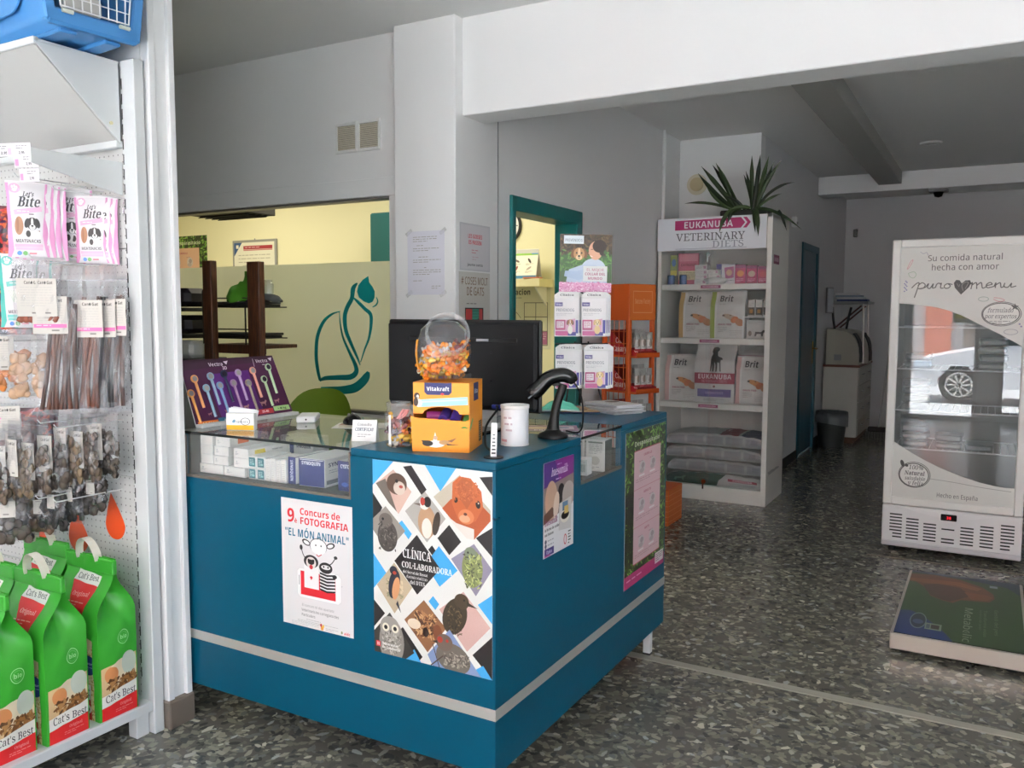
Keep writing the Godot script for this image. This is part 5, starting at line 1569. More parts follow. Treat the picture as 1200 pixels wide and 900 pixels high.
func hanging_snacks():
	var pink := bite_tex("#cf8db8", "#d9aac6", false)
	var aqua := bite_tex("#2fa89c", "#67bdb4", true)
	var back := mk(Color(0.86, 0.72, 0.80), 0.4)
	var bag := pouch(0.122, 0.25, 0.016, 3.0, 0.05, 4, 0.3, 0.0012)
	var bag2 := pouch(0.122, 0.25, 0.016, 3.0, 0.05, 9, 0.3, 0.0014)
	var bagc := pouch(0.112, 0.228, 0.016, 3.0, 0.05, 6, 0.3, 0.0012)
	var st := [[Vector3(-2.812, 1.682, -1.685), 0.95, 4, "left"], [Vector3(-2.805, 1.682, -1.80), 0.95, 3, "middle"], [Vector3(-2.708, 1.669, -1.845), 0.55, 3, "right"]]
	for s in st:
		for k in s[2]:
			whole("snack_pouch", bagc if s[3] == "right" else bag if k % 2 == 0 else bag2, [pink, back], "pink and white dog snack pouch, %s on the %s hook of the top row" % [["frontmost", "second", "third", "rearmost"][k], s[3]], "snack pouch", s[0] + (Vector3(0.004 * k, -0.003 * k, -0.021 * k) if s[3] == "left" else Vector3(0.012 * k, -0.003 * k, -0.014 * k)), s[1] - 0.1 * k, "")
	whole("snack_pouch", bag, [aqua, mk(Color(0.75, 0.86, 0.84), 0.4)], "turquoise and white dog snack pouch below the pink ones at the left edge", "snack pouch", Vector3(-2.90, 1.447, -1.70), 0.9)
	whole("snack_pouch", bag2, [aqua, mk(Color(0.75, 0.86, 0.84), 0.4)], "turquoise and white snack pouch mostly hidden behind the front turquoise one", "snack pouch", Vector3(-2.88, 1.445, -1.735), 0.8)
	# dark red pouches at the photo's left edge
	var pr := Pa.new(160, 300, "#5a1220")
	pr.leaves(0, 0, 160, 300, 120, ["#8a1a24", "#24101a", "#b8302c", "#3a1a4a", "#c45a2a", "#1a1220"], 4, 22);
	var prm := mt(pr.tex(), 0.3)
	var k0 := 0
	for q in [[Vector3(-2.965, 1.665, -1.74), 0.20], [Vector3(-2.985, 1.42, -1.74), 0.22], [Vector3(-2.95, 0.92, -1.78), 0.24]]:
		whole("red_pouch", pouch(0.12, q[1], 0.03, 2.5, 0.06, 21 + k0, 0.0, 0.003), [prm, prm], ["dark red snack pouch left of the pink pouches", "dark red snack pouch left of the turquoise pouch", "dark red and rainbow pouch behind the lower treat bags at the left edge"][k0], "snack pouch", q[0], 0.9)
		k0 += 1
	# small labelled bags
	for k in 2:
		var t := clear_bag("labelled_bag", ["small clear bag with a white label in front of the long stick bags", "small clear bag with a white label tucked behind the first labelled bag"][k], "treat bag", Vector3(-2.765 + 0.03 * k, 1.455, -1.655 - 0.03 * k), 0.95 - 0.25 * k, 0.105, 0.215, 0.016, 30 + k)
		part("label", label_quad(0.078, 0.125, 0.030), label_tex(0), t).position.z = 0.0095
		var b := Mb.new()
		for i in 5: b.blob(Vector3(-0.03 + 0.015 * i, 0.022, 0.0), Vector3(0.012, 0.014, 0.006), 5, 0.3, i)
		part("treat", b, mk(Color(0.55, 0.30, 0.22), 0.6), t, true)
	# long stick bags
	var lab := label_tex(1)
	for k in 4:
		var w: float = [0.15, 0.12, 0.11, 0.10][k]
		var pos: Vector3 = [Vector3(-2.715, 1.155, -1.72), Vector3(-2.665, 1.155, -1.785), Vector3(-2.645, 1.155, -1.83), Vector3(-2.615, 1.16, -1.855)][k]
		var t := clear_bag("stick_bag", ["long clear bag of brown chew sticks, frontmost with a pink-striped label", "long clear bag of reddish chew sticks, second from the left", "long clear bag of dark chew sticks, third from the left", "long clear bag of brown chew sticks nearest the white upright"][k], "treat bag", pos, [0.80, 0.6, 0.45, 0.4][k], w, 0.50, 0.03, 40 + k)
		var lw: float = minf(0.105, w * 0.75)
		var lq := part("label", label_quad(lw, 0.125, 0.26), lab, t)
		lq.position = Vector3(-0.025 if k == 0 else 0.012, 0.012 if k == 0 else 0.0, 0.0155)
		var col: Color = [Color(0.36, 0.20, 0.13), Color(0.46, 0.25, 0.16), Color(0.10, 0.08, 0.08), Color(0.36, 0.20, 0.11)][k]
		var ns := 8 if k == 0 else 6
		for i in ns:
			var x := lerpf(-w * 0.34, w * 0.34, (i + 0.5) / ns)
			var b := Mb.new()
			var tp := 0.37 + 0.03 * sin(i * 2.7 + k)
			b.tube(spline([Vector3(x * 1.15 - 0.012 + 0.004 * sin(i), 0.018, 0.004 * cos(i * 2)), Vector3(x * 0.9 - 0.004 + 0.008 * sin(i * 1.9), 0.14, 0.005 * sin(i * 3)), Vector3(x * 0.8 + 0.006 + 0.006 * sin(i * 3.1), 0.26, 0.005 * cos(i)), Vector3(x * 0.7 + 0.018, tp, 0.0)], 4), 0.0074, 7)
			part("stick", b, mk(col * (0.68 + 0.3 * absf(sin(i * 1.3))), 0.5), t)
	# bags of orange chews and pale chews on the left
	var spec := [[Vector3(-2.925, 1.225, -1.66), 0.95, 0.15, 0.215, Color(0.80, 0.48, 0.20), 2.0, "clear bag of orange chews with a white label at the left edge", 0], [Vector3(-2.83, 1.205, -1.675), 0.75, 0.12, 0.24, Color(0.72, 0.58, 0.46), 2.0, "clear bag of pale beige chews left of the long stick bags", -1], [Vector3(-2.895, 0.985, -1.655), 0.85, 0.17, 0.225, Color(0.42, 0.26, 0.24), 1.5, "clear zip bag with a pink star label under the orange chews", 2], [Vector3(-2.915, 0.70, -1.64), 0.7, 0.13, 0.27, Color(0.28, 0.24, 0.20), 1.3, "clear treat bag with a white label at the lower left edge", 0]]
	var k1 := 0
	for s in spec:
		var t := clear_bag("chew_bag", s[6], "treat bag", s[0], s[1], s[2], s[3], 0.028, 60 + k1)
		var b := Mb.new()
		rng.seed = 100 + k1
		for i in 34:
			var u := rng.randf_range(-0.42, 0.42); var v := rng.randf_range(0.05, 0.62)
			b.blob(Vector3(u * s[2], v * s[3], rng.randf_range(-0.004, 0.005)), Vector3(0.016, 0.017, 0.006) * rng.randf_range(0.7, 1.3), 5, 0.3, i)
		part("chews", b, mk(s[4], 0.6), t, true)
		if s[7] >= 0:
			var lq := part("label", label_quad(0.085, 0.115, s[3] * 0.36), label_tex(s[7]), t)
			lq.position = Vector3(-0.02, 0, 0.0150)
		k1 += 1
	# row of small treat bags seen edge-on, and the darker row below
	var labm := label_tex(0)
	var px := [[-2.925, -1.60], [-2.885, -1.625], [-2.83, -1.635], [-2.785, -1.665], [-2.745, -1.70], [-2.715, -1.735], [-2.668, -1.765], [-2.635, -1.81]]
	for k in 8:
		var h: float = 0.265
		var t := clear_bag("treat_bag", "clear bag of dried fish treats, %s from the left in the upper short-bag row" % ["first", "second", "third", "fourth", "fifth", "sixth", "seventh", "eighth"][k], "treat bag", Vector3(px[k][0], 0.845 + 0.012 * k, px[k][1]), 0.12 + 0.10 * sin(k * 2.0), 0.125, h, 0.034, 70 + k)
		var b := Mb.new()
		rng.seed = 200 + k
		for i in 60:
			var v := rng.randf_range(0.05, 0.62); var u := rng.randf_range(-0.44, 0.44)
			b.blob(Vector3(u * 0.125, v * h, rng.randf_range(-0.008, 0.009)), Vector3(0.012, 0.014, 0.0055) * rng.randf_range(0.7, 1.4), 4, 0.4, i)
		part("treats", b, mk([Color(0.34, 0.28, 0.22), Color(0.26, 0.22, 0.18), Color(0.42, 0.35, 0.26)][k % 3], 0.55), t, true)
		part("label", label_quad(0.062, 0.125, 0.055 + 0.012 * (k % 3)), labm, t).position = Vector3(-0.022, 0, 0.0175)
	var lx := [[-2.965, -1.70], [-2.90, -1.725], [-2.835, -1.74], [-2.785, -1.78], [-2.73, -1.815]]
	for k in 5:
		var t := clear_bag("dark_treat_bag", "clear bag of dark treats, %s from the left in the lower short-bag row" % ["first", "second", "third", "fourth", "fifth"][k], "treat bag", Vector3(lx[k][0], 0.69 + 0.024 * k, lx[k][1]), 0.35 + 0.25 * sin(k * 1.7), 0.12, 0.21, 0.032, 90 + k)
		var b := Mb.new()
		rng.seed = 300 + k
		for i in 44:
			b.blob(Vector3(rng.randf_range(-0.052, 0.052), rng.randf_range(0.012, 0.125), rng.randf_range(-0.007, 0.008)), Vector3(0.013, 0.015, 0.005) * rng.randf_range(0.7, 1.4), 4, 0.4, i)
		part("treats", b, mk([Color(0.12, 0.11, 0.10), Color(0.20, 0.16, 0.12), Color(0.36, 0.28, 0.20)][[0, 2, 0, 0, 1][k]], 0.5), t, true)
		part("label", label_quad(0.03, 0.05, 0.08), labm, t).position = Vector3(0.01, 0, 0.0165)

func label_quad(w: float, h: float, y: float) -> Mb:
	var b := Mb.new()
	b.grid(func(u, v): return Vector3((u - 0.5) * w, y + v * h, 0.0015 * sin(u * PI) + 0.001 * sin(v * 7 + u * 3)), 6, 6)
	return b

func litter_bags():
	var W := 0.25; var D := 0.145; var H := 0.60
	var f := Pa.new(400, 960, "#39a230")
	f.poly([[120, 96], [310, 116], [300, 176], [96, 158]], "#f2efe8"); f.poly([[96, 158], [300, 176], [262, 400], [228, 400]], "#e0262a")
	f.text("Cat's Best", 206, 150, 44, "#34302e", 0, false, true, 168.0); f.text("Original", 205, 232, 30, "#f6dedc", 0, false, true); f.lines(130, 262, 130, 2, 16, 5, "#eeb0ac")
	f.poly([[210, 440], [400, 480], [400, 960], [180, 960]], "#d8c49a")
	f.leaves(200, 520, 200, 440, 700, ["#c9a668", "#b78d4d", "#dcc48c", "#a87a3c", "#e4d2a4"], 3, 9)
	f.rect(0, 740, 330, 90, "#f0ede4"); f.rect(0, 830, 330, 130, "#e0262a"); f.text("Cat's Best", 326, 806, 60, "#34302e", 1, false, true, 300.0)
	f.ell(318, 620, 62, 62, "#1d2f6e"); f.ell(318, 620, 54, 54, "#24397c"); f.text("saugstark", 318, 616, 20, "#d8dff0", 0, true); f.lines(284, 630, 68, 2, 10, 4, "#aebad8")
	f.ell(300, 890, 32, 32, "#f0e4e0"); f.ell(300, 890, 18, 20, "#5a3a30")
	f.poly([[352, 420], [400, 420], [400, 960], [356, 960]], "#39a230")
	var s := Pa.new(300, 960, "#39a230")
	s.poly([[16, 640], [292, 600], [292, 960], [16, 960]], "#d9b98a"); s.ell(170, 700, 120, 90, "#e8d8b8"); s.ell(230, 650, 60, 70, "#c9d0c0"); s.ell(90, 690, 50, 50, "#d98f5a")
	s.leaves(70, 720, 210, 70, 90, ["#7a4f28", "#9a6a3a", "#5f3c1c", "#b58450"], 6, 20)
	s.poly([[16, 810], [292, 770], [292, 850], [16, 880]], "#f2efe6"); s.text("Cat's Best", 160, 852, 60, "#34302e", 0, false, true, 240.0)
	s.poly([[16, 882], [292, 850], [292, 960], [16, 960]], "#e0262a"); s.text("Original", 200, 900, 24, "#f6d0cc", 0, false, true); s.lines(120, 916, 140, 2, 12, 4, "#ee9a94")
	s.ring(190, 480, 42, 42, 4, "#a8dca0"); s.text("bio", 190, 492, 36, "#a8dca0", 0, true); s.ring(190, 480, 30, 30, 2, "#7fc878")
	var fm := mt(f.tex(), 0.38); var sm := mt(s.tex(), 0.38); var gm := mk(Color(0.225, 0.635, 0.19), 0.38)
	var spec := [[Vector3(-2.672, 0.1225, -1.77), 0.545, "green and red cat litter bag farthest back, next to the white upright"], [Vector3(-2.675, 0.1225, -1.588), 0.535, "green and red cat litter bag in the middle of the front row, with white handle"], [Vector3(-2.690, 0.1225, -1.42), 0.525, "green and red cat litter bag nearest the camera, cut by the photo edge"], [Vector3(-2.945, 0.1225, -1.78), 0.56, "dark green cat litter bag behind the row, under the hanging treats"], [Vector3(-2.955, 0.1225, -1.60), 0.53, "green cat litter bag in the rear row at the left photo edge"]]
	for k in spec.size():
		var q: Array = spec[k]
		var t := thing("litter_bag", q[2], "cat litter bag", q[0], 0.02 * sin(k * 3.0), "")
		part("sack", block_bag(W, q[1], D, 0.66, 11 + k, 0.006, 0.09), [fm, sm, gm], t)
		var hl := Mb.new()
		var hp := []
		for i in 13:
			var a := PI * i / 12
			hp.append(Vector3(0.052 * cos(a), q[1] - 0.012 + 0.075 * sin(a), 0.006 + 0.012 * sin(a)))
		for i in 12:
			var a0: Vector3 = hp[i]; var a1: Vector3 = hp[i + 1]
			hl.quad(a0 + Vector3(0, 0, 0.014), a1 + Vector3(0, 0, 0.014), a1 - Vector3(0, 0, 0.014), a0 - Vector3(0, 0, 0.014))
			hl.quad(a0 * Vector3(0.96, 1, 1) - Vector3(0, 0.003, 0.014), a1 * Vector3(0.96, 1, 1) - Vector3(0, 0.003, 0.014), a1 * Vector3(0.96, 1, 1) - Vector3(0, 0.003, -0.014), a0 * Vector3(0.96, 1, 1) - Vector3(0, 0.003, -0.014))
		part("handle", hl, mk(Color(0.88, 0.86, 0.80), 0.7), t)
		var sb := Mb.new()
		sb.rbox(Vector3(0, q[1] - 0.03, 0.0), Vector3(W * 1.03, 0.05, 0.018), 0.004)
		part("top_fold", sb, gm, t)

func carrier():
	# pet carrier on top of the canopy: door end towards +x
	var t := thing("pet_carrier", "blue plastic pet carrier with a white wire door on top of the shelving", "pet carrier", Vector3(-2.80, 2.347, -1.745), -0.10)
	var blue := mk(Color(0.24, 0.49, 0.72), 0.45)
	var x1 := 0.33; var hw := 0.125
	var b := Mb.new()
	# open-ended lower tub as a rounded profile lofted along x
	var prof := func(v: float, sx: float) -> Vector3:
		# u-shaped section, v 0..1 from the left rim round the bottom to the right rim
		var a := [Vector2(-hw - 0.035, 0.30), Vector2(-hw - 0.012, 0.10), Vector2(-hw, 0.04), Vector2(-hw + 0.03, 0.012), Vector2(0, 0.010), Vector2(hw - 0.03, 0.012), Vector2(hw, 0.04), Vector2(hw + 0.012, 0.10), Vector2(hw + 0.035, 0.30)]
		var k := v * 8.0; var i := mini(int(k), 7); var fr := k - i
		var q: Vector2 = a[i].lerp(a[i + 1], fr)
		return Vector3(sx, q.y, -q.x)
	b.grid(func(u, v): return prof.call(v, lerpf(-0.42, x1, u)), 10, 32)
	b.grid(func(u, v):
		var q: Vector3 = prof.call(v, lerpf(-0.41, x1 - 0.005, u))
		return Vector3(q.x, q.y + 0.006, q.z * 0.96), 10, 32, true)
	part("tub", b, blue, t)
	b = Mb.new()
	b.rb(-0.43, -0.40, 0.03, 0.30, -0.15, 0.15, 0.01)
	part("rear_wall", b, blue, t)
	# raised panel on the side
	b = Mb.new()
	b.at(Vector3(0, 0.02, 0.151), 0, -0.09)
	var pp := []
	for k in 9: pp.append(Vector2(0.13 + 0.06 * sin(PI / 2 * k / 8) , 0.05 + 0.06 * (1 - cos(PI / 2 * k / 8))))
	pp.append(Vector2(0.19, 0.29)); pp.append(Vector2(-0.39, 0.29)); pp.append(Vector2(-0.39, 0.05))
	b.prism(pp, 0.006)
	part("side_panel", b, mk(Color(0.26, 0.51, 0.74), 0.45), t)
	# front frame round the door
	b = Mb.new()
	b.rb(x1 - 0.012, x1 + 0.018, 0.012, 0.062, -hw - 0.02, hw + 0.02, 0.008)
	part("front_sill", b, blue, t)
	for s in [-1.0, 1.0]:
		b = Mb.new()
		b.at(Vector3(x1 + 0.003, 0, s * (hw + 0.005)), 0, s * 0.12)
		b.rb(-0.015, 0.015, 0.02, 0.34, -0.018, 0.018, 0.006)
		part("front_post", b, blue, t)
	b = Mb.new()
	b.rb(-0.44, x1 + 0.03, 0.29, 0.325, -hw - 0.055, -hw - 0.02, 0.006)
	b.rb(-0.44, x1 + 0.03, 0.29, 0.325, hw + 0.02, hw + 0.055, 0.006)
	part("rim", b, blue, t)
	b = Mb.new()
	b.rb(-0.42, x1, 0.30, 0.46, -hw - 0.02, hw + 0.02, 0.05)
	part("upper_shell", b, mk(Color(0.83, 0.80, 0.72), 0.5), t)
	for s in [-0.07, 0.07]:
		b = Mb.new()
		b.rb(-0.4 + 0.33, x1 - 0.01, 0.0, 0.014, s - 0.028, s + 0.028, 0.004)
		part("foot", b, blue, t)
	# inside: pale bowl
	b = Mb.new()
	b.rb(x1 - 0.09, x1 - 0.03, 0.07, 0.15, -0.06, 0.06, 0.02)
	part("feeding_cup", b, mk(Color(0.75, 0.74, 0.72), 0.4), t)
	# wire door
	var d := Mb.new()
	var dx := x1 + 0.022
	d.tube([Vector3(dx, 0.066, hw - 0.018), Vector3(dx, 0.066, -hw + 0.018), Vector3(dx, 0.31, -hw - 0.006), Vector3(dx, 0.31, hw + 0.006), Vector3(dx, 0.066, hw - 0.018)], 0.0034, 6)
	var dr := part("wire_door", d, M.wire, t)
	for k in 8:
		d = Mb.new()
		var z := lerpf(hw - 0.03, -hw + 0.03, float(k) / 7)
		d.tube([Vector3(dx, 0.062, z), Vector3(dx, 0.31, z * 1.1)], 0.0022, 6)
		part("vertical_wire", d, M.wire, dr)
	for k in 6:
		d = Mb.new()
		var y := 0.10 + 0.04 * k
		d.tube([Vector3(dx - 0.003, y, hw - 0.016 + 0.015 * k / 6), Vector3(dx - 0.003, y, -hw + 0.016 - 0.015 * k / 6)], 0.002, 6)
		part("cross_wire", d, M.wire, dr)
	for s in [-1.0, 1.0]:
		d = Mb.new()
		d.tube([Vector3(dx + 0.006, 0.052, s * 0.09 - 0.016), Vector3(dx + 0.006, 0.052, s * 0.09 + 0.016)], 0.0065, 10)
		part("hinge_pin", d, mk(Color(0.80, 0.82, 0.78), 0.3), dr)

# ============================ display fridge =================================
func build_fridge():
	var o := Vector3(-0.555, 0, -5.757)
	var W := 0.765; var H := 1.957
	var t := thing("display_fridge", "white glass-door display fridge with printed pet food lettering at the right edge", "fridge", o)
	var wm := mk(Color(0.94, 0.935, 0.915), 0.35)
	var b := Mb.new()
	b.bx(0, 0.03, 0.305, H, -0.66, -0.045); b.bx(W - 0.03, W, 0.305, H, -0.66, -0.045)
	b.bx(0.03, W - 0.03, H - 0.04, H, -0.66, -0.045); b.bx(0.03, W - 0.03, 0.305, 0.335, -0.66, -0.045)
	b.bx(0.0, W, 0.305, H, -0.69, -0.66)
	part("cabinet", b, mk(Color(0.60, 0.60, 0.58), 0.5), t)
	# door frame
	b = Mb.new()
	b.rb(0, 0.05, 0.305, H, -0.042, 0, 0.006); b.rb(W - 0.05, W, 0.305, H, -0.042, 0, 0.006)
	b.rb(0.048, W - 0.048, H - 0.05, H, -0.042, 0, 0.006); b.rb(0.048, W - 0.048, 0.305, 0.355, -0.042, 0, 0.006)
	var door := part("door", b, wm, t)
	b = Mb.new()
	for gz in [-0.012, -0.022, -0.032]:   # triple glazing
		b.quad(Vector3(0.05, 0.355, gz), Vector3(W - 0.05, 0.355, gz), Vector3(W - 0.05, H - 0.05, gz), Vector3(0.05, H - 0.05, gz))
	var dg := glass(0.02, Color(0.85, 0.95, 0.95))
	dg.metallic_specular = 0.7
	part("door_glass", b, dg, door)
	# printed film, upper and lower field
	var p := Pa.new(760, 1800, "#dddcd6")
	var g := RandomNumberGenerator.new(); g.seed = 5
	for i in 260:
		var c := Color(0.865, 0.86, 0.835).lightened(g.randf_range(-0.05, 0.06))
		p.ell(g.randf() * 760, g.randf() * 1800, g.randf_range(10, 40), g.randf_range(6, 22), "#" + c.to_html(false), g.randf() * 3)
	var dk := "#43403c"
	p.text("Su comida natural", 396, 98, 58, dk, 0, false, false, 457.0)
	p.text("hecha con amor", 397, 163, 58, dk, 0, false, false, 411.0)
	# handwriting: puro, a heart, menu
	var st := [
		[[100, 330], [130, 290], [150, 282], [138, 350], [122, 420]], [[142, 310], [170, 280], [192, 300], [180, 330], [148, 336], [170, 336], [196, 322]],
		[[196, 322], [214, 290], [208, 326], [226, 334], [246, 292], [242, 330], [262, 326]], [[262, 326], [270, 296], [284, 286], [292, 294]],
		[[292, 296], [300, 288], [296, 330], [314, 334]], [[340, 292], [322, 308], [324, 332], [346, 334], [360, 312], [344, 292], [372, 300]],
		[[512, 300], [520, 286], [514, 342]], [[516, 312], [540, 286], [544, 340]], [[545, 310], [566, 286], [574, 336], [592, 326]],
		[[592, 314], [622, 304], [612, 286], [594, 306], [600, 334], [634, 322]], [[634, 322], [642, 290], [640, 334]], [[642, 310], [664, 290], [670, 332], [686, 322]],
		[[688, 292], [684, 324], [704, 332], [722, 296], [720, 330], [744, 322]]]
	for s in st:
		p.curve(s.map(func(q): return [74 + (q[0] - 100) * 0.93 if q[0] < 400 else 440 + (q[0] - 512) * 1.14, 232 + (q[1] - 258) * 0.74]), 6.5, dk)
	var hm := func(q): return [337 + (q[0] - 388) * 0.86, 232 + (q[1] - 258) * 0.74]
	p.poly([[442, 396], [396, 330], [388, 286], [404, 258], [428, 262], [444, 292], [470, 264], [500, 262], [510, 286], [496, 326]].map(hm), "#2f2b29")
	p.curve([[456, 360], [446, 310], [470, 280], [490, 286], [470, 340]].map(hm), 5, "#8a8782"); p.curve([[410, 290], [424, 320], [430, 300]].map(hm), 4, "#8a8782")
	# badges
	p.ell(627, 468, 112, 78, "#e8e7e2"); p.ring(627, 468, 108, 74, 6, dk); p.ring(629, 468, 116, 82, 4, dk)
	p.text("formulado", 622, 458, 42, dk, 0, false, true, 150.0, 0.2); p.text("por expertos", 624, 498, 40, dk, 0, false, true, 186.0, 0.2); p.lines(562, 516, 120, 2, 12, 4, "#77736d")
	var q := []
	for k in 10:
		var r := 24.0 if k % 2 == 0 else 10.0
		q.append([706 + r * sin(TAU * k / 10), 420 - r * cos(TAU * k / 10)])
	p.poly(q, dk)
	# small vegetables
	p.curve([[40, 150], [60, 100], [76, 86], [64, 120], [44, 152]], 4, "#c98f96"); p.curve([[50, 180], [84, 170], [100, 190], [84, 214], [60, 204], [50, 180]], 4, "#a3b59c")
	for k in 9: p.ell(36 + 8 * sin(k * 2.1), 236 + 9 * k, 5, 5, "#8583a8")
	p.ring(520, 366, 30, 15, 4, "#9aa69a"); p.curve([[580, 356], [620, 362], [644, 376], [610, 382], [580, 368]], 5, "#cf9c9a"); p.ring(690, 590, 40, 18, 4, "#a8a5a8"); p.ell(738, 536, 6, 6, "#8583a8"); p.ell(748, 552, 6, 6, "#8583a8"); p.curve([[120, 30], [140, 44], [160, 36], [170, 56]], 4, "#a8a8b0")
	# lower badge
	p.ell(140, 1631, 98, 88, "#e8e7e2"); p.ring(140, 1631, 94, 84, 6, dk); p.ring(142, 1629, 102, 92, 4, dk)
	p.text("100%", 150, 1590, 44, dk, 0, false, true, 96.0, 0.15); p.text("Natural", 142, 1632, 42, dk, 0, true, true, 130.0, 0.15); p.text("saludable", 146, 1668, 36, dk, 0, false, true, 132.0, 0.15); p.text("y feliz", 150, 1704, 40, dk, 0, false, true, 100.0, 0.15)
	p.ell(62, 1552, 12, 26, dk, -0.3); p.ell(90, 1564, 12, 10, dk, 0.6)
	p.text("Hecho en España", 417, 1776, 44, "#5c5954", 0, false, false, 258.0)
	p.curve([[245, 1648], [400, 1660], [560, 1678], [740, 1690]], 3, "#8d8a85")
	var pm := mt(p.tex(), 0.35)
	var x0 := 0.05; var xe := W - 0.05; var y0 := 0.355; var ye := H - 0.05
	var full := Rect2(x0, y0, xe - x0, ye - y0)
	var up := [Vector2(x0, ye), Vector2(xe, ye)]
	for c in [[0.715, 1.314], [0.66, 1.348], [0.6, 1.383], [0.54, 1.416], [0.48, 1.447], [0.43, 1.476], [0.388, 1.497], [0.32, 1.525], [0.255, 1.544], [0.15, 1.559], [0.05, 1.567]]: up.append(Vector2(c[0], c[1]))
	var lo := [Vector2(x0, y0), Vector2(xe, y0)]
	for c in [[0.715, 0.472], [0.66, 0.471], [0.609, 0.476], [0.53, 0.490], [0.45, 0.512], [0.38, 0.535], [0.309, 0.562], [0.235, 0.596], [0.163, 0.634], [0.105, 0.668], [0.05, 0.703]]: lo.append(Vector2(c[0], c[1]))
	for fld in [up, lo]:
		b = Mb.new()
		b.at(Vector3(0, 0, -0.0112))
		b.prism(fld, 0.0008, full)
		part("printed_film", b, pm, door)
	# plinth with grille
	b = Mb.new()
	b.rb(0, W, 0.045, 0.30, -0.66, -0.005, 0.006)
	var pl := part("plinth", b, mk(Color(0.92, 0.91, 0.91), 0.4), t)
	b = Mb.new()
	b.at(Vector3(0.14, 0.265, -0.006))
	var cv := [Vector2(0, 0.022), Vector2(0.48, 0.022)]
	for k in 9: cv.append(Vector2(0.48 - 0.06 * k, 0.022 - 0.04 * sin(PI * k / 8)))
	b.prism(cv, 0.006)
	part("plinth_brow", b, mk(Color(0.94, 0.93, 0.93), 0.35), pl)
	b = Mb.new()
	b.rb(0.0, W, 0.04, 0.075, -0.03, 0.004, 0.006)
	part("plinth_foot", b, mk(Color(0.82, 0.81, 0.82), 0.4), pl)
	var rows := [[0.045, 0.0, [0, 1, 2, 3, 4, 5, 6, 7]], [0.14, 0.0205, [0, 1, 2, 3, 4, 5, 6]], [0.238, 0.041, [0, 1, 2, 3, 4, 5]], [0.339, 0.0615, [0, 3, 4]], [0.442, 0.041, [0, 1, 2, 3, 4, 5]], [0.547, 0.0205, [0, 1, 2, 3, 4, 5, 6]], [0.655, 0.0, [0, 1, 2, 3, 4, 5, 6, 7]]]
	for r in rows:
		for k in r[2]:
			b = Mb.new()
			var s0 := 0.018 if k >= 6 and r[0] < 0.05 else 0.0
			var s1 := 0.02 if k >= 6 and r[0] > 0.6 else 0.0
			var yt: float = 0.247 - r[1] - k * 0.0205
			b.rb(r[0] + s0, r[0] + 0.071 - s1, yt - 0.0088, yt, -0.006, -0.0042, 0.0006)
			part("grille_slot", b, M.black, pl)
	b = Mb.new()
	b.rb(0.332, 0.42, 0.236, 0.276, -0.004, 0.004, 0.004)
	part("display_panel", b, M.blackgloss, pl)
	var em := mk(Color(0.4, 0.02, 0.05), 0.3)
	em.emission_enabled = true; em.emission = Color(1.0, 0.1, 0.2); em.emission_energy_multiplier = 1.6
	for k in 2:
		var tm := TextMesh.new()
		tm.text = "38"[1 - k] if false else ["3", "8"][k]
		tm.font_size = 22; tm.pixel_size = 0.001; tm.depth = 0.001
		var dgt := part("display_digit", tm, em, pl)
		dgt.position = Vector3(0.370 + 0.014 * k, 0.256, 0.0045)
	for x in [0.06, W - 0.06]:
		b = Mb.new()
		b.cyl(Vector3(x, 0, -0.06), 0.022, 0.046, 14)
		part("foot", b, M.black, t)
	# wire shelves and trays of food
	for y in [1.42, 1.16, 0.90, 0.66]:
		b = Mb.new()
		b.tube([Vector3(0.035, y, -0.06), Vector3(W - 0.035, y, -0.06)], 0.005, 6)
		b.tube([Vector3(0.035, y, -0.6), Vector3(W - 0.035, y, -0.6)], 0.005, 6)
		for k in 18: b.tube([Vector3(0.05 + 0.039 * k, y, -0.6), Vector3(0.05 + 0.039 * k, y, -0.06)], 0.002, 5)
		part("wire_shelf", b, M.white_metal, t)
	var tr := [[0.09, 1.16, 2, "second fridge shelf, left"], [0.09, 0.90, 4, "third fridge shelf, left"], [0.09, 0.66, 3, "lowest fridge shelf, left"], [0.28, 0.66, 2, "lowest fridge shelf, middle"], [0.50, 1.16, 4, "second fridge shelf, right"], [0.45, 0.66, 1, "lowest fridge shelf, right of the middle"]]
	for r in tr:
		for k in r[2]:
			var tt := thing("food_tray", "grey sealed food tray, %s of the stack on the %s" % [["lowest", "second", "third", "fourth"][k], r[3]] if r[2] > 1 else "single grey sealed food tray on the " + r[3], "food tray", o + Vector3(r[0] + 0.07 + 0.004 * sin(k * 2.0), r[1] + 0.006 + 0.048 * k, -0.17), 0.06 * sin(k * 3.0 + r[0] * 9))
			b = Mb.new()
			b.rbox(Vector3(0, 0.02, 0), Vector3(0.15, 0.04, 0.16), 0.012)
			part("tray", b, mk(Color(0.52, 0.53, 0.52), 0.45), tt)
			b = Mb.new()
			b.grid(func(u, v): return Vector3((u - 0.5) * 0.155, 0.041 + 0.006 * sin(u * PI) * sin(v * PI) + 0.002 * sin(u * 14 + v * 9 + k), (0.5 - v) * 0.165), 10, 10)
			part("lid_film", b, mk(Color(0.66, 0.66, 0.64), 0.3), tt)

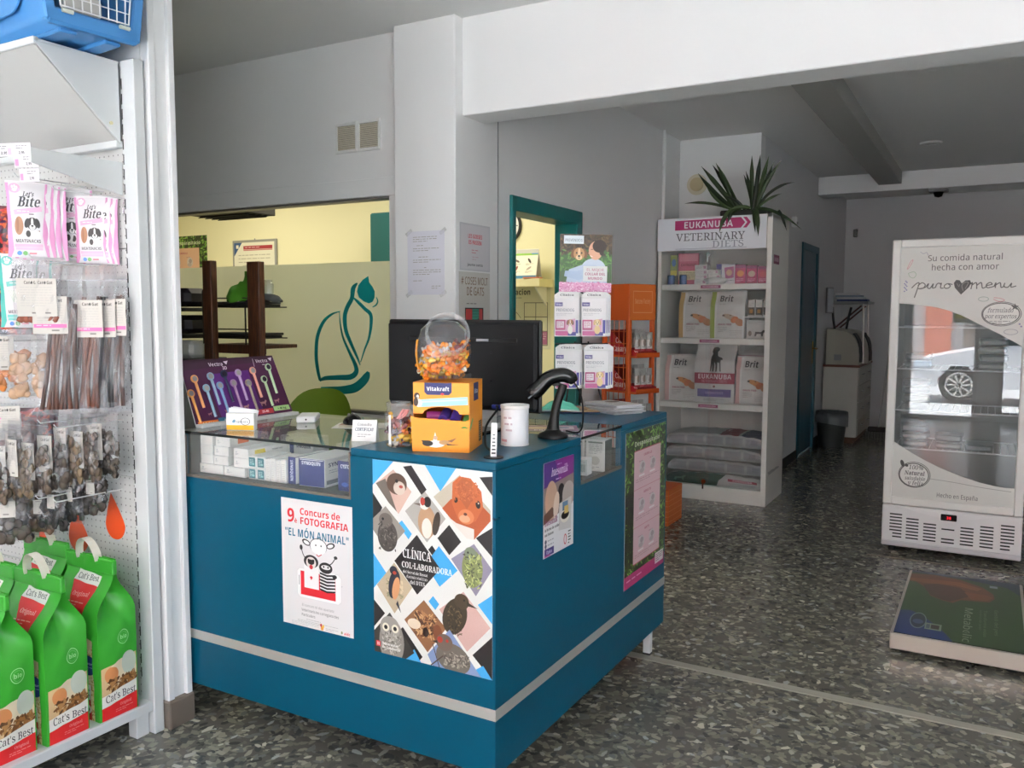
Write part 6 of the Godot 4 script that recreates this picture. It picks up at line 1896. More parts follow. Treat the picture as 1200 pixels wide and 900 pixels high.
# ============================ tall pet food cabinet ==========================
func build_vet_cabinet():
	var x0 := -2.382; var x1 := -1.476; var z0 := -7.19; var z1 := -6.608; var H := 2.256
	var wm := mk(Color(0.92, 0.91, 0.88), 0.4)
	var t := thing("pet_food_cabinet", "tall white cabinet of veterinary pet food with a lettered header", "cabinet")
	var b := Mb.new()
	b.rb(x0, x0 + 0.028, 0, H, z0, z1, 0.002)
	part("side_panel", b, wm, t)
	b = Mb.new()
	b.rb(x1 - 0.04, x1, 0, H, z0, z1, 0.002)
	var sp := part("side_panel", b, wm, t)
	b = Mb.new()
	b.bx(x0, x1, 0, H, z0 - 0.006, z0)
	part("back_panel", b, wm, t)
	b = Mb.new()
	b.bx(x0, x1, H - 0.02, H, z0, z1)
	part("top_panel", b, wm, t)
	b = Mb.new()
	b.rb(x0 + 0.028, x1 - 0.04, 0.0, 0.118, z0, z1 - 0.004, 0.002)
	part("base", b, wm, t)
	var pl := Pa.new(160, 36, "#8c1f52")
	pl.text("EUKANUBA", 80, 26, 22, "#e8c8d8", 0, true, false, 130.0)
	var plm := mt(pl.tex(), 0.4)
	var k := 0
	for y in [1.735, 1.305, 0.785]:
		b = Mb.new()
		b.rb(x0 + 0.028, x1 - 0.04, y - 0.045, y, z0, z1 - 0.02, 0.002)
		var s := part("shelf", b, wm, t)
		b = Mb.new()
		b.quad(Vector3(-2.03, y - 0.034, z1 - 0.0192), Vector3(-1.87, y - 0.034, z1 - 0.0192), Vector3(-1.87, y - 0.010, z1 - 0.0192), Vector3(-2.03, y - 0.010, z1 - 0.0192))
		part("shelf_label", b, plm, s)
	# header
	var hp := Pa.new(900, 264, "#eceff4")
	hp.poly([[150, 20], [696, 14], [730, 56], [696, 98], [150, 98]], "#a81e62"); hp.poly([[714, 14], [742, 14], [774, 56], [742, 98], [714, 98], [746, 56]], "#a81e62"); hp.line([[708, 14], [742, 56], [708, 98]], 9, "#e8eaee")
	hp.text("EUKANUBA", 222, 84, 74, "#f2f2f4", -1, true, false, 410.0)
	hp.text("VETERINARY", 160, 186, 84, "#4d4f55", -1, false, true, 570.0); hp.text("DIETS", 464, 246, 74, "#9ca1ab", -1, false, true, 262.0)
	hp.rect(156, 250, 590, 3, "#8b8f98")
	b = Mb.new()
	b.rb(x0 - 0.004, -1.517, 2.0, H + 0.002, z1 - 0.01, z1 + 0.012, 0.002)
	var q := Mb.new()
	q.quad(Vector3(x0 - 0.002, 2.002, z1 + 0.0124), Vector3(-1.519, 2.002, z1 + 0.0124), Vector3(-1.519, H, z1 + 0.0124), Vector3(x0 - 0.002, H, z1 + 0.0124))
	part("header_board", join([b, q]), [wm, mt(hp.tex(), 0.4)], t)
	# sliding glass doors with locks
	var cg := glass(0.07, Color(0.9, 0.97, 0.95))
	for e in [[x0 + 0.03, -1.93, z1 - 0.012], [-1.95, x1 - 0.042, z1 - 0.004]]:
		b = Mb.new()
		b.quad(Vector3(e[0], 0.12, e[2]), Vector3(e[1], 0.12, e[2]), Vector3(e[1], 2.0, e[2]), Vector3(e[0], 2.0, e[2]))
		part("glass_door", b, cg, t)
	for y in [1.965, 0.155]:
		b = Mb.new()
		b.at(Vector3(-1.965, y, z1 - 0.004))
		b.disc(Vector3.ZERO, 0.018, 16, 0.016)
		b.box(Vector3(-0.006, -0.035, 0.012), Vector3(0.012, 0.05, 0.003))
		part("lock", b, M.chrome, t)
	b = Mb.new()
	b.quad(Vector3(x1 + 0.0006, 1.885, -6.67), Vector3(x1 + 0.0006, 1.885, -6.86), Vector3(x1 + 0.0006, 1.955, -6.86), Vector3(x1 + 0.0006, 1.955, -6.67))
	part("side_label", b, plm, sp)
	cabinet_goods()
	plant()
	var oc := Pa.new(60, 200, "#c8672c")
	for i in 6: oc.rect(0, 30 + i * 30, 60, 3, "#d98a58")
	whole("orange_carton", carton(Vector3(0.30, 0.26, 0.30), 0.003), [M.orange, mt(oc.tex(), 0.6), mt(oc.tex(), 0.6), M.orange], "orange ribbed carton on the floor between the counter and the tall cabinet", "carton", Vector3(-2.08, 0.0, -5.80))

func brit_tex(c: String, dogc: String) -> StandardMaterial3D:
	var f := Pa.new(260, 360, "#d8d5d0")
	f.rect(0, 0, 34, 360, c); f.poly([[34, 0], [56, 0], [40, 360], [34, 360]], "#e9e6e2")
	f.text("Brit", 62, 84, 62, "#22201f", -1, true, false, 104.0); f.lines(66, 100, 80, 1, 8, 4, "#99958f")
	f.ell(180, 214, 76, 22, dogc, 0.45); f.ell(136, 196, 40, 17, dogc, 0.35); f.ell(102, 188, 10, 7, "#2c211c"); f.ell(154, 188, 5, 4, "#2c211c"); f.ell(184, 220, 22, 30, "#c46a34", 0.9); f.ell(222, 240, 34, 26, "#b5764a", 0.4)
	f.text("GRAIN FREE", 60, 262, 18, "#9a4a52", -1, true); f.lines(60, 274, 70, 4, 11, 3, "#8f8a86"); f.lines(150, 300, 90, 4, 11, 3, "#a8a4a0")
	f.rect(0, 0, 260, 10, "#c4c1bd")
	return mt(f.tex(), 0.4)

func cabinet_goods():
	var z := -6.80
	# top shelf
	var y := 1.7355
	var pp := Pa.new(180, 270, "#c8627c")
	pp.rect(8, 8, 164, 60, "#d98a9a"); pp.text("CAT&DOG", 90, 110, 30, "#7a1f34", 0, true); pp.rect(0, 150, 180, 80, "#d9d2a8"); pp.lines(14, 164, 150, 5, 12, 4, "#8a7a5a")
	whole("pink_carton", carton(Vector3(0.17, 0.255, 0.09)), [mk(Color(0.62, 0.24, 0.32), 0.5), mt(pp.tex(), 0.5), M.card, M.card], "pink supplement carton on the top cabinet shelf", "carton", Vector3(-2.175, y, z), 0.05)
	var gy := Pa.new(80, 160, "#9aa855")
	gy.ell(40, 60, 24, 30, "#4d7db0"); gy.rect(0, 120, 80, 40, "#d8cf5a")
	whole("green_carton", carton(Vector3(0.06, 0.17, 0.08)), [M.card, mt(gy.tex(), 0.5), M.card, M.card], "green and yellow carton at the left end of the top cabinet shelf", "carton", Vector3(-2.30, y + 0.075, z))
	for k in 2:
		var b := Mb.new()
		b.lathe([[0.0001, 0], [0.03, 0, 1], [0.03, 0.07, 1], [0.026, 0.078], [0.0001, 0.078]], 18)
		whole("blue_tin", b, mk(Color(0.16, 0.32, 0.52), 0.3, 0.2), ["blue tin under the green carton on the top cabinet shelf", "blue tin in front of the pink carton on the top cabinet shelf"][k], "tin", Vector3(-2.30 + 0.10 * k, y, z + 0.10))
	var pw := Pa.new(120, 50, "#dcdad6")
	pw.lines(10, 12, 90, 3, 10, 3, "#a38f92"); pw.rect(84, 10, 26, 30, "#b07f93")
	var pwm := mt(pw.tex(), 0.5)
	for i in 2:
		for k in 4 - i:
			whole("supplement_box", carton(Vector3(0.10, 0.038, 0.08)), [M.card, pwm, M.card, M.card], "flat white supplement box, %s in the %s stack on the top cabinet shelf" % [["lowest", "second", "third", "topmost"][k], ["left", "right"][i]], "carton", Vector3(-2.05 + 0.11 * i + 0.006 * sin(k * 3.0), y + 0.0385 * k, z + 0.08), 0.2 * sin(k + i * 2.0))
	var pv := Pa.new(140, 160, "#dfdde0")
	pv.rect(0, 0, 40, 160, "#3c3a7a"); pv.poly([[60, 30], [130, 20], [130, 110], [70, 120]], "#a04a7a"); pv.ell(96, 70, 22, 26, "#c9a284"); pv.lines(50, 130, 80, 2, 10, 4, "#77757a")
	whole("vitamin_carton", carton(Vector3(0.15, 0.16, 0.08)), [M.card, mt(pv.tex(), 0.4), M.card, M.card], "white and violet carton in the middle of the top cabinet shelf", "carton", Vector3(-1.86, y, z + 0.05), 0.1)
	for k in 3:
		var pk := Pa.new(90, 150, "#b02f5e")
		pk.rect(0, 0, 90, 26, "#7d2a5c"); pk.ell(45, 70, 30, 26, ["#d98a4a", "#d8c6b0", "#c44a5c"][k]); pk.lines(10, 110, 66, 3, 11, 4, "#f0c8d8", k)
		whole("magenta_carton", carton(Vector3(0.085, 0.15 - 0.008 * k, 0.07)), [mk(Color(0.55, 0.16, 0.32), 0.5), mt(pk.tex(), 0.4), M.card, M.card], ["magenta carton with an orange patch on the top cabinet shelf", "magenta carton with a beige patch on the top cabinet shelf", "magenta carton with a red patch, last in its row on the top cabinet shelf"][k], "carton", Vector3(-1.735 + 0.088 * k, y, z + 0.07))
	var fo := Mb.new()
	fo.blob(Vector3(0, 0.02, 0), Vector3(0.09, 0.03, 0.04), 6, 0.3, 4)
	whole("white_pack", fo, M.card, "crumpled white pack in front of the magenta cartons on the top shelf", "pack", Vector3(-1.92, y + 0.004, z + 0.14))
	# second shelf
	y = 1.3055
	var b1 := brit_tex("#cfa866", "#c98a56"); var b2 := brit_tex("#9dae4c", "#b9a48c"); var b3 := brit_tex("#d9b3ae", "#cf8a4e")
	var bag := block_bag(0.27, 0.38, 0.13, 0.66, 5, 0.005, 0.05)
	var bagb := block_bag(0.27, 0.38, 0.13, 0.66, 8, 0.005, 0.05)
	var sil := mk(Color(0.72, 0.71, 0.69), 0.35)
	whole("kibble_bag", bag, [b1, sil, sil], "white dry food bag with an ochre side stripe on the second cabinet shelf", "pet food bag", Vector3(-2.105, y, z), 0.06)
	whole("kibble_bag", bagb, [b2, sil, sil], "white dry food bag with a lime green side stripe on the second cabinet shelf", "pet food bag", Vector3(-1.835, y, z + 0.03), 0.04)
	var rs := thing("shelf_riser", "small white riser shelf in the right half of the second cabinet shelf", "riser", Vector3(-1.61, y, z - 0.02))
	var b := Mb.new()
	b.rb(-0.10, 0.10, 0.165, 0.175, -0.10, 0.12, 0.002)
	part("board", b, M.white, rs)
	for x in [-0.095, 0.095]:
		b = Mb.new()
		b.rb(x - 0.005, x + 0.005, 0, 0.165, -0.10, 0.12, 0.001)
		part("support", b, M.white, rs)
	var pd := Pa.new(200, 160, "#d6d3cd")
	pd.lines(16, 14, 150, 2, 12, 4, "#a8a49c"); pd.poly([[70, 140], [80, 100], [130, 104], [150, 84], [172, 92], [150, 114], [146, 140], [132, 140], [128, 118], [92, 120], [86, 140]], "#3a3430"); pd.ell(30, 116, 16, 24, "#5a4a42")
	whole("treat_carton", carton(Vector3(0.175, 0.145, 0.08)), [M.card, mt(pd.tex(), 0.4), M.card, M.card], "white carton with a dark dog silhouette under the riser shelf", "carton", Vector3(-1.60, y, z + 0.02))
	var pbx := Pa.new(80, 130, "#d9d5d0")
	pbx.rect(0, 60, 80, 60, "#2a2624"); pbx.rect(20, 76, 40, 30, "#b5803c"); pbx.lines(10, 16, 60, 3, 12, 3, "#999999")
	var pbm := mt(pbx.tex(), 0.4)
	for k in 3:
		whole("bottle_carton", carton(Vector3(0.052, 0.13, 0.05)), [M.card, pbm, M.card, M.card], "%s white and black bottle carton on the riser shelf" % ["left", "middle", "right"][k], "carton", Vector3(-1.655 + 0.06 * k, y + 0.1755, z + 0.03))
	whole("tall_box", carton(Vector3(0.06, 0.29, 0.08)), [M.card, mk(Color(0.72, 0.62, 0.58), 0.5), M.card, M.card], "tall beige box between the lime bag and the riser shelf", "carton", Vector3(-1.735, y, z - 0.06))
	# third shelf
	y = 0.7855
	whole("kibble_bag", bag, [b3, sil, mk(Color(0.80, 0.66, 0.64), 0.4)], "white dry food bag with a pink side at the left of the third cabinet shelf", "pet food bag", Vector3(-2.215, y, z), 0.05)
	whole("kibble_bag", bagb, [b3, sil, mk(Color(0.80, 0.66, 0.64), 0.4)], "white dry food bag with a pink side, right end of the third cabinet shelf", "pet food bag", Vector3(-1.63, y, z), 0.02)
	var pe := Pa.new(380, 520, "#cfcdca")
	pe.poly([[152, 110], [160, 70], [150, 48], [164, 24], [196, 20], [216, 34], [214, 52], [200, 62], [208, 96], [216, 150], [212, 236], [200, 238], [198, 168], [186, 150], [182, 236], [170, 238], [168, 160], [156, 236], [146, 236], [152, 160]], "#2b2827"); pe.ell(160, 52, 12, 24, "#1f1c1b", 0.2); pe.ell(240, 120, 26, 10, "#2b2827", 0.3); pe.poly([[206, 96], [246, 118], [250, 236], [238, 236], [234, 160], [206, 150]], "#34302e")
	pe.rect(0, 250, 380, 96, "#9a1f3c"); pe.text("EUKANUBA", 190, 304, 60, "#f0e4e6", 0, true, false, 320.0); pe.text("VETERINARY DIETS", 190, 336, 30, "#e2b8c2", 0, false, false, 240.0)
	pe.ell(190, 372, 10, 10, "#77332f"); pe.rect(30, 396, 320, 70, "#5a4a86"); pe.text("DERMATOSIS", 190, 440, 28, "#b9acd0", 0, true); pe.lines(90, 484, 200, 2, 12, 4, "#8d8b88")
	whole("kibble_bag", block_bag(0.315, 0.465, 0.19, 0.70, 3, 0.007, 0.05), [mt(pe.tex(), 0.38), mk(Color(0.45, 0.46, 0.46), 0.35), mk(Color(0.45, 0.46, 0.46), 0.35)], "big grey dry food bag with a standing dog, middle of the third cabinet shelf", "pet food bag", Vector3(-1.925, y, z + 0.02), 0.05)
	whole("kibble_bag", block_bag(0.30, 0.46, 0.12, 0.70, 13, 0.008, 0.05), [mk(Color(0.62, 0.62, 0.61), 0.35), sil, sil], "plain grey dry food bag behind the left pink-sided bag on the third shelf", "pet food bag", Vector3(-2.16, y, z - 0.20), 0.0)
	var pz := Pa.new(200, 300, "#c9c6c4")
	pz.rect(0, 60, 200, 40, "#9a2a5a"); pz.rect(30, 8, 150, 40, "#b9b4b2"); pz.rect(0, 110, 200, 190, "#24402e")
	whole("kibble_bag", block_bag(0.27, 0.47, 0.12, 0.72, 17, 0.008, 0.05), [mt(pz.tex(), 0.38), mk(Color(0.14, 0.25, 0.18), 0.4), sil], "green and white dry food bag behind the right pink-sided bag on the third shelf", "pet food bag", Vector3(-1.665, y, z - 0.20), 0.0)
	# big bags lying flat at the bottom
	var ps := Pa.new(760, 120, "#b3b2b0")
	for i in 5: ps.rect(20 + i * 150, 20, 130, 80, "#a09fa0"); ps.lines(30 + i * 150, 28, 108, 6, 12, 4, "#8d8c8e", i)
	ps.rect(660, 30, 50, 50, "#8a898c")
	var psm := mt(ps.tex(), 0.45)
	var pg := Pa.new(760, 130, "#b9b8b4")
	pg.poly([[0, 0], [470, 0], [420, 60], [400, 130], [0, 130]], "#1f3d2e"); pg.poly([[60, 90], [70, 60], [120, 60], [140, 36], [160, 44], [142, 66], [140, 100], [130, 100], [126, 78], [84, 80], [80, 100], [70, 100]], "#5c7a68"); pg.lines(200, 50, 140, 2, 20, 6, "#56725f")
	pg.rect(490, 40, 220, 28, "#8c1f3c"); pg.text("EUKANUBA", 600, 63, 26, "#e6c9d0", 0, true, false, 150.0); pg.text("VETERINARY", 500, 108, 34, "#77777a", -1, false, true, 200.0)
	var pgm := mt(pg.tex(), 0.45)
	var pt := Pa.new(760, 500, "#b5b4b2")
	pt.poly([[420, 0], [560, 0], [560, 500], [420, 500]], "#8c1f3c"); pt.poly([[580, 0], [740, 0], [740, 500], [580, 500]], "#3f3a6a"); pt.im.fill_rect(Rect2i(440, 100, 8, 200), Color("#e6c9d0"))
	var ptm := mt(pt.tex(), 0.42)
	var h := 0.118
	for k in 4:
		var hh := 0.108
		var m := Mb.new()
		var g := 20 + k
		whole("flat_sack", flat_sack(0.79, hh, 0.40, g), [pgm if k == 0 else psm, ptm if k == 3 else sil, sil], ["lowest of the four sacks lying in the bottom of the cabinet, green fronted", "second sack from the bottom lying in the cabinet", "third sack from the bottom lying in the cabinet", "topmost sack lying in the bottom of the cabinet, with a red and violet print"][k], "pet food sack", Vector3(-1.895 + 0.012 * sin(k * 2.0), 0.1185 + 0.1085 * k, -6.86 + 0.008 * k), [0.0, 0.015, -0.01, 0.02][k])

func flat_sack(w: float, h: float, d: float, sd: int) -> ArrayMesh:   # lying sack: surface 0 long front, 1 upper face, 2 the rest
	var g := RandomNumberGenerator.new(); g.seed = sd
	var a := g.randf() * 6; var b := g.randf() * 6
	var wob := func(x: float, y: float) -> float: return 0.004 * (sin(x * 23 + a) * sin(y * 19 + b) + 0.7 * sin(x * 51 - y * 37 + b))
	var top := func(u: float, v: float) -> Vector3:
		var e := pow(sin(PI * clampf(u, 0.0, 1.0)), 0.22) * (0.86 + 0.14 * sin(PI * v))
		return Vector3((u - 0.5) * w, h * (0.42 + 0.55 * e) + wob.call(u, v) * 1.2, d * (0.5 - v))
	var fr := Mb.new(); var tp := Mb.new(); var ot := Mb.new()
	tp.grid(func(u, v): return top.call(u, v), 28, 10)
	fr.grid(func(u, v):
		var t: Vector3 = top.call(u, 0.0)
		return Vector3(t.x, v * t.y, t.z + 0.018 * sin(PI * v) + (wob.call(u, v) * sin(PI * v))), 28, 6)
	ot.grid(func(u, v):
		var t: Vector3 = top.call(1.0 - u, 1.0)
		return Vector3(t.x, v * t.y, t.z - 0.018 * sin(PI * v)), 28, 4)
	for s in [0.0, 1.0]:
		ot.grid(func(u, v):
			var t: Vector3 = top.call(s, u)
			return Vector3(t.x + (0.02 if s > 0 else -0.02) * sin(PI * v), v * t.y, t.z), 8, 4, s < 0.5)
	ot.quad(Vector3(-w / 2, 0, -d / 2), Vector3(w / 2, 0, -d / 2), Vector3(w / 2, 0, d / 2), Vector3(-w / 2, 0, d / 2))
	return join([fr, tp, ot])

func plant():
	var t := thing("potted_plant", "dark green strap-leaved plant in a low trough on top of the tall cabinet", "plant", Vector3(-1.70, 2.258, -6.72))
	var b := Mb.new()
	b.rb(-0.20, 0.17, 0, 0.05, -0.10, 0.06, 0.01)
	part("trough", b, mk(Color(0.10, 0.11, 0.09), 0.6), t)
	var o := t.position
	var L := [
		# base, middle, tip
		[[-1.78, 2.30, -6.68], [-1.95, 2.43, -6.70], [-2.10, 2.62, -6.72], 0.034], [[-1.76, 2.30, -6.68], [-1.90, 2.48, -6.66], [-2.05, 2.66, -6.64], 0.036], [[-1.77, 2.30, -6.72], [-1.87, 2.52, -6.72], [-1.99, 2.68, -6.74], 0.034],
		[[-1.75, 2.30, -6.70], [-1.84, 2.50, -6.66], [-1.94, 2.68, -6.66], 0.034], [[-1.74, 2.30, -6.66], [-1.83, 2.44, -6.62], [-1.90, 2.64, -6.62], 0.030], [[-1.80, 2.31, -6.70], [-2.0, 2.40, -6.70], [-2.20, 2.385, -6.70], 0.022],
		[[-1.70, 2.30, -6.64], [-1.76, 2.40, -6.62], [-1.86, 2.41, -6.62], 0.022], [[-1.80, 2.31, -6.66], [-1.92, 2.36, -6.64], [-2.0, 2.50, -6.62], 0.022],
		[[-1.66, 2.30, -6.70], [-1.67, 2.46, -6.72], [-1.72, 2.61, -6.72], 0.024], [[-1.65, 2.30, -6.68], [-1.66, 2.52, -6.68], [-1.67, 2.72, -6.70], 0.032], [[-1.64, 2.30, -6.66], [-1.61, 2.52, -6.66], [-1.60, 2.72, -6.68], 0.034],
		[[-1.63, 2.30, -6.68], [-1.59, 2.50, -6.70], [-1.545, 2.71, -6.72], 0.034], [[-1.63, 2.30, -6.70], [-1.56, 2.50, -6.70], [-1.50, 2.66, -6.70], 0.028], [[-1.62, 2.30, -6.66], [-1.55, 2.50, -6.64], [-1.43, 2.66, -6.64], 0.028],
		[[-1.62, 2.30, -6.68], [-1.52, 2.48, -6.68], [-1.34, 2.49, -6.68], 0.022], [[-1.62, 2.30, -6.66], [-1.54, 2.38, -6.66], [-1.43, 2.41, -6.66], 0.020], [[-1.66, 2.32, -6.72], [-1.70, 2.50, -6.74], [-1.73, 2.58, -6.70], 0.02],
		[[-1.62, 2.30, -6.62], [-1.58, 2.28, -6.565], [-1.575, 2.09, -6.575], 0.036], [[-1.63, 2.30, -6.62], [-1.61, 2.29, -6.57], [-1.60, 2.12, -6.578], 0.026], [[-1.78, 2.30, -6.62], [-1.83, 2.29, -6.56], [-1.875, 2.13, -6.572], 0.034], [[-1.75, 2.30, -6.62], [-1.79, 2.29, -6.57], [-1.81, 2.20, -6.578], 0.03],
		[[-1.66, 2.30, -6.66], [-1.50, 2.34, -6.66], [-1.27, 2.13, -6.64], 0.024], [[-1.44, 2.28, -6.62], [-1.41, 2.25, -6.60], [-1.37, 2.12, -6.60], 0.02], [[-1.66, 2.31, -6.64], [-1.72, 2.33, -6.60], [-1.80, 2.30, -6.58], 0.03]]
	var gm := [mk(Color(0.13, 0.20, 0.09), 0.4), mk(Color(0.17, 0.25, 0.11), 0.42), mk(Color(0.10, 0.15, 0.08), 0.4), mk(Color(0.22, 0.30, 0.14), 0.45)]
	for k in L.size():
		var a := Vector3(L[k][0][0], L[k][0][1], L[k][0][2]) - o; var m := Vector3(L[k][1][0], L[k][1][1], L[k][1][2]) - o; var e := Vector3(L[k][2][0], L[k][2][1], L[k][2][2]) - o
		var wd: float = L[k][3]
		b = Mb.new()
		b.grid(func(u, v):
			var c: Vector3 = a.lerp(m, v).lerp(m.lerp(e, v), v)
			var tg: Vector3 = (m - a).lerp(e - m, v).normalized()
			var side := tg.cross(Vector3(0.15, 0.1, 1.0).normalized()).normalized()
			var nn := side.cross(tg).normalized()
			var ww := wd * minf(1.0, 3.2 * (1.0 - v) + 0.04) * (0.75 + 0.25 * minf(1.0, v * 5))
			return c + side * (u - 0.5) * ww + nn * absf(u - 0.5) * ww * 0.7, 4, 14)
		part("leaf", b, gm[k % 4], t)

# ============================ orange snack rack ==============================
func build_orange_rack():
	var t := thing("orange_snack_rack", "orange wire display rack of cat snacks behind the counter end", "display rack", Vector3(-2.15, 0, -5.40), -0.405)
	var om := mk(Color(0.80, 0.34, 0.10), 0.45)
	var w := 0.115; var d := 0.11; var H := 1.70
	var cs := [Vector2(-w, d), Vector2(w, d), Vector2(w, -d), Vector2(-w, -d)]
	for c in cs:
		var b := Mb.new()
		b.rb(c.x - 0.014, c.x + 0.014, 0, 1.48, c.y - 0.014, c.y + 0.014, 0.003)
		part("post", b, om, t)
	var p := Pa.new(300, 220, "#d9702c")
	p.rect(40, 40, 220, 4, "#e8a478"); p.rect(40, 172, 220, 4, "#e8a478"); p.rect(40, 40, 4, 136, "#e8a478"); p.rect(256, 40, 4, 136, "#e8a478")
	p.text("Natures Variety", 150, 118, 40, "#efb894", 0, false, true, 180.0)
	var b := Mb.new()
	b.rbox(Vector3(0, 1.575, 0), Vector3(0.262, 0.24, 0.252), 0.003)
	var q := Mb.new()
	q.quad(Vector3(0.1315, 1.458, 0.124), Vector3(0.1315, 1.458, -0.124), Vector3(0.1315, 1.692, -0.124), Vector3(0.1315, 1.692, 0.124))
	part("header_box", join([b, q]), [om, mt(p.tex(), 0.5)], t)
	for y in [0.18, 0.46, 0.74, 0.98, 1.22]:
		b = Mb.new()
		b.rb(-w, w + 0.075, y - 0.012, y, -d, d, 0.002)
		b.rb(w + 0.069, w + 0.075, y - 0.012, y + 0.02, -d, d, 0.002)
		part("shelf", b, om, t)
	# wire mesh on the side towards the door
	for k in 4:
		b = Mb.new()
		b.tube([Vector3(-w + 0.046 + 0.046 * k, 0.2, d), Vector3(-w + 0.046 + 0.046 * k, 1.46, d)], 0.003, 5)
		part("mesh_wire", b, om, t)
	for k in 16:
		b = Mb.new()
		b.tube([Vector3(-w, 0.26 + 0.08 * k, d), Vector3(w, 0.26 + 0.08 * k, d)], 0.003, 5)
		part("mesh_wire", b, om, t)
	# packs: red shelf boxes with sachets
	var pr := Pa.new(200, 140, "#b8202c")
	pr.text("Cat", 90, 60, 44, "#ffffff", 0, true, true, 60.0); pr.text("Canary", 100, 110, 48, "#ffffff", 0, true, true, 130.0)
	var prm := mt(pr.tex(), 0.4)
	var pc := Pa.new(90, 150, "#cfcac4")
	pc.rect(0, 0, 90, 50, "#a5a6a2"); pc.ell(45, 70, 22, 26, "#8a7d70"); pc.rect(0, 110, 90, 40, "#b0343c"); pc.lines(12, 96, 60, 1, 9, 4, "#666666")
	var pcm := mt(pc.tex(), 0.4)
	var bs := t.transform
	var names := ["upper", "middle", "lower"]
	var i := 0
	for y in [1.22, 0.98, 0.74]:
		var r := thing("snack_tray", "red cardboard tray of cat snacks on the %s visible shelf of the orange rack" % names[i], "snack tray", bs * Vector3(0.03, y + 0.001, 0.0), t.rotation.y)
		b = Mb.new()
		b.at(Vector3(0, 0, 0.088))
		b.prism([Vector2(-0.11, 0), Vector2(0.15, 0), Vector2(0.15, 0.03), Vector2(0.04, 0.05), Vector2(-0.11, 0.17)], 0.003, Rect2(-0.12, -0.01, 0.2, 0.16))
		part("front_side", b, prm, r)
		b = Mb.new()
		b.at(Vector3(0, 0, -0.091))
		b.prism([Vector2(-0.11, 0), Vector2(0.15, 0), Vector2(0.15, 0.03), Vector2(0.04, 0.05), Vector2(-0.11, 0.17)], 0.003)
		b.at(Vector3.ZERO)
		b.bx(0.147, 0.15, 0, 0.03, -0.088, 0.088)
		b.bx(-0.11, -0.107, 0, 0.17, -0.088, 0.088)
		b.bx(-0.11, 0.15, 0, 0.003, -0.088, 0.088)
		part("tray", b, mk(Color(0.55, 0.09, 0.12), 0.5), r)
		for k in 6:
			var sp := bs * Vector3(0.03 + [0.115, 0.115, 0.115, 0.04, 0.04, 0.04][k], y + 0.006, [0.056, 0.0, -0.056, 0.056, 0.0, -0.056][k])
			var s := whole("snack_sachet", pouch(0.052, 0.15 + 0.02 * (k / 3), 0.022, 2.4, 0.08, 33 + k, 0.4, 0.002), [pcm, pcm], "grey and red cat snack sachet, %s in the %s red rack tray" % [["front left", "front middle", "front right", "rear left", "rear middle", "rear right"][k], names[i]], "snack sachet", sp, t.rotation.y + PI / 2, "sachets in the %s red tray" % names[i])
		i += 1

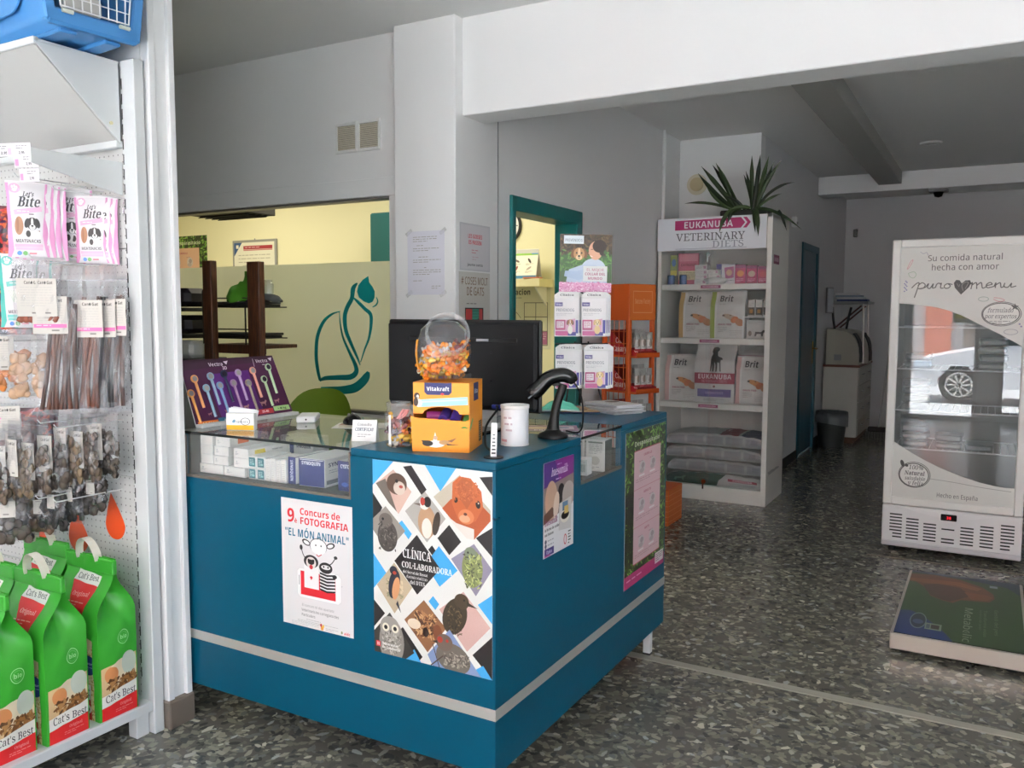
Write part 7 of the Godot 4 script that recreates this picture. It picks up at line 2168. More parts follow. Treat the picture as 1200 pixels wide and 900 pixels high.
# ============================ consulting room behind the glass ===============
func build_consulting_room():
	var zb := -6.298
	# teal tall cupboard panel at the far right
	var t := thing("teal_cupboard", "tall teal cupboard front against the yellow back wall seen above the frosted glass", "cupboard", Vector3(-4.50, 0, -6.1))
	var b := Mb.new()
	b.rb(-0.28, 0.42, 0.05, 2.37, -0.19, 0.18, 0.004)
	part("body", b, mk(Color(0.01, 0.33, 0.34), 0.45), t)
	for s in [-1, 1]:
		b = Mb.new()
		b.rb(-0.275 + (0.35 if s > 0 else 0.0), 0.065 + (0.35 if s > 0 else 0.0), 0.06, 2.36, 0.18, 0.198, 0.003)
		part("door", b, mk(Color(0.01, 0.34, 0.35), 0.4), t)
	# certificate frame
	var p := Pa.new(280, 200, "#e9e6d6")
	p.poly([[0, 0], [56, 0], [0, 70]], "#3a5a8c"); p.rect(14, 12, 18, 18, "#e9e6d6")
	p.rect(66, 18, 200, 18, "#a83440"); p.lines(76, 24, 170, 1, 8, 4, "#e6c2c2"); p.rect(66, 38, 200, 5, "#c47a78")
	p.lines(30, 64, 220, 3, 18, 4, "#b5b0a0"); p.lines(60, 120, 160, 2, 18, 3, "#c0bbab", 4); p.ell(210, 160, 14, 14, "#c23a3a")
	var c := thing("framed_certificate", "framed certificate with a red title on the yellow wall of the consulting room", "certificate", Vector3(-6.90, 1.80, zb))
	b = Mb.new()
	b.rb(0, 0.62, 0, 0.44, 0, 0.018, 0.003)
	part("frame", b, mk(Color(0.6, 0.6, 0.58), 0.4), c)
	b = Mb.new()
	b.quad(Vector3(0.025, 0.025, 0.0185), Vector3(0.595, 0.025, 0.0185), Vector3(0.595, 0.415, 0.0185), Vector3(0.025, 0.415, 0.0185))
	part("print", b, mt(p.tex(), 0.5), c)
	b = Mb.new()
	b.disc(Vector3(0.31, 0.446, 0.004), 0.008, 10)
	part("hook", b, M.grey, c)
	# poster with leaf border
	whole("leaf_border_poster", poster(0.62, 0.80), [M.paper, plan_tex(false)], "pink chart with a green leaf border on the yellow wall left of the certificate", "poster", Vector3(-7.92, 1.52, zb))
	# dark air duct outlet under the ceiling
	var ac := thing("ceiling_air_duct", "dark grey air duct outlet hanging under the consulting room ceiling", "air duct", Vector3(-4.86, 2.205, -4.35))
	b = Mb.new()
	b.rb(-0.3, 0.26, 0.0, 0.78, -0.25, 0.05, 0.004)
	part("box", b, mk(Color(0.20, 0.19, 0.18), 0.6), ac)
	for k in 4:
		b = Mb.new()
		b.at(Vector3(-0.02, -0.004, -0.2 + 0.06 * k), 0, 0.5)
		b.box(Vector3.ZERO, Vector3(0.5, 0.004, 0.04))
		part("slat", b, M.dark, ac)
	# wall clock, shelf with desk calendar, plan of the skeleton
	var ck := thing("wall_clock", "round black-rimmed wall clock partly hidden by the teal door frame", "clock", Vector3(-3.62, 2.235, zb))
	b = Mb.new()
	b.disc(Vector3.ZERO, 0.145, 32, 0.02)
	part("rim", b, M.black, ck)
	b = Mb.new()
	b.disc(Vector3(0, 0, 0.0205), 0.125, 32, 0.002)
	var face := part("face", b, M.card, ck)
	for k in 12:
		b = Mb.new()
		b.at(Vector3(0.108 * sin(TAU * k / 12), 0.108 * cos(TAU * k / 12), 0.023), 0, 0, -TAU * k / 12)
		b.box(Vector3.ZERO, Vector3(0.006, 0.02, 0.001))
		part("hour_mark", b, M.black, face)
	for e in [[0.06, 0.010, -1.0], [0.09, 0.007, 0.6]]:
		b = Mb.new()
		b.at(Vector3(0, 0, 0.0245), 0, 0, e[2])
		b.box(Vector3(0, e[0] / 2, 0), Vector3(e[1], e[0], 0.001))
		part("hand", b, M.black, ck)
	var sh := thing("wall_shelf", "pale wall shelf in the consulting room seen through the teal doorway", "shelf", Vector3(-3.45, 1.76, zb))
	b = Mb.new()
	b.rb(-0.35, 0.27, -0.045, 0.02, 0, 0.24, 0.003)
	part("board", b, mk(Color(0.90, 0.87, 0.70), 0.5), sh)
	for x in [-0.25, 0.2]:
		b = Mb.new()
		b.at(Vector3(x, 0, 0), PI / 2)
		b.prism([Vector2(-0.0, -0.045), Vector2(-0.2, -0.045), Vector2(-0.0, -0.2)], 0.012)
		part("bracket", b, M.white, sh)
	var pc := Pa.new(300, 230, "#f1efdc")
	pc.rect(0, 0, 300, 48, "#8cc04a"); pc.rect(250, 0, 50, 40, "#5a9cc4"); pc.rect(0, 206, 300, 24, "#3f7fa8"); pc.text("Parasits", 20, 36, 30, "#eaf3da", -1, true)
	for k in 6: pc.ell(50 + 95 * (k % 3), 90 + 60 * (k / 3), 22, 8, ["#9a6a4a", "#6a5a4c", "#3a2a22", "#c4a878", "#8a3a2a", "#b5a99a"][k], 0.5 * k); pc.lines(24 + 95 * (k % 3), 112 + 60 * (k / 3), 56, 2, 8, 3, "#8a8a80", k)
	pc.poly([[60, 196], [80, 150], [100, 190], [84, 200]], "#6b4a34")
	var dc := thing("desk_calendar", "green-topped desk calendar leaning on the pale wall shelf", "calendar", Vector3(-3.42, 1.78, zb + 0.16))
	b = Mb.new()
	b.at(Vector3(0, 0, 0.04), 0, -0.22)
	var bq := Mb.new()
	bq.at(Vector3(0, 0, 0.04), 0, -0.22)
	b.rbox(Vector3(0, 0.125, 0), Vector3(0.37, 0.25, 0.003), 0.001)
	bq.quad(Vector3(-0.183, 0.002, 0.002), Vector3(0.183, 0.002, 0.002), Vector3(0.183, 0.248, 0.002), Vector3(-0.183, 0.248, 0.002))
	part("page", join([b, bq]), [M.card, mt(pc.tex(), 0.5)], dc)
	b = Mb.new()
	b.at(Vector3(0, 0, -0.06), 0, 0.25)
	b.rbox(Vector3(0, 0.125, 0), Vector3(0.38, 0.25, 0.003), 0.001)
	part("rear_board", b, M.card, dc)
	whole("shelf_booklet", bxm(Vector3(0.14, 0.012, 0.10), 0.002), mk(Color(0.78, 0.48, 0.36), 0.5), "salmon booklet lying beside the desk calendar on the pale shelf", "booklet", Vector3(-3.27, 1.787, zb + 0.19), 0.2)
	var pv := Pa.new(330, 320, "#e2dfc6")
	pv.text("Vacunacion", 10, 40, 40, "#3b3a34", -1, true, false, 200.0); pv.lines(14, 54, 240, 1, 9, 3, "#8a887a")
	for k in 3: pv.curve([[30, 150 + 60 * k], [70, 120 + 60 * k], [120, 130 + 60 * k], [150, 160 + 60 * k]], 3, "#8a7c5c"); pv.lines(24, 170 + 50 * k, 120, 3, 9, 3, "#a39c80", k)
	for i in 3: pv.rect(170 + i * 70, 80, 3, 220, "#2c2b28")
	for i in 4: pv.rect(170, 80 + 73 * i, 142, 3, "#2c2b28")
	pv.rect(246, 230, 64, 66, "#b06a92"); pv.lines(252, 240, 52, 4, 12, 4, "#e4cad8")
	whole("vaccination_chart", poster(0.52, 0.52), [M.paper, mt(pv.tex(), 0.5)], "cream vaccination chart with a black grid below the pale wall shelf", "chart", Vector3(-3.72, 1.20, zb))
	# wooden plant-stand shelf with trays, behind the counter
	var ws := thing("wooden_shelf_stand", "dark brown wooden shelf stand behind the counter at the left of the window", "shelf stand", Vector3(-3.74, 0, -3.36))
	var wd := wood()
	for e in [[-0.115, 1.79, 0.035], [0.245, 1.775, 0.045]]:
		b = Mb.new()
		b.rb(e[0] - e[2], e[0] + e[2], 0, e[1], 0.0, 0.045, 0.003)
		part("post", b, wd, ws)
		b = Mb.new()
		b.rb(e[0] - e[2], e[0] + e[2], 0, 0.05, -0.26, 0.10, 0.003)
		part("foot", b, wd, ws)
	for y in [0.5, 1.32]:
		b = Mb.new()
		b.rb(-0.16, 0.28, y - 0.05, y, -0.012, 0.0, 0.002)
		part("rail", b, wd, ws)
		b = Mb.new()
		b.rb(-0.16, 0.28, y - 0.02, y, -0.25, -0.014, 0.002)
		part("board", b, wd, ws)
	var wt := thing("wire_letter_tray", "black two-tier wire tray stacked with folders on the wooden shelf stand", "letter tray", Vector3(-3.74, 1.32, -3.48))
	for y in [0.035, 0.21]:
		b = Mb.new()
		for z in [-0.10, 0.10]: b.tube([Vector3(-0.22, y, z), Vector3(0.23, y, z)], 0.004, 5)
		for k in 9: b.tube([Vector3(-0.2 + 0.05 * k, y, -0.10), Vector3(-0.2 + 0.05 * k, y, 0.10)], 0.0025, 4)
		b.tube([Vector3(-0.22, y + 0.05, 0.10), Vector3(0.2, y + 0.05, 0.10)], 0.004, 5)
		part("tier", b, M.black, wt)
	for x in [-0.22, 0.20, 0.12]:
		b = Mb.new()
		b.tube([Vector3(x, 0, 0.105), Vector3(x, 0.30 if x < 0 else 0.21, 0.105)], 0.005, 6)
		if x < 0: b.tube([Vector3(x, 0.30, 0.105), Vector3(x + 0.015, 0.32, 0.105), Vector3(x + 0.09, 0.32, 0.105)], 0.005, 6)
		part("upright", b, M.black, wt)
	var fc := [Color(0.10, 0.09, 0.11), Color(0.15, 0.15, 0.16), Color(0.05, 0.05, 0.06), Color(0.2, 0.2, 0.21)]
	for k in 4:
		whole("folder", bxm(Vector3(0.40, 0.014, 0.17), 0.003), mk(fc[k], 0.45), ["dark folder on the lower wire tray, undermost", "dark grey folder on the lower wire tray, uppermost", "black folder on the upper wire tray, undermost", "grey folder on the upper wire tray under the green cloth"][k], "folder", Vector3(-3.72 + 0.01 * sin(k * 2.0), [1.364, 1.379, 1.539, 1.554][k], -3.47), 0.03 * sin(k * 1.7))
	b = Mb.new()
	b.grid(func(u, v): 
		var a: float = u * TAU; var e: float = v * PI / 2
		var r := 1.0 + 0.08 * sin(a * 3 + v * 4) + 0.05 * sin(a * 7)
		return Vector3(0.115 * r * cos(a) * cos(e), 0.165 * sin(e) * (0.8 + 0.2 * sin(a + 1.0)) + 0.008 * sin(a * 5 + v * 13), -0.09 * r * sin(a) * cos(e)), 36, 16)
	whole("green_cloth", b, mk(Color(0.30, 0.58, 0.12), 0.9), "crumpled bright green cloth on top of the wire tray", "cloth", Vector3(-3.70, 1.562, -3.45))
	b = Mb.new()
	b.grid(func(u, v):
		var a: float = u * TAU; var e: float = v * PI / 2
		return Vector3(0.12 * cos(a) * cos(e), 0.04 * sin(e) + 0.006 * sin(a * 5 + v * 9), -0.08 * sin(a) * cos(e)), 28, 10)
	whole("grey_cloth", b, mk(Color(0.30, 0.31, 0.32), 0.9), "crumpled grey cloth right of the green cloth on the wire tray", "cloth", Vector3(-3.55, 1.562, -3.45))
	var gj := Mb.new()
	gj.lathe([[0.0001, 0], [0.03, 0, 1], [0.032, 0.055], [0.024, 0.065, 1], [0.026, 0.08, 1], [0.0001, 0.08]], 18)
	whole("glass_jar", gj, glass(0.3, Color(0.7, 0.74, 0.74), 0.1), "small grey glass jar behind the green cloth", "jar", Vector3(-3.53, 1.602, -3.46))
	# dark equipment and white printer left of the stand
	for k in 2:
		whole("dark_device", bxm(Vector3(0.26, 0.108, 0.16), 0.03), mk(Color(0.12, 0.09, 0.13), 0.4), ["dark purple device stacked left of the wooden stand, upper", "dark purple device stacked left of the wooden stand, lower"][k], "device", Vector3(-4.19, [1.587, 1.43][k], -3.43), 0.0)
	var st := thing("side_table", "grey side table left of the wooden stand behind the counter", "table", Vector3(-4.12, 0, -3.40))
	b = Mb.new()
	b.rb(-0.24, 0.17, 1.195, 1.235, -0.15, 0.15, 0.012)
	part("top", b, mk(Color(0.33, 0.36, 0.36), 0.35), st)
	b = Mb.new()
	b.rb(-0.2, 0.1, 0, 1.195, -0.12, 0.12, 0.01)
	part("body", b, M.grey, st)
	for y in [1.375, 1.53]:
		b = Mb.new()
		b.rb(-0.24, 0.1, y - 0.025, y - 0.003, -0.13, 0.10, 0.003)
		part("tier", b, M.dark, st)
	for x in [-0.23, 0.09]:
		b = Mb.new()
		b.rb(x - 0.008, x + 0.008, 1.235, 1.51, -0.125, -0.109, 0.002)
		part("post", b, M.dark, st)
	whole("white_basin", bxm(Vector3(0.2, 0.10, 0.16), 0.02), M.white, "white basin standing on the grey side table", "basin", Vector3(-4.08, 1.286, -3.38))
	# green chair
	var ch := thing("green_chair", "olive green shell chair behind the counter", "chair", Vector3(-2.955, 0, -3.18), 0.25)
	b = Mb.new()
	var shell := func(u: float, v: float, off: float) -> Vector3:
		var a := lerpf(-1.25, 1.25, u)
		var hgt := 0.46 + 0.65 * v
		var cut := 1.0 - 0.5 * pow(absf(2 * u - 1), 3.0) * v
		return Vector3((0.225 + off) * sin(a) * (0.9 + 0.1 * v), 0.46 + (hgt - 0.46) * cut, -(0.20 + off) * cos(a) + 0.12 - 0.05 * v)
	b.grid(func(u, v): return shell.call(u, v, 0.0), 20, 14)
	b.grid(func(u, v): return shell.call(u, v, 0.012), 20, 14, true)
	var olive := mk(Color(0.42, 0.53, 0.08), 0.7)
	part("backrest", b, olive, ch)
	b = Mb.new()
	b.lathe([[0.0001, 0.42], [0.19, 0.425], [0.225, 0.45], [0.22, 0.475], [0.0001, 0.47]], 28)
	part("seat", b, olive, ch)
	for k in 4:
		b = Mb.new()
		var a := PI / 4 + PI / 2 * k
		b.tube([Vector3(0.10 * cos(a), 0.43, 0.10 * sin(a)), Vector3(0.24 * cos(a), 0.0, 0.24 * sin(a))], 0.012, 8)
		part("leg", b, M.black, ch)

func wood() -> StandardMaterial3D:
	var m := mk(Color(0.34, 0.17, 0.09), 0.5)
	var nt := NoiseTexture2D.new()
	nt.width = 256; nt.height = 256; nt.seamless = true
	var fn := FastNoiseLite.new(); fn.seed = 8; fn.frequency = 0.02; fn.fractal_octaves = 4
	nt.noise = fn
	var gr := Gradient.new()
	gr.set_color(0, Color(0.20, 0.10, 0.06)); gr.set_color(1, Color(0.46, 0.26, 0.14))
	nt.color_ramp = gr
	m.albedo_color = Color.WHITE; m.albedo_texture = nt
	m.uv1_triplanar = true; m.uv1_scale = Vector3(12, 1.2, 12)
	return m

func plan_tex(strip: bool) -> StandardMaterial3D:
	var p := Pa.new(300, 640 if strip else 400, "#2c3a1e")
	var h := p.h
	p.leaves(0, 0, 300, h, 900, ["#5a8a34", "#3d6626", "#7aa548", "#22301a", "#8fb85a", "#1c2616"], 12 if strip else 15, 11)
	if strip: p.leaves(0, h * 0.4, 60, h * 0.45, 200, ["#1a1a14", "#26301c", "#141410"], 4, 12)
	var x0 := 60 if strip else 0; var w := 200 if strip else 240
	var y0 := 84 if strip else 64; var ye := 560 if strip else 400
	p.text("Desparasitacio", 156, y0 - 18, 26, "#dfe6cf", 0, true, false, 190.0)
	p.rect(x0, y0, w, ye - y0, "#dcb8c0" if strip else "#e0b49c")
	if strip: p.rect(x0, y0, w, 4, "#b5455a"); p.rect(x0, ye - 4, w, 4, "#c04a5a")
	for k in 3:
		var yy := y0 + 14 + k * (ye - y0) / 3
		p.text(["CADELLS", "ADULTS", "GATS"][k], x0 + w / 2.0, yy + 18, 15, "#b5506a", 0, true)
		for s in 2:
			var cx := x0 + w * (0.3 if s == 0 else 0.7)
			p.ell(cx, yy + 62, 22, 26, "#cfc4c6"); p.ell(cx + 3, yy + 56, 12, 12, "#a8989c"); p.ell(cx - 4, yy + 76, 16, 10, "#b9a9ac"); p.lines(cx - 26, yy + 34, 52, 1, 8, 3, "#b08a94", k)
			p.rect(cx - 24, yy + 92, 40, 8, "#efe4e6")
		p.lines(x0 + 14, yy + 108, w - 28, 2, 9, 3, "#b98f98", k + 3)
		if k: p.rect(x0, yy - 10, w, 2, "#c46a7a")
	if strip:
		p.rect(0, 588, 300, 52, "#b02a6c"); p.lines(16, 608, 190, 1, 10, 6, "#e6b4cc"); p.rect(228, 572, 66, 48, "#e6dfdf"); p.lines(234, 580, 54, 4, 9, 3, "#8a5a6a")
	return mt(p.tex(), 0.32)

# ============================ rear corridor ==================================
func build_corridor():
	var t := Node3D.new()
	t.name = "door_2"
	add_child(t, true)
	t.set_meta("kind", "structure")
	t.position = Vector3(-1.72, 0, -9.5)
	var tf := mk(Color(0.0, 0.30, 0.36), 0.4)
	var b := Mb.new()
	b.rb(-0.06, 0.015, 0, 2.235, 0.40, 0.47, 0.004); b.rb(-0.06, 0.015, 0, 2.235, -0.45, -0.38, 0.004); b.rb(-0.06, 0.015, 2.165, 2.235, -0.38, 0.40, 0.004)
	part("frame", b, tf, t)
	b = Mb.new()
	b.rb(-0.05, -0.008, 0.01, 2.165, -0.38, 0.40, 0.003)
	var lf := part("leaf", b, mk(Color(0.0, 0.25, 0.33), 0.3), t)
	var brass := mk(Color(0.80, 0.62, 0.28), 0.25, 1.0)
	b = Mb.new()
	b.rb(-0.008, 0.0, 0.95, 1.20, -0.35, -0.31, 0.003)
	part("handle_plate", b, brass, lf)
	b = Mb.new()
	b.tube([Vector3(0, 1.12, -0.33), Vector3(0.045, 1.12, -0.33), Vector3(0.05, 1.12, -0.30), Vector3(0.05, 1.118, -0.22)], 0.008, 8)
	part("handle", b, brass, lf)
	# bin with liner
	var bn := thing("waste_bin", "dark waste bin with a grey liner over its rim at the corridor end", "bin", Vector3(-1.545, 0, -10.13))
	b = Mb.new()
	b.lathe([[0.0001, 0.004], [0.135, 0.0, 1], [0.165, 0.34, 1], [0.158, 0.34, 1], [0.13, 0.01], [0.0001, 0.01]], 28)
	part("body", b, mk(Color(0.14, 0.15, 0.15), 0.35), bn)
	b = Mb.new()
	b.grid(func(u, v):
		var a: float = u * TAU
		var r: float = [0.150, 0.172, 0.176, 0.170][int(v * 3.01)] + 0.005 * sin(a * 11) + 0.003 * sin(a * 19 + v * 5)
		var y: float = [0.30, 0.395, 0.33, 0.245 - 0.03 * sin(a + 0.7)][int(v * 3.01)]
		return Vector3(r * cos(a), y, -r * sin(a)), 48, 3)
	part("liner", b, mk(Color(0.50, 0.51, 0.51), 0.4), bn)
	# drawer cabinet
	var c := thing("drawer_cabinet", "white drawer cabinet with a brown top at the end of the corridor", "cabinet", Vector3(-1.70, 0, -10.42))
	b = Mb.new()
	b.bx(0.0, 0.38, 0.07, 0.885, -1.15, 0)
	part("body", b, mk(Color(0.82, 0.80, 0.76), 0.5), c)
	b = Mb.new()
	b.bx(0.03, 0.355, 0.0, 0.07, -1.13, -0.01)
	part("plinth", b, mk(Color(0.36, 0.22, 0.13), 0.6), c)
	b = Mb.new()
	b.rb(-0.005, 0.40, 0.885, 0.912, -1.17, 0.01, 0.003)
	part("top", b, mk(Color(0.40, 0.20, 0.11), 0.45), c)
	for i in 2:
		for k in 4:
			b = Mb.new()
			b.rb(0.38, 0.396, 0.085 + 0.20 * k, 0.275 + 0.20 * k, -0.02 - 0.565 * i - 0.55, -0.02 - 0.565 * i, 0.003)
			var d := part("drawer", b, mk(Color(0.62, 0.60, 0.55), 0.45), c)
			b = Mb.new()
			b.tube([Vector3(0.396, 0.2 + 0.20 * k, -0.34 - 0.565 * i), Vector3(0.42, 0.2 + 0.20 * k, -0.34 - 0.565 * i), Vector3(0.42, 0.2 + 0.20 * k, -0.22 - 0.565 * i), Vector3(0.396, 0.2 + 0.20 * k, -0.22 - 0.565 * i)], 0.006, 6)
			part("handle", b, M.chrome, d)
	# blood analyser machines
	for i in 2:
		var a := thing("analyser", ["beige rounded analyser machine in front on the drawer cabinet", "beige analyser machine behind the front one on the drawer cabinet"][i], "analyser", Vector3(-1.68 + 0.05 * i, 0.912, -10.62 - 0.42 * i))
		b = Mb.new()
		var pts := [Vector2(0, 0), Vector2(0.36, 0), Vector2(0.36, 0.12)]
		for k in 9: pts.append(Vector2(0.355 - 0.20 * (1 - cos(PI / 2 * k / 8)), 0.15 + 0.25 * sin(PI / 2 * k / 8)))
		pts.append(Vector2(0.0, 0.42))
		b.at(Vector3(0, 0, -0.15))
		b.prism(pts, 0.33)
		part("housing", b, mk(Color(0.66, 0.64, 0.58), 0.45), a)
		b = Mb.new()
		b.at(Vector3(0, 0, -0.10))
		var pf := [Vector2(0.358, 0.03), Vector2(0.372, 0.03), Vector2(0.372, 0.13)]
		for k in 6: pf.append(Vector2(0.367 - 0.17 * (1 - cos(PI / 2 * k / 8)), 0.16 + 0.25 * sin(PI / 2 * k / 8)))
		for k in 6: pf.append(Vector2(0.350 - 0.17 * (1 - cos(PI / 2 * (5 - k) / 8)), 0.155 + 0.25 * sin(PI / 2 * (5 - k) / 8)))
		b.prism(pf, 0.22)
		part("front_flap", b, M.dark, a)
		b = Mb.new()
		b.rb(0.09, 0.17, 0.05, 0.12, 0.178, 0.184, 0.002)
		part("vent", b, M.grey, a)
	# wall shelf with papers, monitor edge and tripod-like arm
	var ws := thing("corridor_wall_shelf", "grey metal wall shelf with props above the analysers", "shelf", Vector3(-1.72, 1.62, -10.9))
	b = Mb.new()
	b.rb(0.0, 0.46, 0, 0.03, -0.3, 0.3, 0.004)
	part("board", b, M.grey, ws)
	for z in [-0.2, 0.22]:
		b = Mb.new()
		b.tube([Vector3(0.40, 0.0, z), Vector3(0.42, -0.7, z)], 0.012, 8)
		part("prop", b, M.steel, ws)
		b = Mb.new()
		b.tube([Vector3(0.02, -0.35, z), Vector3(0.38, -0.02, z)], 0.01, 8)
		part("brace", b, mk(Color(0.35, 0.18, 0.16), 0.5), ws)
	var cs := [Color(0.16, 0.22, 0.42), Color(0.75, 0.75, 0.76), Color(0.5, 0.56, 0.62), Color(0.8, 0.8, 0.8)]
	for k in 4:
		whole("binder", bxm(Vector3(0.34 - 0.03 * k, 0.024, 0.22), 0.003), mk(cs[k], 0.5), ["blue binder undermost on the corridor wall shelf", "pale binder second on the corridor wall shelf", "blue-grey binder third on the corridor wall shelf", "white paper pad topmost on the corridor wall shelf"][k], "binder", Vector3(-1.45 - 0.02 * k, 1.663 + 0.025 * k, -10.8), 0.06 * sin(k * 2.2))
	var mon := thing("wall_screen", "small screen seen edge-on at the corridor corner above the analysers", "screen", Vector3(-1.66, 1.50, -10.45), 0.9)
	b = Mb.new()
	b.rbox(Vector3(0, 0.16, 0), Vector3(0.10, 0.30, 0.03), 0.006)
	part("housing", b, M.grey, mon)
	b = Mb.new()
	b.rbox(Vector3(0, 0.16, 0.0155), Vector3(0.08, 0.27, 0.003), 0.001)
	part("screen", b, mk(Color(0.7, 0.72, 0.74), 0.3), mon)
	for k in 2:
		whole("lab_bottle", tube_mesh([Vector3(0, 0, 0), Vector3(0, 0.12, 0), Vector3(0.01, 0.26, 0)], 0.014), M.black, ["black bottle nozzle on top of the front analyser, left", "black bottle nozzle on top of the front analyser, right"][k], "bottle", Vector3(-1.62 + 0.13 * k, 1.325, -10.62), 0.0).rotation = Vector3(0, 0, 0.16 - 0.3 * k)
	# broom with red dustpan
	var br := thing("broom", "long-handled broom leaning on the back wall beside the fridge", "broom", Vector3(-1.05, 0, -11.1))
	b = Mb.new()
	b.tube([Vector3(-0.10, 0.12, 0.0), Vector3(0.075, 2.05, -0.04)], 0.012, 8)
	part("handle", b, mk(Color(0.66, 0.66, 0.66), 0.3, 0.4), br)
	b = Mb.new()
	b.tube([Vector3(0.075, 2.05, -0.04), Vector3(0.085, 2.17, -0.042)], 0.017, 8)
	part("grip", b, M.black, br)
	b = Mb.new()
	b.rb(-0.22, 0.10, 0.07, 0.13, -0.03, 0.03, 0.01)
	part("head", b, M.dark, br)
	b = Mb.new()
	for k in 30: b.tube([Vector3(-0.25 + 0.0103 * k, 0.07, 0.012 * sin(k * 2.0)), Vector3(-0.26 + 0.011 * k, 0.0, 0.02 * sin(k * 2.0))], 0.003, 4)
	part("bristles", b, M.black, br, true)
	var dp := thing("dustpan", "red dustpan on the floor by the broom", "dustpan", Vector3(-0.80, 0, -11.2))
	b = Mb.new()
	b.rb(-0.13, 0.13, 0.02, 0.30, -0.09, -0.07, 0.006); b.rb(-0.13, 0.13, 0.0, 0.02, -0.09, 0.12, 0.004); b.rb(-0.13, -0.118, 0.0, 0.2, -0.08, 0.12, 0.004); b.rb(0.118, 0.13, 0.0, 0.2, -0.08, 0.12, 0.004)
	part("pan", b, mk(Color(0.45, 0.05, 0.06), 0.45), dp)
	b = Mb.new()
	b.tube([Vector3(0, 0.28, -0.08), Vector3(0.02, 0.95, -0.14)], 0.011, 8)
	part("handle", b, M.dark, dp)

# ============================ floor scale ====================================
func build_scale():
	var x0 := -0.335; var x1 := 0.198; var z0 := -5.06; var z1 := -3.995
	var t := thing("animal_scale", "low steel animal floor scale with a printed green mat at the right", "scale", Vector3.ZERO)
	var b := Mb.new()
	b.rb(x0, x1, 0.022, 0.094, z0, z1, 0.004)
	part("platform", b, mk(Color(0.78, 0.75, 0.71), 0.32, 0.75), t)
	# printed mat; image drawn with its top towards the left of the photo
	var p := Pa.new(900, 640, "#2f4a26")
	# picture axes: x along +x (left to right), y from the rear edge to the front edge
	p.poly([[0, 0], [900, 0], [900, 130], [800, 60], [500, 30], [0, 20]], "#22344a")
	p.poly([[0, 40], [200, 20], [420, 40], [600, 90], [690, 150], [700, 200], [660, 240], [560, 250], [440, 260], [380, 300], [300, 290], [200, 260], [140, 180], [60, 130], [0, 130]], "#6a3d22")
	p.poly([[120, 150], [240, 120], [420, 130], [520, 200], [420, 256], [360, 290], [280, 280], [200, 250], [150, 200]], "#4a2a1c"); p.poly([[0, 90], [160, 80], [420, 70], [600, 110], [560, 140], [380, 110], [120, 130], [0, 120]], "#83502c"); p.poly([[460, 170], [640, 170], [690, 190], [640, 230], [520, 240]], "#7a4526")
	p.poly([[0, 440], [80, 430], [200, 480], [330, 560], [420, 640], [0, 640]], "#24386c"); p.curve([[0, 440], [80, 430], [200, 480], [330, 560], [420, 640]], 6, "#3a4a3a")
	p.ell(150, 510, 62, 70, "#7a8a88"); p.ell(150, 510, 54, 62, "#2a3440"); p.ell(150, 520, 40, 20, "#4c5a78"); p.rect(206, 520, 120, 54, "#8a9a84"); p.rect(250, 530, 60, 34, "#3a2a24"); p.rect(216, 530, 26, 34, "#5c6a70")
	p.rect(660, 60, 64, 24, "#8a98a4")
	var q := Pa.new(340, 120, "#2f4a26")
	q.text("Metabolic", 12, 82, 84, "#8f9a86", -1, false, false, 316.0)
	q.im.rotate_90(CLOCKWISE)
	p.im.blit_rect(q.im, Rect2i(0, 0, 120, 250), Vector2i(440, 310))
	p.im.blit_rect(q.im, Rect2i(0, 250, 120, 90), Vector2i(440, 550))
	var q2 := Pa.new(260, 70, "#2f4a26")
	q2.text("Transforma vidas", 8, 30, 30, "#6f7f66", -1); q2.text("control de peso", 8, 62, 26, "#62735a", -1)
	q2.im.rotate_90(CLOCKWISE)
	p.im.blit_rect(q2.im, Rect2i(0, 0, 70, 260), Vector2i(580, 320))
	var q3 := Pa.new(280, 60, "#2f4a26")
	q3.text("Gestió del pes", 8, 42, 36, "#6f7f66", -1)
	q3.im.rotate_90(CLOCKWISE)
	p.im.blit_rect(q3.im, Rect2i(0, 0, 60, 280), Vector2i(680, 300))
	b = Mb.new()
	b.rb(x0 + 0.014, x1 - 0.014, 0.092, 0.0965, z0 + 0.012, z1 - 0.012, 0.001)
	var m := Mb.new()
	m.quad(Vector3(x0 + 0.015, 0.0968, z1 - 0.013), Vector3(x1 - 0.015, 0.0968, z1 - 0.013), Vector3(x1 - 0.015, 0.0968, z0 + 0.013), Vector3(x0 + 0.015, 0.0968, z0 + 0.013))
	part("printed_mat", join([b, m]), [M.dark, mt(p.tex(), 0.42)], t)
	for fx in [x0 + 0.06, x1 - 0.06]:
		for fz in [z0 + 0.06, z1 - 0.06]:
			b = Mb.new()
			b.cyl(Vector3(fx, 0, fz), 0.025, 0.024, 14)
			part("foot", b, M.black, t)
	whole("scale_cable", tube_mesh([Vector3(0.16, 0.06, -5.065), Vector3(0.19, 0.05, -5.12), Vector3(0.24, 0.008, -5.3), Vector3(0.26, 0.008, -5.65)], 0.004), M.black, "thin black cable running from the floor scale towards the fridge", "cable")

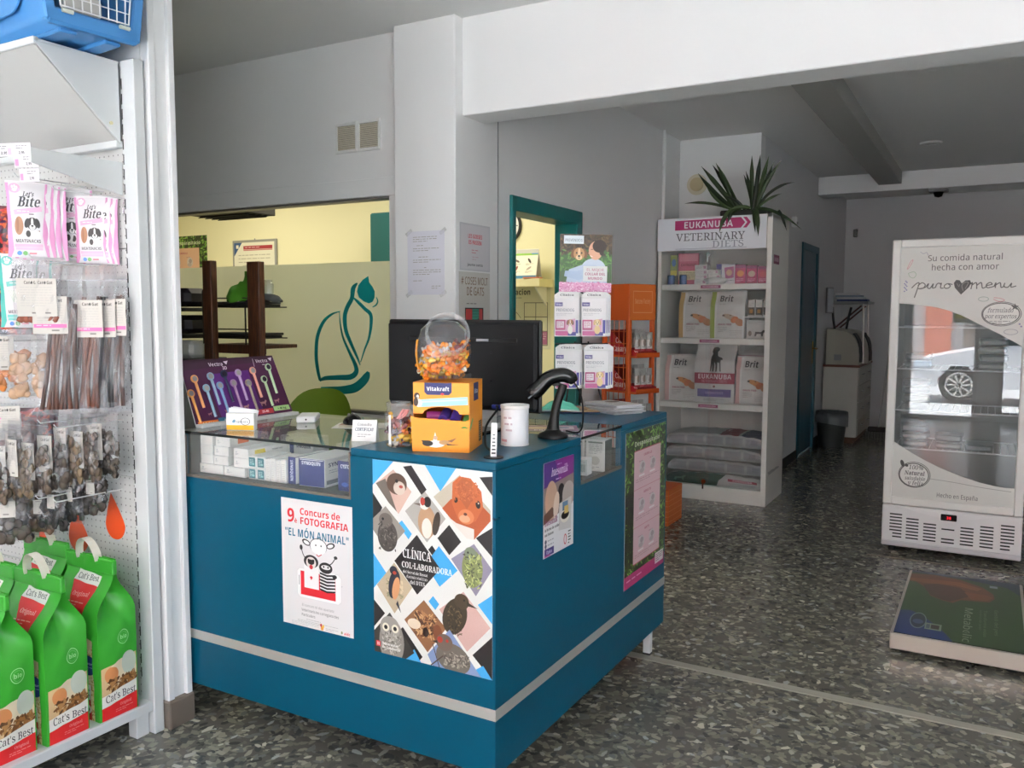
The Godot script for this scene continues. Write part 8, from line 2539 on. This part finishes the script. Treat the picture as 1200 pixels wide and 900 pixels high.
# ============================ posters ========================================
func build_posters():
	# photo contest sheet on the counter front
	var p := Pa.new(560, 790, "#e3e0e0")
	p.text("9", 46, 146, 116, "#d8222f", -1, true); p.text("è", 106, 148, 40, "#d8222f", -1, true)
	p.text("Concurs de", 150, 92, 58, "#d8222f", -1, true, false, 320.0); p.text("FOTOGRAFIA", 150, 150, 60, "#d8222f", -1, true, false, 380.0)
	p.text("\"EL MÓN ANIMAL\"", 280, 232, 66, "#2e6d8a", 0, true, false, 510.0)
	p.ring(296, 270, 66, 46, 4, "#2c2a2a"); p.ell(296, 274, 64, 46, "#f3f1f0"); p.ell(200, 258, 34, 18, "#2c2a2a", 0.3); p.ell(392, 256, 34, 18, "#2c2a2a", -0.3); p.ell(202, 259, 24, 11, "#f3f1f0", 0.3); p.ell(390, 257, 24, 11, "#f3f1f0", -0.3); p.ell(276, 266, 5, 5, "#222222"); p.ell(318, 266, 5, 5, "#222222"); p.curve([[280, 322], [296, 332], [320, 318]], 5, "#c8323c")
	p.curve([[160, 300], [176, 340], [214, 380]], 6, "#2c2a2a"); p.ell(158, 294, 12, 16, "#2c2a2a"); p.curve([[424, 330], [400, 360], [366, 380]], 6, "#2c2a2a"); p.ell(430, 322, 14, 10, "#2c2a2a")
	p.ring(300, 490, 178, 4, 3, "#888888")
	p.poly([[118, 440], [140, 420], [450, 420], [474, 440], [474, 590], [450, 610], [140, 610], [118, 590]], "#dedcdc"); p.poly([[124, 444], [144, 426], [446, 426], [468, 444], [468, 586], [446, 604], [144, 604], [124, 586]], "#f3f1f0")
	p.rect(150, 440, 276, 148, "#d6202e")
	p.poly([[180, 396], [296, 396], [296, 540], [180, 540]], "#f1efee"); p.ell(236, 372, 58, 40, "#2a2626"); p.ell(236, 380, 40, 36, "#e6ddd6"); p.ell(236, 376, 26, 16, "#2a2626"); p.ell(218, 366, 9, 9, "#111111"); p.ell(254, 366, 9, 9, "#111111"); p.ell(236, 406, 14, 14, "#d0323c")
	p.poly([[224, 470], [236, 462], [248, 470], [236, 488]], "#d6202e")
	p.poly([[304, 420], [424, 420], [424, 540], [304, 540]], "#f1efee")
	for k in 6: p.poly([[304, 426 + k * 20], [360, 436 + k * 20], [424, 428 + k * 20], [424, 438 + k * 20], [360, 448 + k * 20], [304, 438 + k * 20]], "#201d1d")
	p.ell(352, 396, 52, 34, "#232020"); p.ell(352, 392, 36, 14, "#e8e4e2"); p.ell(336, 390, 6, 6, "#111111"); p.ell(370, 390, 6, 6, "#111111"); p.ell(420, 440, 18, 12, "#232020")
	p.rect(136, 470, 4, 60, "#666666")
	p.text("El concurs té dos apartats:", 156, 660, 22, "#9a9898", -1); p.text("Veterinaris/es col·legiats/des", 152, 692, 23, "#6f6d6d", -1); p.text("Particulars", 152, 722, 23, "#6f6d6d", -1)
	p.lines(190, 738, 200, 1, 8, 3, "#a8a6a6"); p.lines(120, 750, 320, 2, 8, 3, "#b5b3b3", 3); p.lines(70, 764, 220, 3, 8, 3, "#c4c2c2", 5)
	p.poly([[300, 750], [316, 762], [332, 750], [324, 786], [308, 786]], "#e09a3c"); p.ell(308, 756, 8, 10, "#c23a3a"); p.ell(326, 760, 7, 10, "#e6c23c"); p.lines(344, 768, 100, 2, 9, 3, "#b0aeae", 7); p.ell(470, 772, 7, 9, "#8a8a60"); p.text("aidc", 486, 782, 24, "#d8323c", -1, true)
	whole("contest_poster", poster(0.308, 0.432), [M.paper, mt(p.tex(), 0.5)], "white photo contest poster with a red title on the counter front", "poster", Vector3(-2.06, 0.449, -2.0595))
	# clinic poster with lozenge animal pictures
	clinic_poster()
	# narrow leaflet on the counter side
	var w := Pa.new(220, 310, "#e4e2e4")
	w.poly([[0, 0], [220, 0], [220, 62], [0, 82]], "#4a2a78"); w.poly([[80, 0], [220, 0], [220, 62], [110, 72]], "#7d2a86")
	w.text("huesomilk", 112, 50, 36, "#efe6f2", 0, true, true, 120.0, 0.2); w.lines(96, 14, 50, 1, 8, 4, "#c9b4d8"); w.lines(86, 62, 60, 1, 8, 4, "#c9b4d8", 3)
	w.poly([[0, 82], [220, 62], [220, 160], [0, 200]], "#8a7a74"); w.ell(54, 130, 44, 66, "#c9a48c"); w.ell(126, 104, 22, 20, "#1d1a1c"); w.ell(124, 128, 14, 34, "#2b2628", 0.5); w.ell(180, 130, 46, 46, "#b5a8a2"); w.poly([[0, 170], [60, 150], [90, 178], [0, 200]], "#6a4638"); w.ell(90, 150, 20, 44, "#e0c9b8", 0.2)
	w.poly([[112, 150], [204, 140], [200, 250], [108, 240]], "#cfcac8"); w.ell(156, 200, 34, 22, "#e6e0d2"); w.ell(156, 196, 30, 14, "#2a2322"); w.rect(136, 150, 40, 30, "#5a7a9a"); w.rect(150, 166, 30, 26, "#e0c070")
	w.text("huesomilk", 8, 206, 28, "#8a3a6a", -1, true, true, 90.0, 0.2); w.text("la forma de cuidar", 8, 224, 12, "#444444", -1, true); w.text("sus huesos", 8, 240, 12, "#444444", -1, true)
	for k in 3: w.ell(16, 258 + 14 * k, 7, 7, "#4a4a60"); w.lines(30, 256 + 14 * k, 70, 1, 8, 3, "#9a989c", k)
	w.rect(8, 282, 66, 24, "#3f2a78"); w.text("Opko", 40, 300, 16, "#e6e0f0", 0, true); w.rect(8, 302, 40, 6, "#b03a86"); w.ring(158, 280, 9, 16, 4, "#c42a3c"); w.lines(180, 256, 20, 5, 10, 4, "#444444", 9)
	var o := whole("narrow_leaflet", poster(0.222, 0.31), [M.paper, mt(w.tex(), 0.35)], "narrow purple and white leaflet on the side of the counter near the corner", "leaflet", Vector3(-1.2195, 0.713, -2.358), PI / 2)
	whole("deworming_poster", poster(0.462, 0.628), [M.paper, plan_tex(true)], "tall pink chart with a leafy border and magenta foot on the counter side", "poster", Vector3(-1.2195, 0.405, -3.052), PI / 2)
	# sheets on the pillar
	var a := Pa.new(200, 300, "#dfdfe8")
	for q in [[30, 26, 130, 3], [50, 66, 60, 1], [30, 80, 140, 2], [60, 120, 90, 1], [30, 134, 150, 2], [90, 170, 20, 1], [30, 182, 150, 3], [30, 232, 80, 1], [130, 258, 50, 2]]: a.lines(q[0], q[1], q[2], q[3], 10, 3, "#a09c98", q[1])
	var ps := thing("text_sheet", "white typed sheet in a plastic sleeve on the front of the white pillar", "notice", Vector3(-2.70, 1.595, -3.6445))
	part("sheet", poster(0.235, 0.33), [M.paper, mt(a.tex(), 0.6)], ps)
	for e in [[0.01, 0.325], [0.225, 0.325], [0.01, 0.005], [0.225, 0.005]]:
		var b := Mb.new()
		b.at(Vector3(e[0], e[1], 0.0012), 0, 0, 0.6)
		b.rbox(Vector3.ZERO, Vector3(0.045, 0.02, 0.0006), 0.0002)
		part("tape", b, glass(0.10, Color(0.95, 0.95, 0.93), 0.2), ps)
	var c := Pa.new(210, 230, "#c9c8cc")
	c.rect(8, 8, 194, 214, "#d5d3d6"); c.text("LES GOSSES", 105, 70, 26, "#c42a3c", 0, true, false, 100.0); c.text("ES PASSEN", 105, 100, 26, "#c42a3c", 0, true, false, 92.0)
	c.lines(80, 126, 50, 2, 12, 4, "#c47a82"); c.lines(84, 160, 44, 2, 12, 3, "#c4a0a6", 3); c.text("jaume cortis", 105, 206, 18, "#55555a", 0, true)
	whole("passage_notice", poster(0.30, 0.245), [M.paper, mt(c.tex(), 0.35)], "grey framed notice with a red title on the side of the white pillar", "notice", Vector3(-2.3995, 1.722, -3.685), PI / 2)
	var d := Pa.new(210, 290, "#cfcdc6")
	d.text("# COSES MOLT", 105, 60, 50, "#6b4a26", 0, false, false, 180.0); d.text("DE GATS", 110, 112, 54, "#6b4a26", 0, false, false, 120.0); d.lines(50, 150, 110, 1, 8, 4, "#77756f")
	d.rect(40, 172, 124, 118, "#1e1c1c"); d.rect(46, 178, 112, 112, "#b5403f"); d.rect(88, 178, 46, 112, "#3f8a78")
	for k in 6: d.rect(88, 186 + 14 * k, 46, 4, "#2c6a5c")
	d.ell(82, 268, 10, 26, "#ded9d2"); d.ell(120, 274, 24, 30, "#1b1a1c"); d.poly([[126, 222], [140, 232], [134, 280], [120, 280]], "#1b1a1c")
	whole("cat_event_poster", poster(0.31, 0.315), [M.paper, mt(d.tex(), 0.4)], "hand-lettered poster with a red cat picture below the framed notice on the pillar", "poster", Vector3(-2.3995, 1.40, -3.675), PI / 2)

func clinic_poster():
	var W := 700; var H := 990
	var p := Pa.new(W, H, "#e2e1dc")
	var dia := func(cx: float, cy: float, r: float, c): p.poly([[cx, cy - r], [cx + r * 0.92, cy], [cx, cy + r], [cx - r * 0.92, cy]], c)
	var blue := "#3f9fd8"; var blk := "#241f1f"
	# flat blue and black fields
	p.poly([[0, 0], [130, 0], [0, 130]], blue); p.poly([[320, 0], [500, 0], [410, 120]], blue); p.poly([[0, 480], [80, 570], [0, 660]], blue)
	p.poly([[190, 20], [240, 10], [330, 120], [300, 150]], blk); p.poly([[0, 170], [60, 240], [0, 330]], blk); p.poly([[700, 20], [700, 110], [630, 30]], blk); p.poly([[700, 260], [700, 400], [610, 320]], blk)
	p.poly([[180, 290], [240, 350], [220, 380], [155, 310]], blue)
	dia.call(460, 350, 74, blk); p.poly([[360, 390], [384, 416], [362, 440], [338, 414]], blk)
	p.poly([[400, 388], [508, 492], [404, 588], [320, 490]], blue)
	dia.call(270, 500, 150, blk); 
	p.poly([[365, 640], [400, 676], [378, 708], [338, 672]], blue); p.poly([[700, 580], [700, 720], [620, 640]], blue)
	p.poly([[0, 720], [70, 780], [0, 860]], blk); p.poly([[180, 830], [300, 960], [274, 990], [150, 860]], blk); p.poly([[700, 780], [700, 990], [590, 890]], blk); p.poly([[200, 990], [290, 990], [250, 930]], blue); p.poly([[560, 990], [700, 990], [650, 930]], blue)
	# animals in lozenges: swift chick
	p.poly([[130, 40], [240, 140], [160, 260], [20, 120]], "#c9a89a"); p.poly([[20, 120], [80, 90], [150, 250], [100, 210]], "#6a6058"); p.ell(150, 110, 62, 54, "#5a4234"); p.ell(166, 130, 36, 34, "#c9b8aa"); p.ell(150, 96, 9, 9, "#17120f"); p.ell(176, 122, 12, 8, "#a8463a")
	# goldfinch
	p.poly([[320, 130], [440, 250], [330, 380], [200, 240]], "#a8a39c"); p.ell(330, 280, 52, 80, "#b08a6a"); p.ell(330, 310, 30, 50, "#e4dcd0"); p.ell(316, 190, 30, 30, "#e8e2da"); p.ell(334, 180, 22, 26, "#221c1a"); p.ell(306, 180, 14, 20, "#b03a2c"); p.poly([[290, 190], [250, 196], [292, 204]], "#6a5a50"); p.ell(386, 280, 20, 60, "#3a3028", 0.2)
	# squirrel
	p.poly([[520, 30], [690, 180], [690, 230], [600, 330], [560, 330], [370, 150]], "#b5aa98"); p.poly([[420, 200], [470, 150], [640, 160], [690, 200], [690, 230], [600, 330], [560, 330]], "#a84f28"); p.poly([[480, 70], [520, 36], [580, 40], [640, 96], [650, 170], [610, 240], [560, 262], [510, 240], [476, 170]], "#b85c30"); p.poly([[500, 80], [536, 40], [590, 56], [600, 130], [560, 190], [520, 140]], "#a5552f"); p.ell(556, 226, 44, 36, "#c9764a"); p.ell(548, 236, 30, 18, "#d89a78"); p.ell(500, 150, 10, 16, "#1a120e", 0.3); p.ell(622, 160, 13, 19, "#1a120e", -0.2); p.ell(624, 154, 4, 4, "#d8c8b8"); p.ell(552, 214, 10, 7, "#5a3024"); p.poly([[430, 224], [500, 262], [600, 280], [600, 330], [560, 330]], "#ddd4cc"); p.leaves(490, 60, 140, 90, 160, ["#b25a30", "#9c4c26", "#c06a3c"], 5, 6)
	# owlet / pigeon chick
	p.poly([[80, 230], [200, 340], [90, 460], [0, 360], [0, 300]], "#8f8880"); p.ell(90, 380, 62, 80, "#4a4440"); p.ell(80, 300, 42, 36, "#6a625c"); p.ell(62, 296, 7, 7, "#111111"); p.poly([[56, 306], [30, 330], [60, 330]], "#3a3430"); p.leaves(40, 320, 100, 130, 80, ["#5c5550", "#3a3532", "#77706a"], 7, 8)
	# green finch
	p.poly([[600, 350], [700, 460], [610, 600], [470, 440]], "#8a8296"); p.ell(590, 470, 58, 92, "#7d8454"); p.ell(580, 400, 34, 32, "#77806a"); p.leaves(550, 400, 90, 160, 120, ["#9aa25c", "#5f6644", "#b3b878", "#494a38"], 9, 9); p.ell(566, 396, 5, 5, "#111111"); p.poly([[548, 402], [534, 410], [552, 414]], "#4a443a")
	# swallow
	p.poly([[130, 510], [240, 620], [130, 770], [20, 640]], "#b5a48a"); p.leaves(85, 600, 95, 90, 70, ["#c9b898", "#8f8a6c", "#a8987c"], 2, 12); p.ell(130, 620, 34, 76, "#1f2230", 0.2); p.ell(140, 640, 22, 60, "#c98f64", 0.2); p.ell(126, 550, 24, 22, "#1f2230"); p.ell(132, 562, 12, 9, "#a8402c"); p.poly([[150, 700], [170, 760], [140, 720]], "#1f2230")
	# hedgehog / fur
	p.poly([[310, 670], [440, 790], [330, 930], [190, 790]], "#8a5f40"); p.leaves(255, 735, 120, 120, 200, ["#a8784e", "#6a4028", "#c49a6c", "#4a2c1c"], 11, 12); p.ell(250, 800, 40, 26, "#dccab4"); p.ell(320, 830, 18, 24, "#2a1a14"); p.ell(390, 820, 26, 40, "#77462c")
	# blackbird
	p.poly([[540, 590], [690, 740], [560, 880], [400, 700]], "#c9a49c"); p.ell(490, 720, 66, 96, "#3d3224", 0.4); p.ell(530, 640, 42, 38, "#453828"); p.poly([[560, 636], [620, 660], [560, 656]], "#33291e"); p.ell(544, 632, 5, 5, "#0f0c0a"); p.leaves(450, 670, 80, 140, 90, ["#5a4c36", "#2c241a", "#6f6044"], 13, 7)
	# owl
	p.poly([[100, 770], [250, 950], [200, 990], [0, 990], [0, 880]], "#3a3632"); p.ell(110, 920, 78, 120, "#8a847c"); p.ell(100, 850, 62, 60, "#9c968e"); p.ell(74, 850, 22, 22, "#e2dcc8"); p.ell(132, 850, 22, 22, "#e2dcc8"); p.ell(74, 850, 11, 11, "#16120f"); p.ell(132, 850, 11, 11, "#16120f"); p.poly([[98, 862], [110, 862], [103, 884]], "#4a4238"); p.leaves(50, 880, 120, 100, 90, ["#a8a198", "#6a645c", "#c0b9b0"], 17, 8)
	# bird below
	p.poly([[460, 790], [640, 990], [360, 990], [330, 940]], "#7d8eb4"); p.ell(480, 930, 100, 72, "#6a625a", 0.2); p.ell(430, 860, 48, 42, "#6b5a50"); p.ell(446, 850, 8, 8, "#b03024"); p.ell(404, 850, 16, 16, "#a83c2c"); p.poly([[388, 856], [360, 866], [390, 874]], "#2c2622"); p.leaves(430, 900, 140, 70, 90, ["#8a8276", "#544c44", "#a39a8c"], 19, 9); p.line([[350, 990], [420, 930]], 6, "#4a3a30"); p.line([[360, 880], [400, 990]], 5, "#4a3a30")
	p.text("CLÍNICA", 182, 474, 62, "#f3f1ee", -1, true, true, 172.0); p.text("COL·LABORADORA", 176, 524, 42, "#f3f1ee", -1, true, true, 300.0)
	p.text("del Servei de Rescat", 184, 552, 20, "#f3f1ee", -1, true, true, 150.0); p.text("d'animals rehabilitats", 206, 574, 20, "#f3f1ee", -1, true, true, 126.0); p.text("del DTES", 226, 602, 26, "#f3f1ee", -1, true, true, 90.0)
	p.rect(12, 930, 28, 28, "#c8323c"); p.rect(20, 936, 4, 16, "#f0d8d8"); p.rect(28, 936, 4, 16, "#f0d8d8"); p.text("Generalitat", 50, 944, 18, "#f3f1ee", -1, true); p.text("de Catalunya", 50, 962, 18, "#f3f1ee", -1, true)
	p.grain(0.045, 3)
	whole("clinic_poster", poster(0.437, 0.618), [M.paper, mt(p.tex(), 0.4)], "poster of lozenge animal photographs with a collaborating clinic title on the counter corner", "poster", Vector3(-1.667, 0.426, -2.0595))
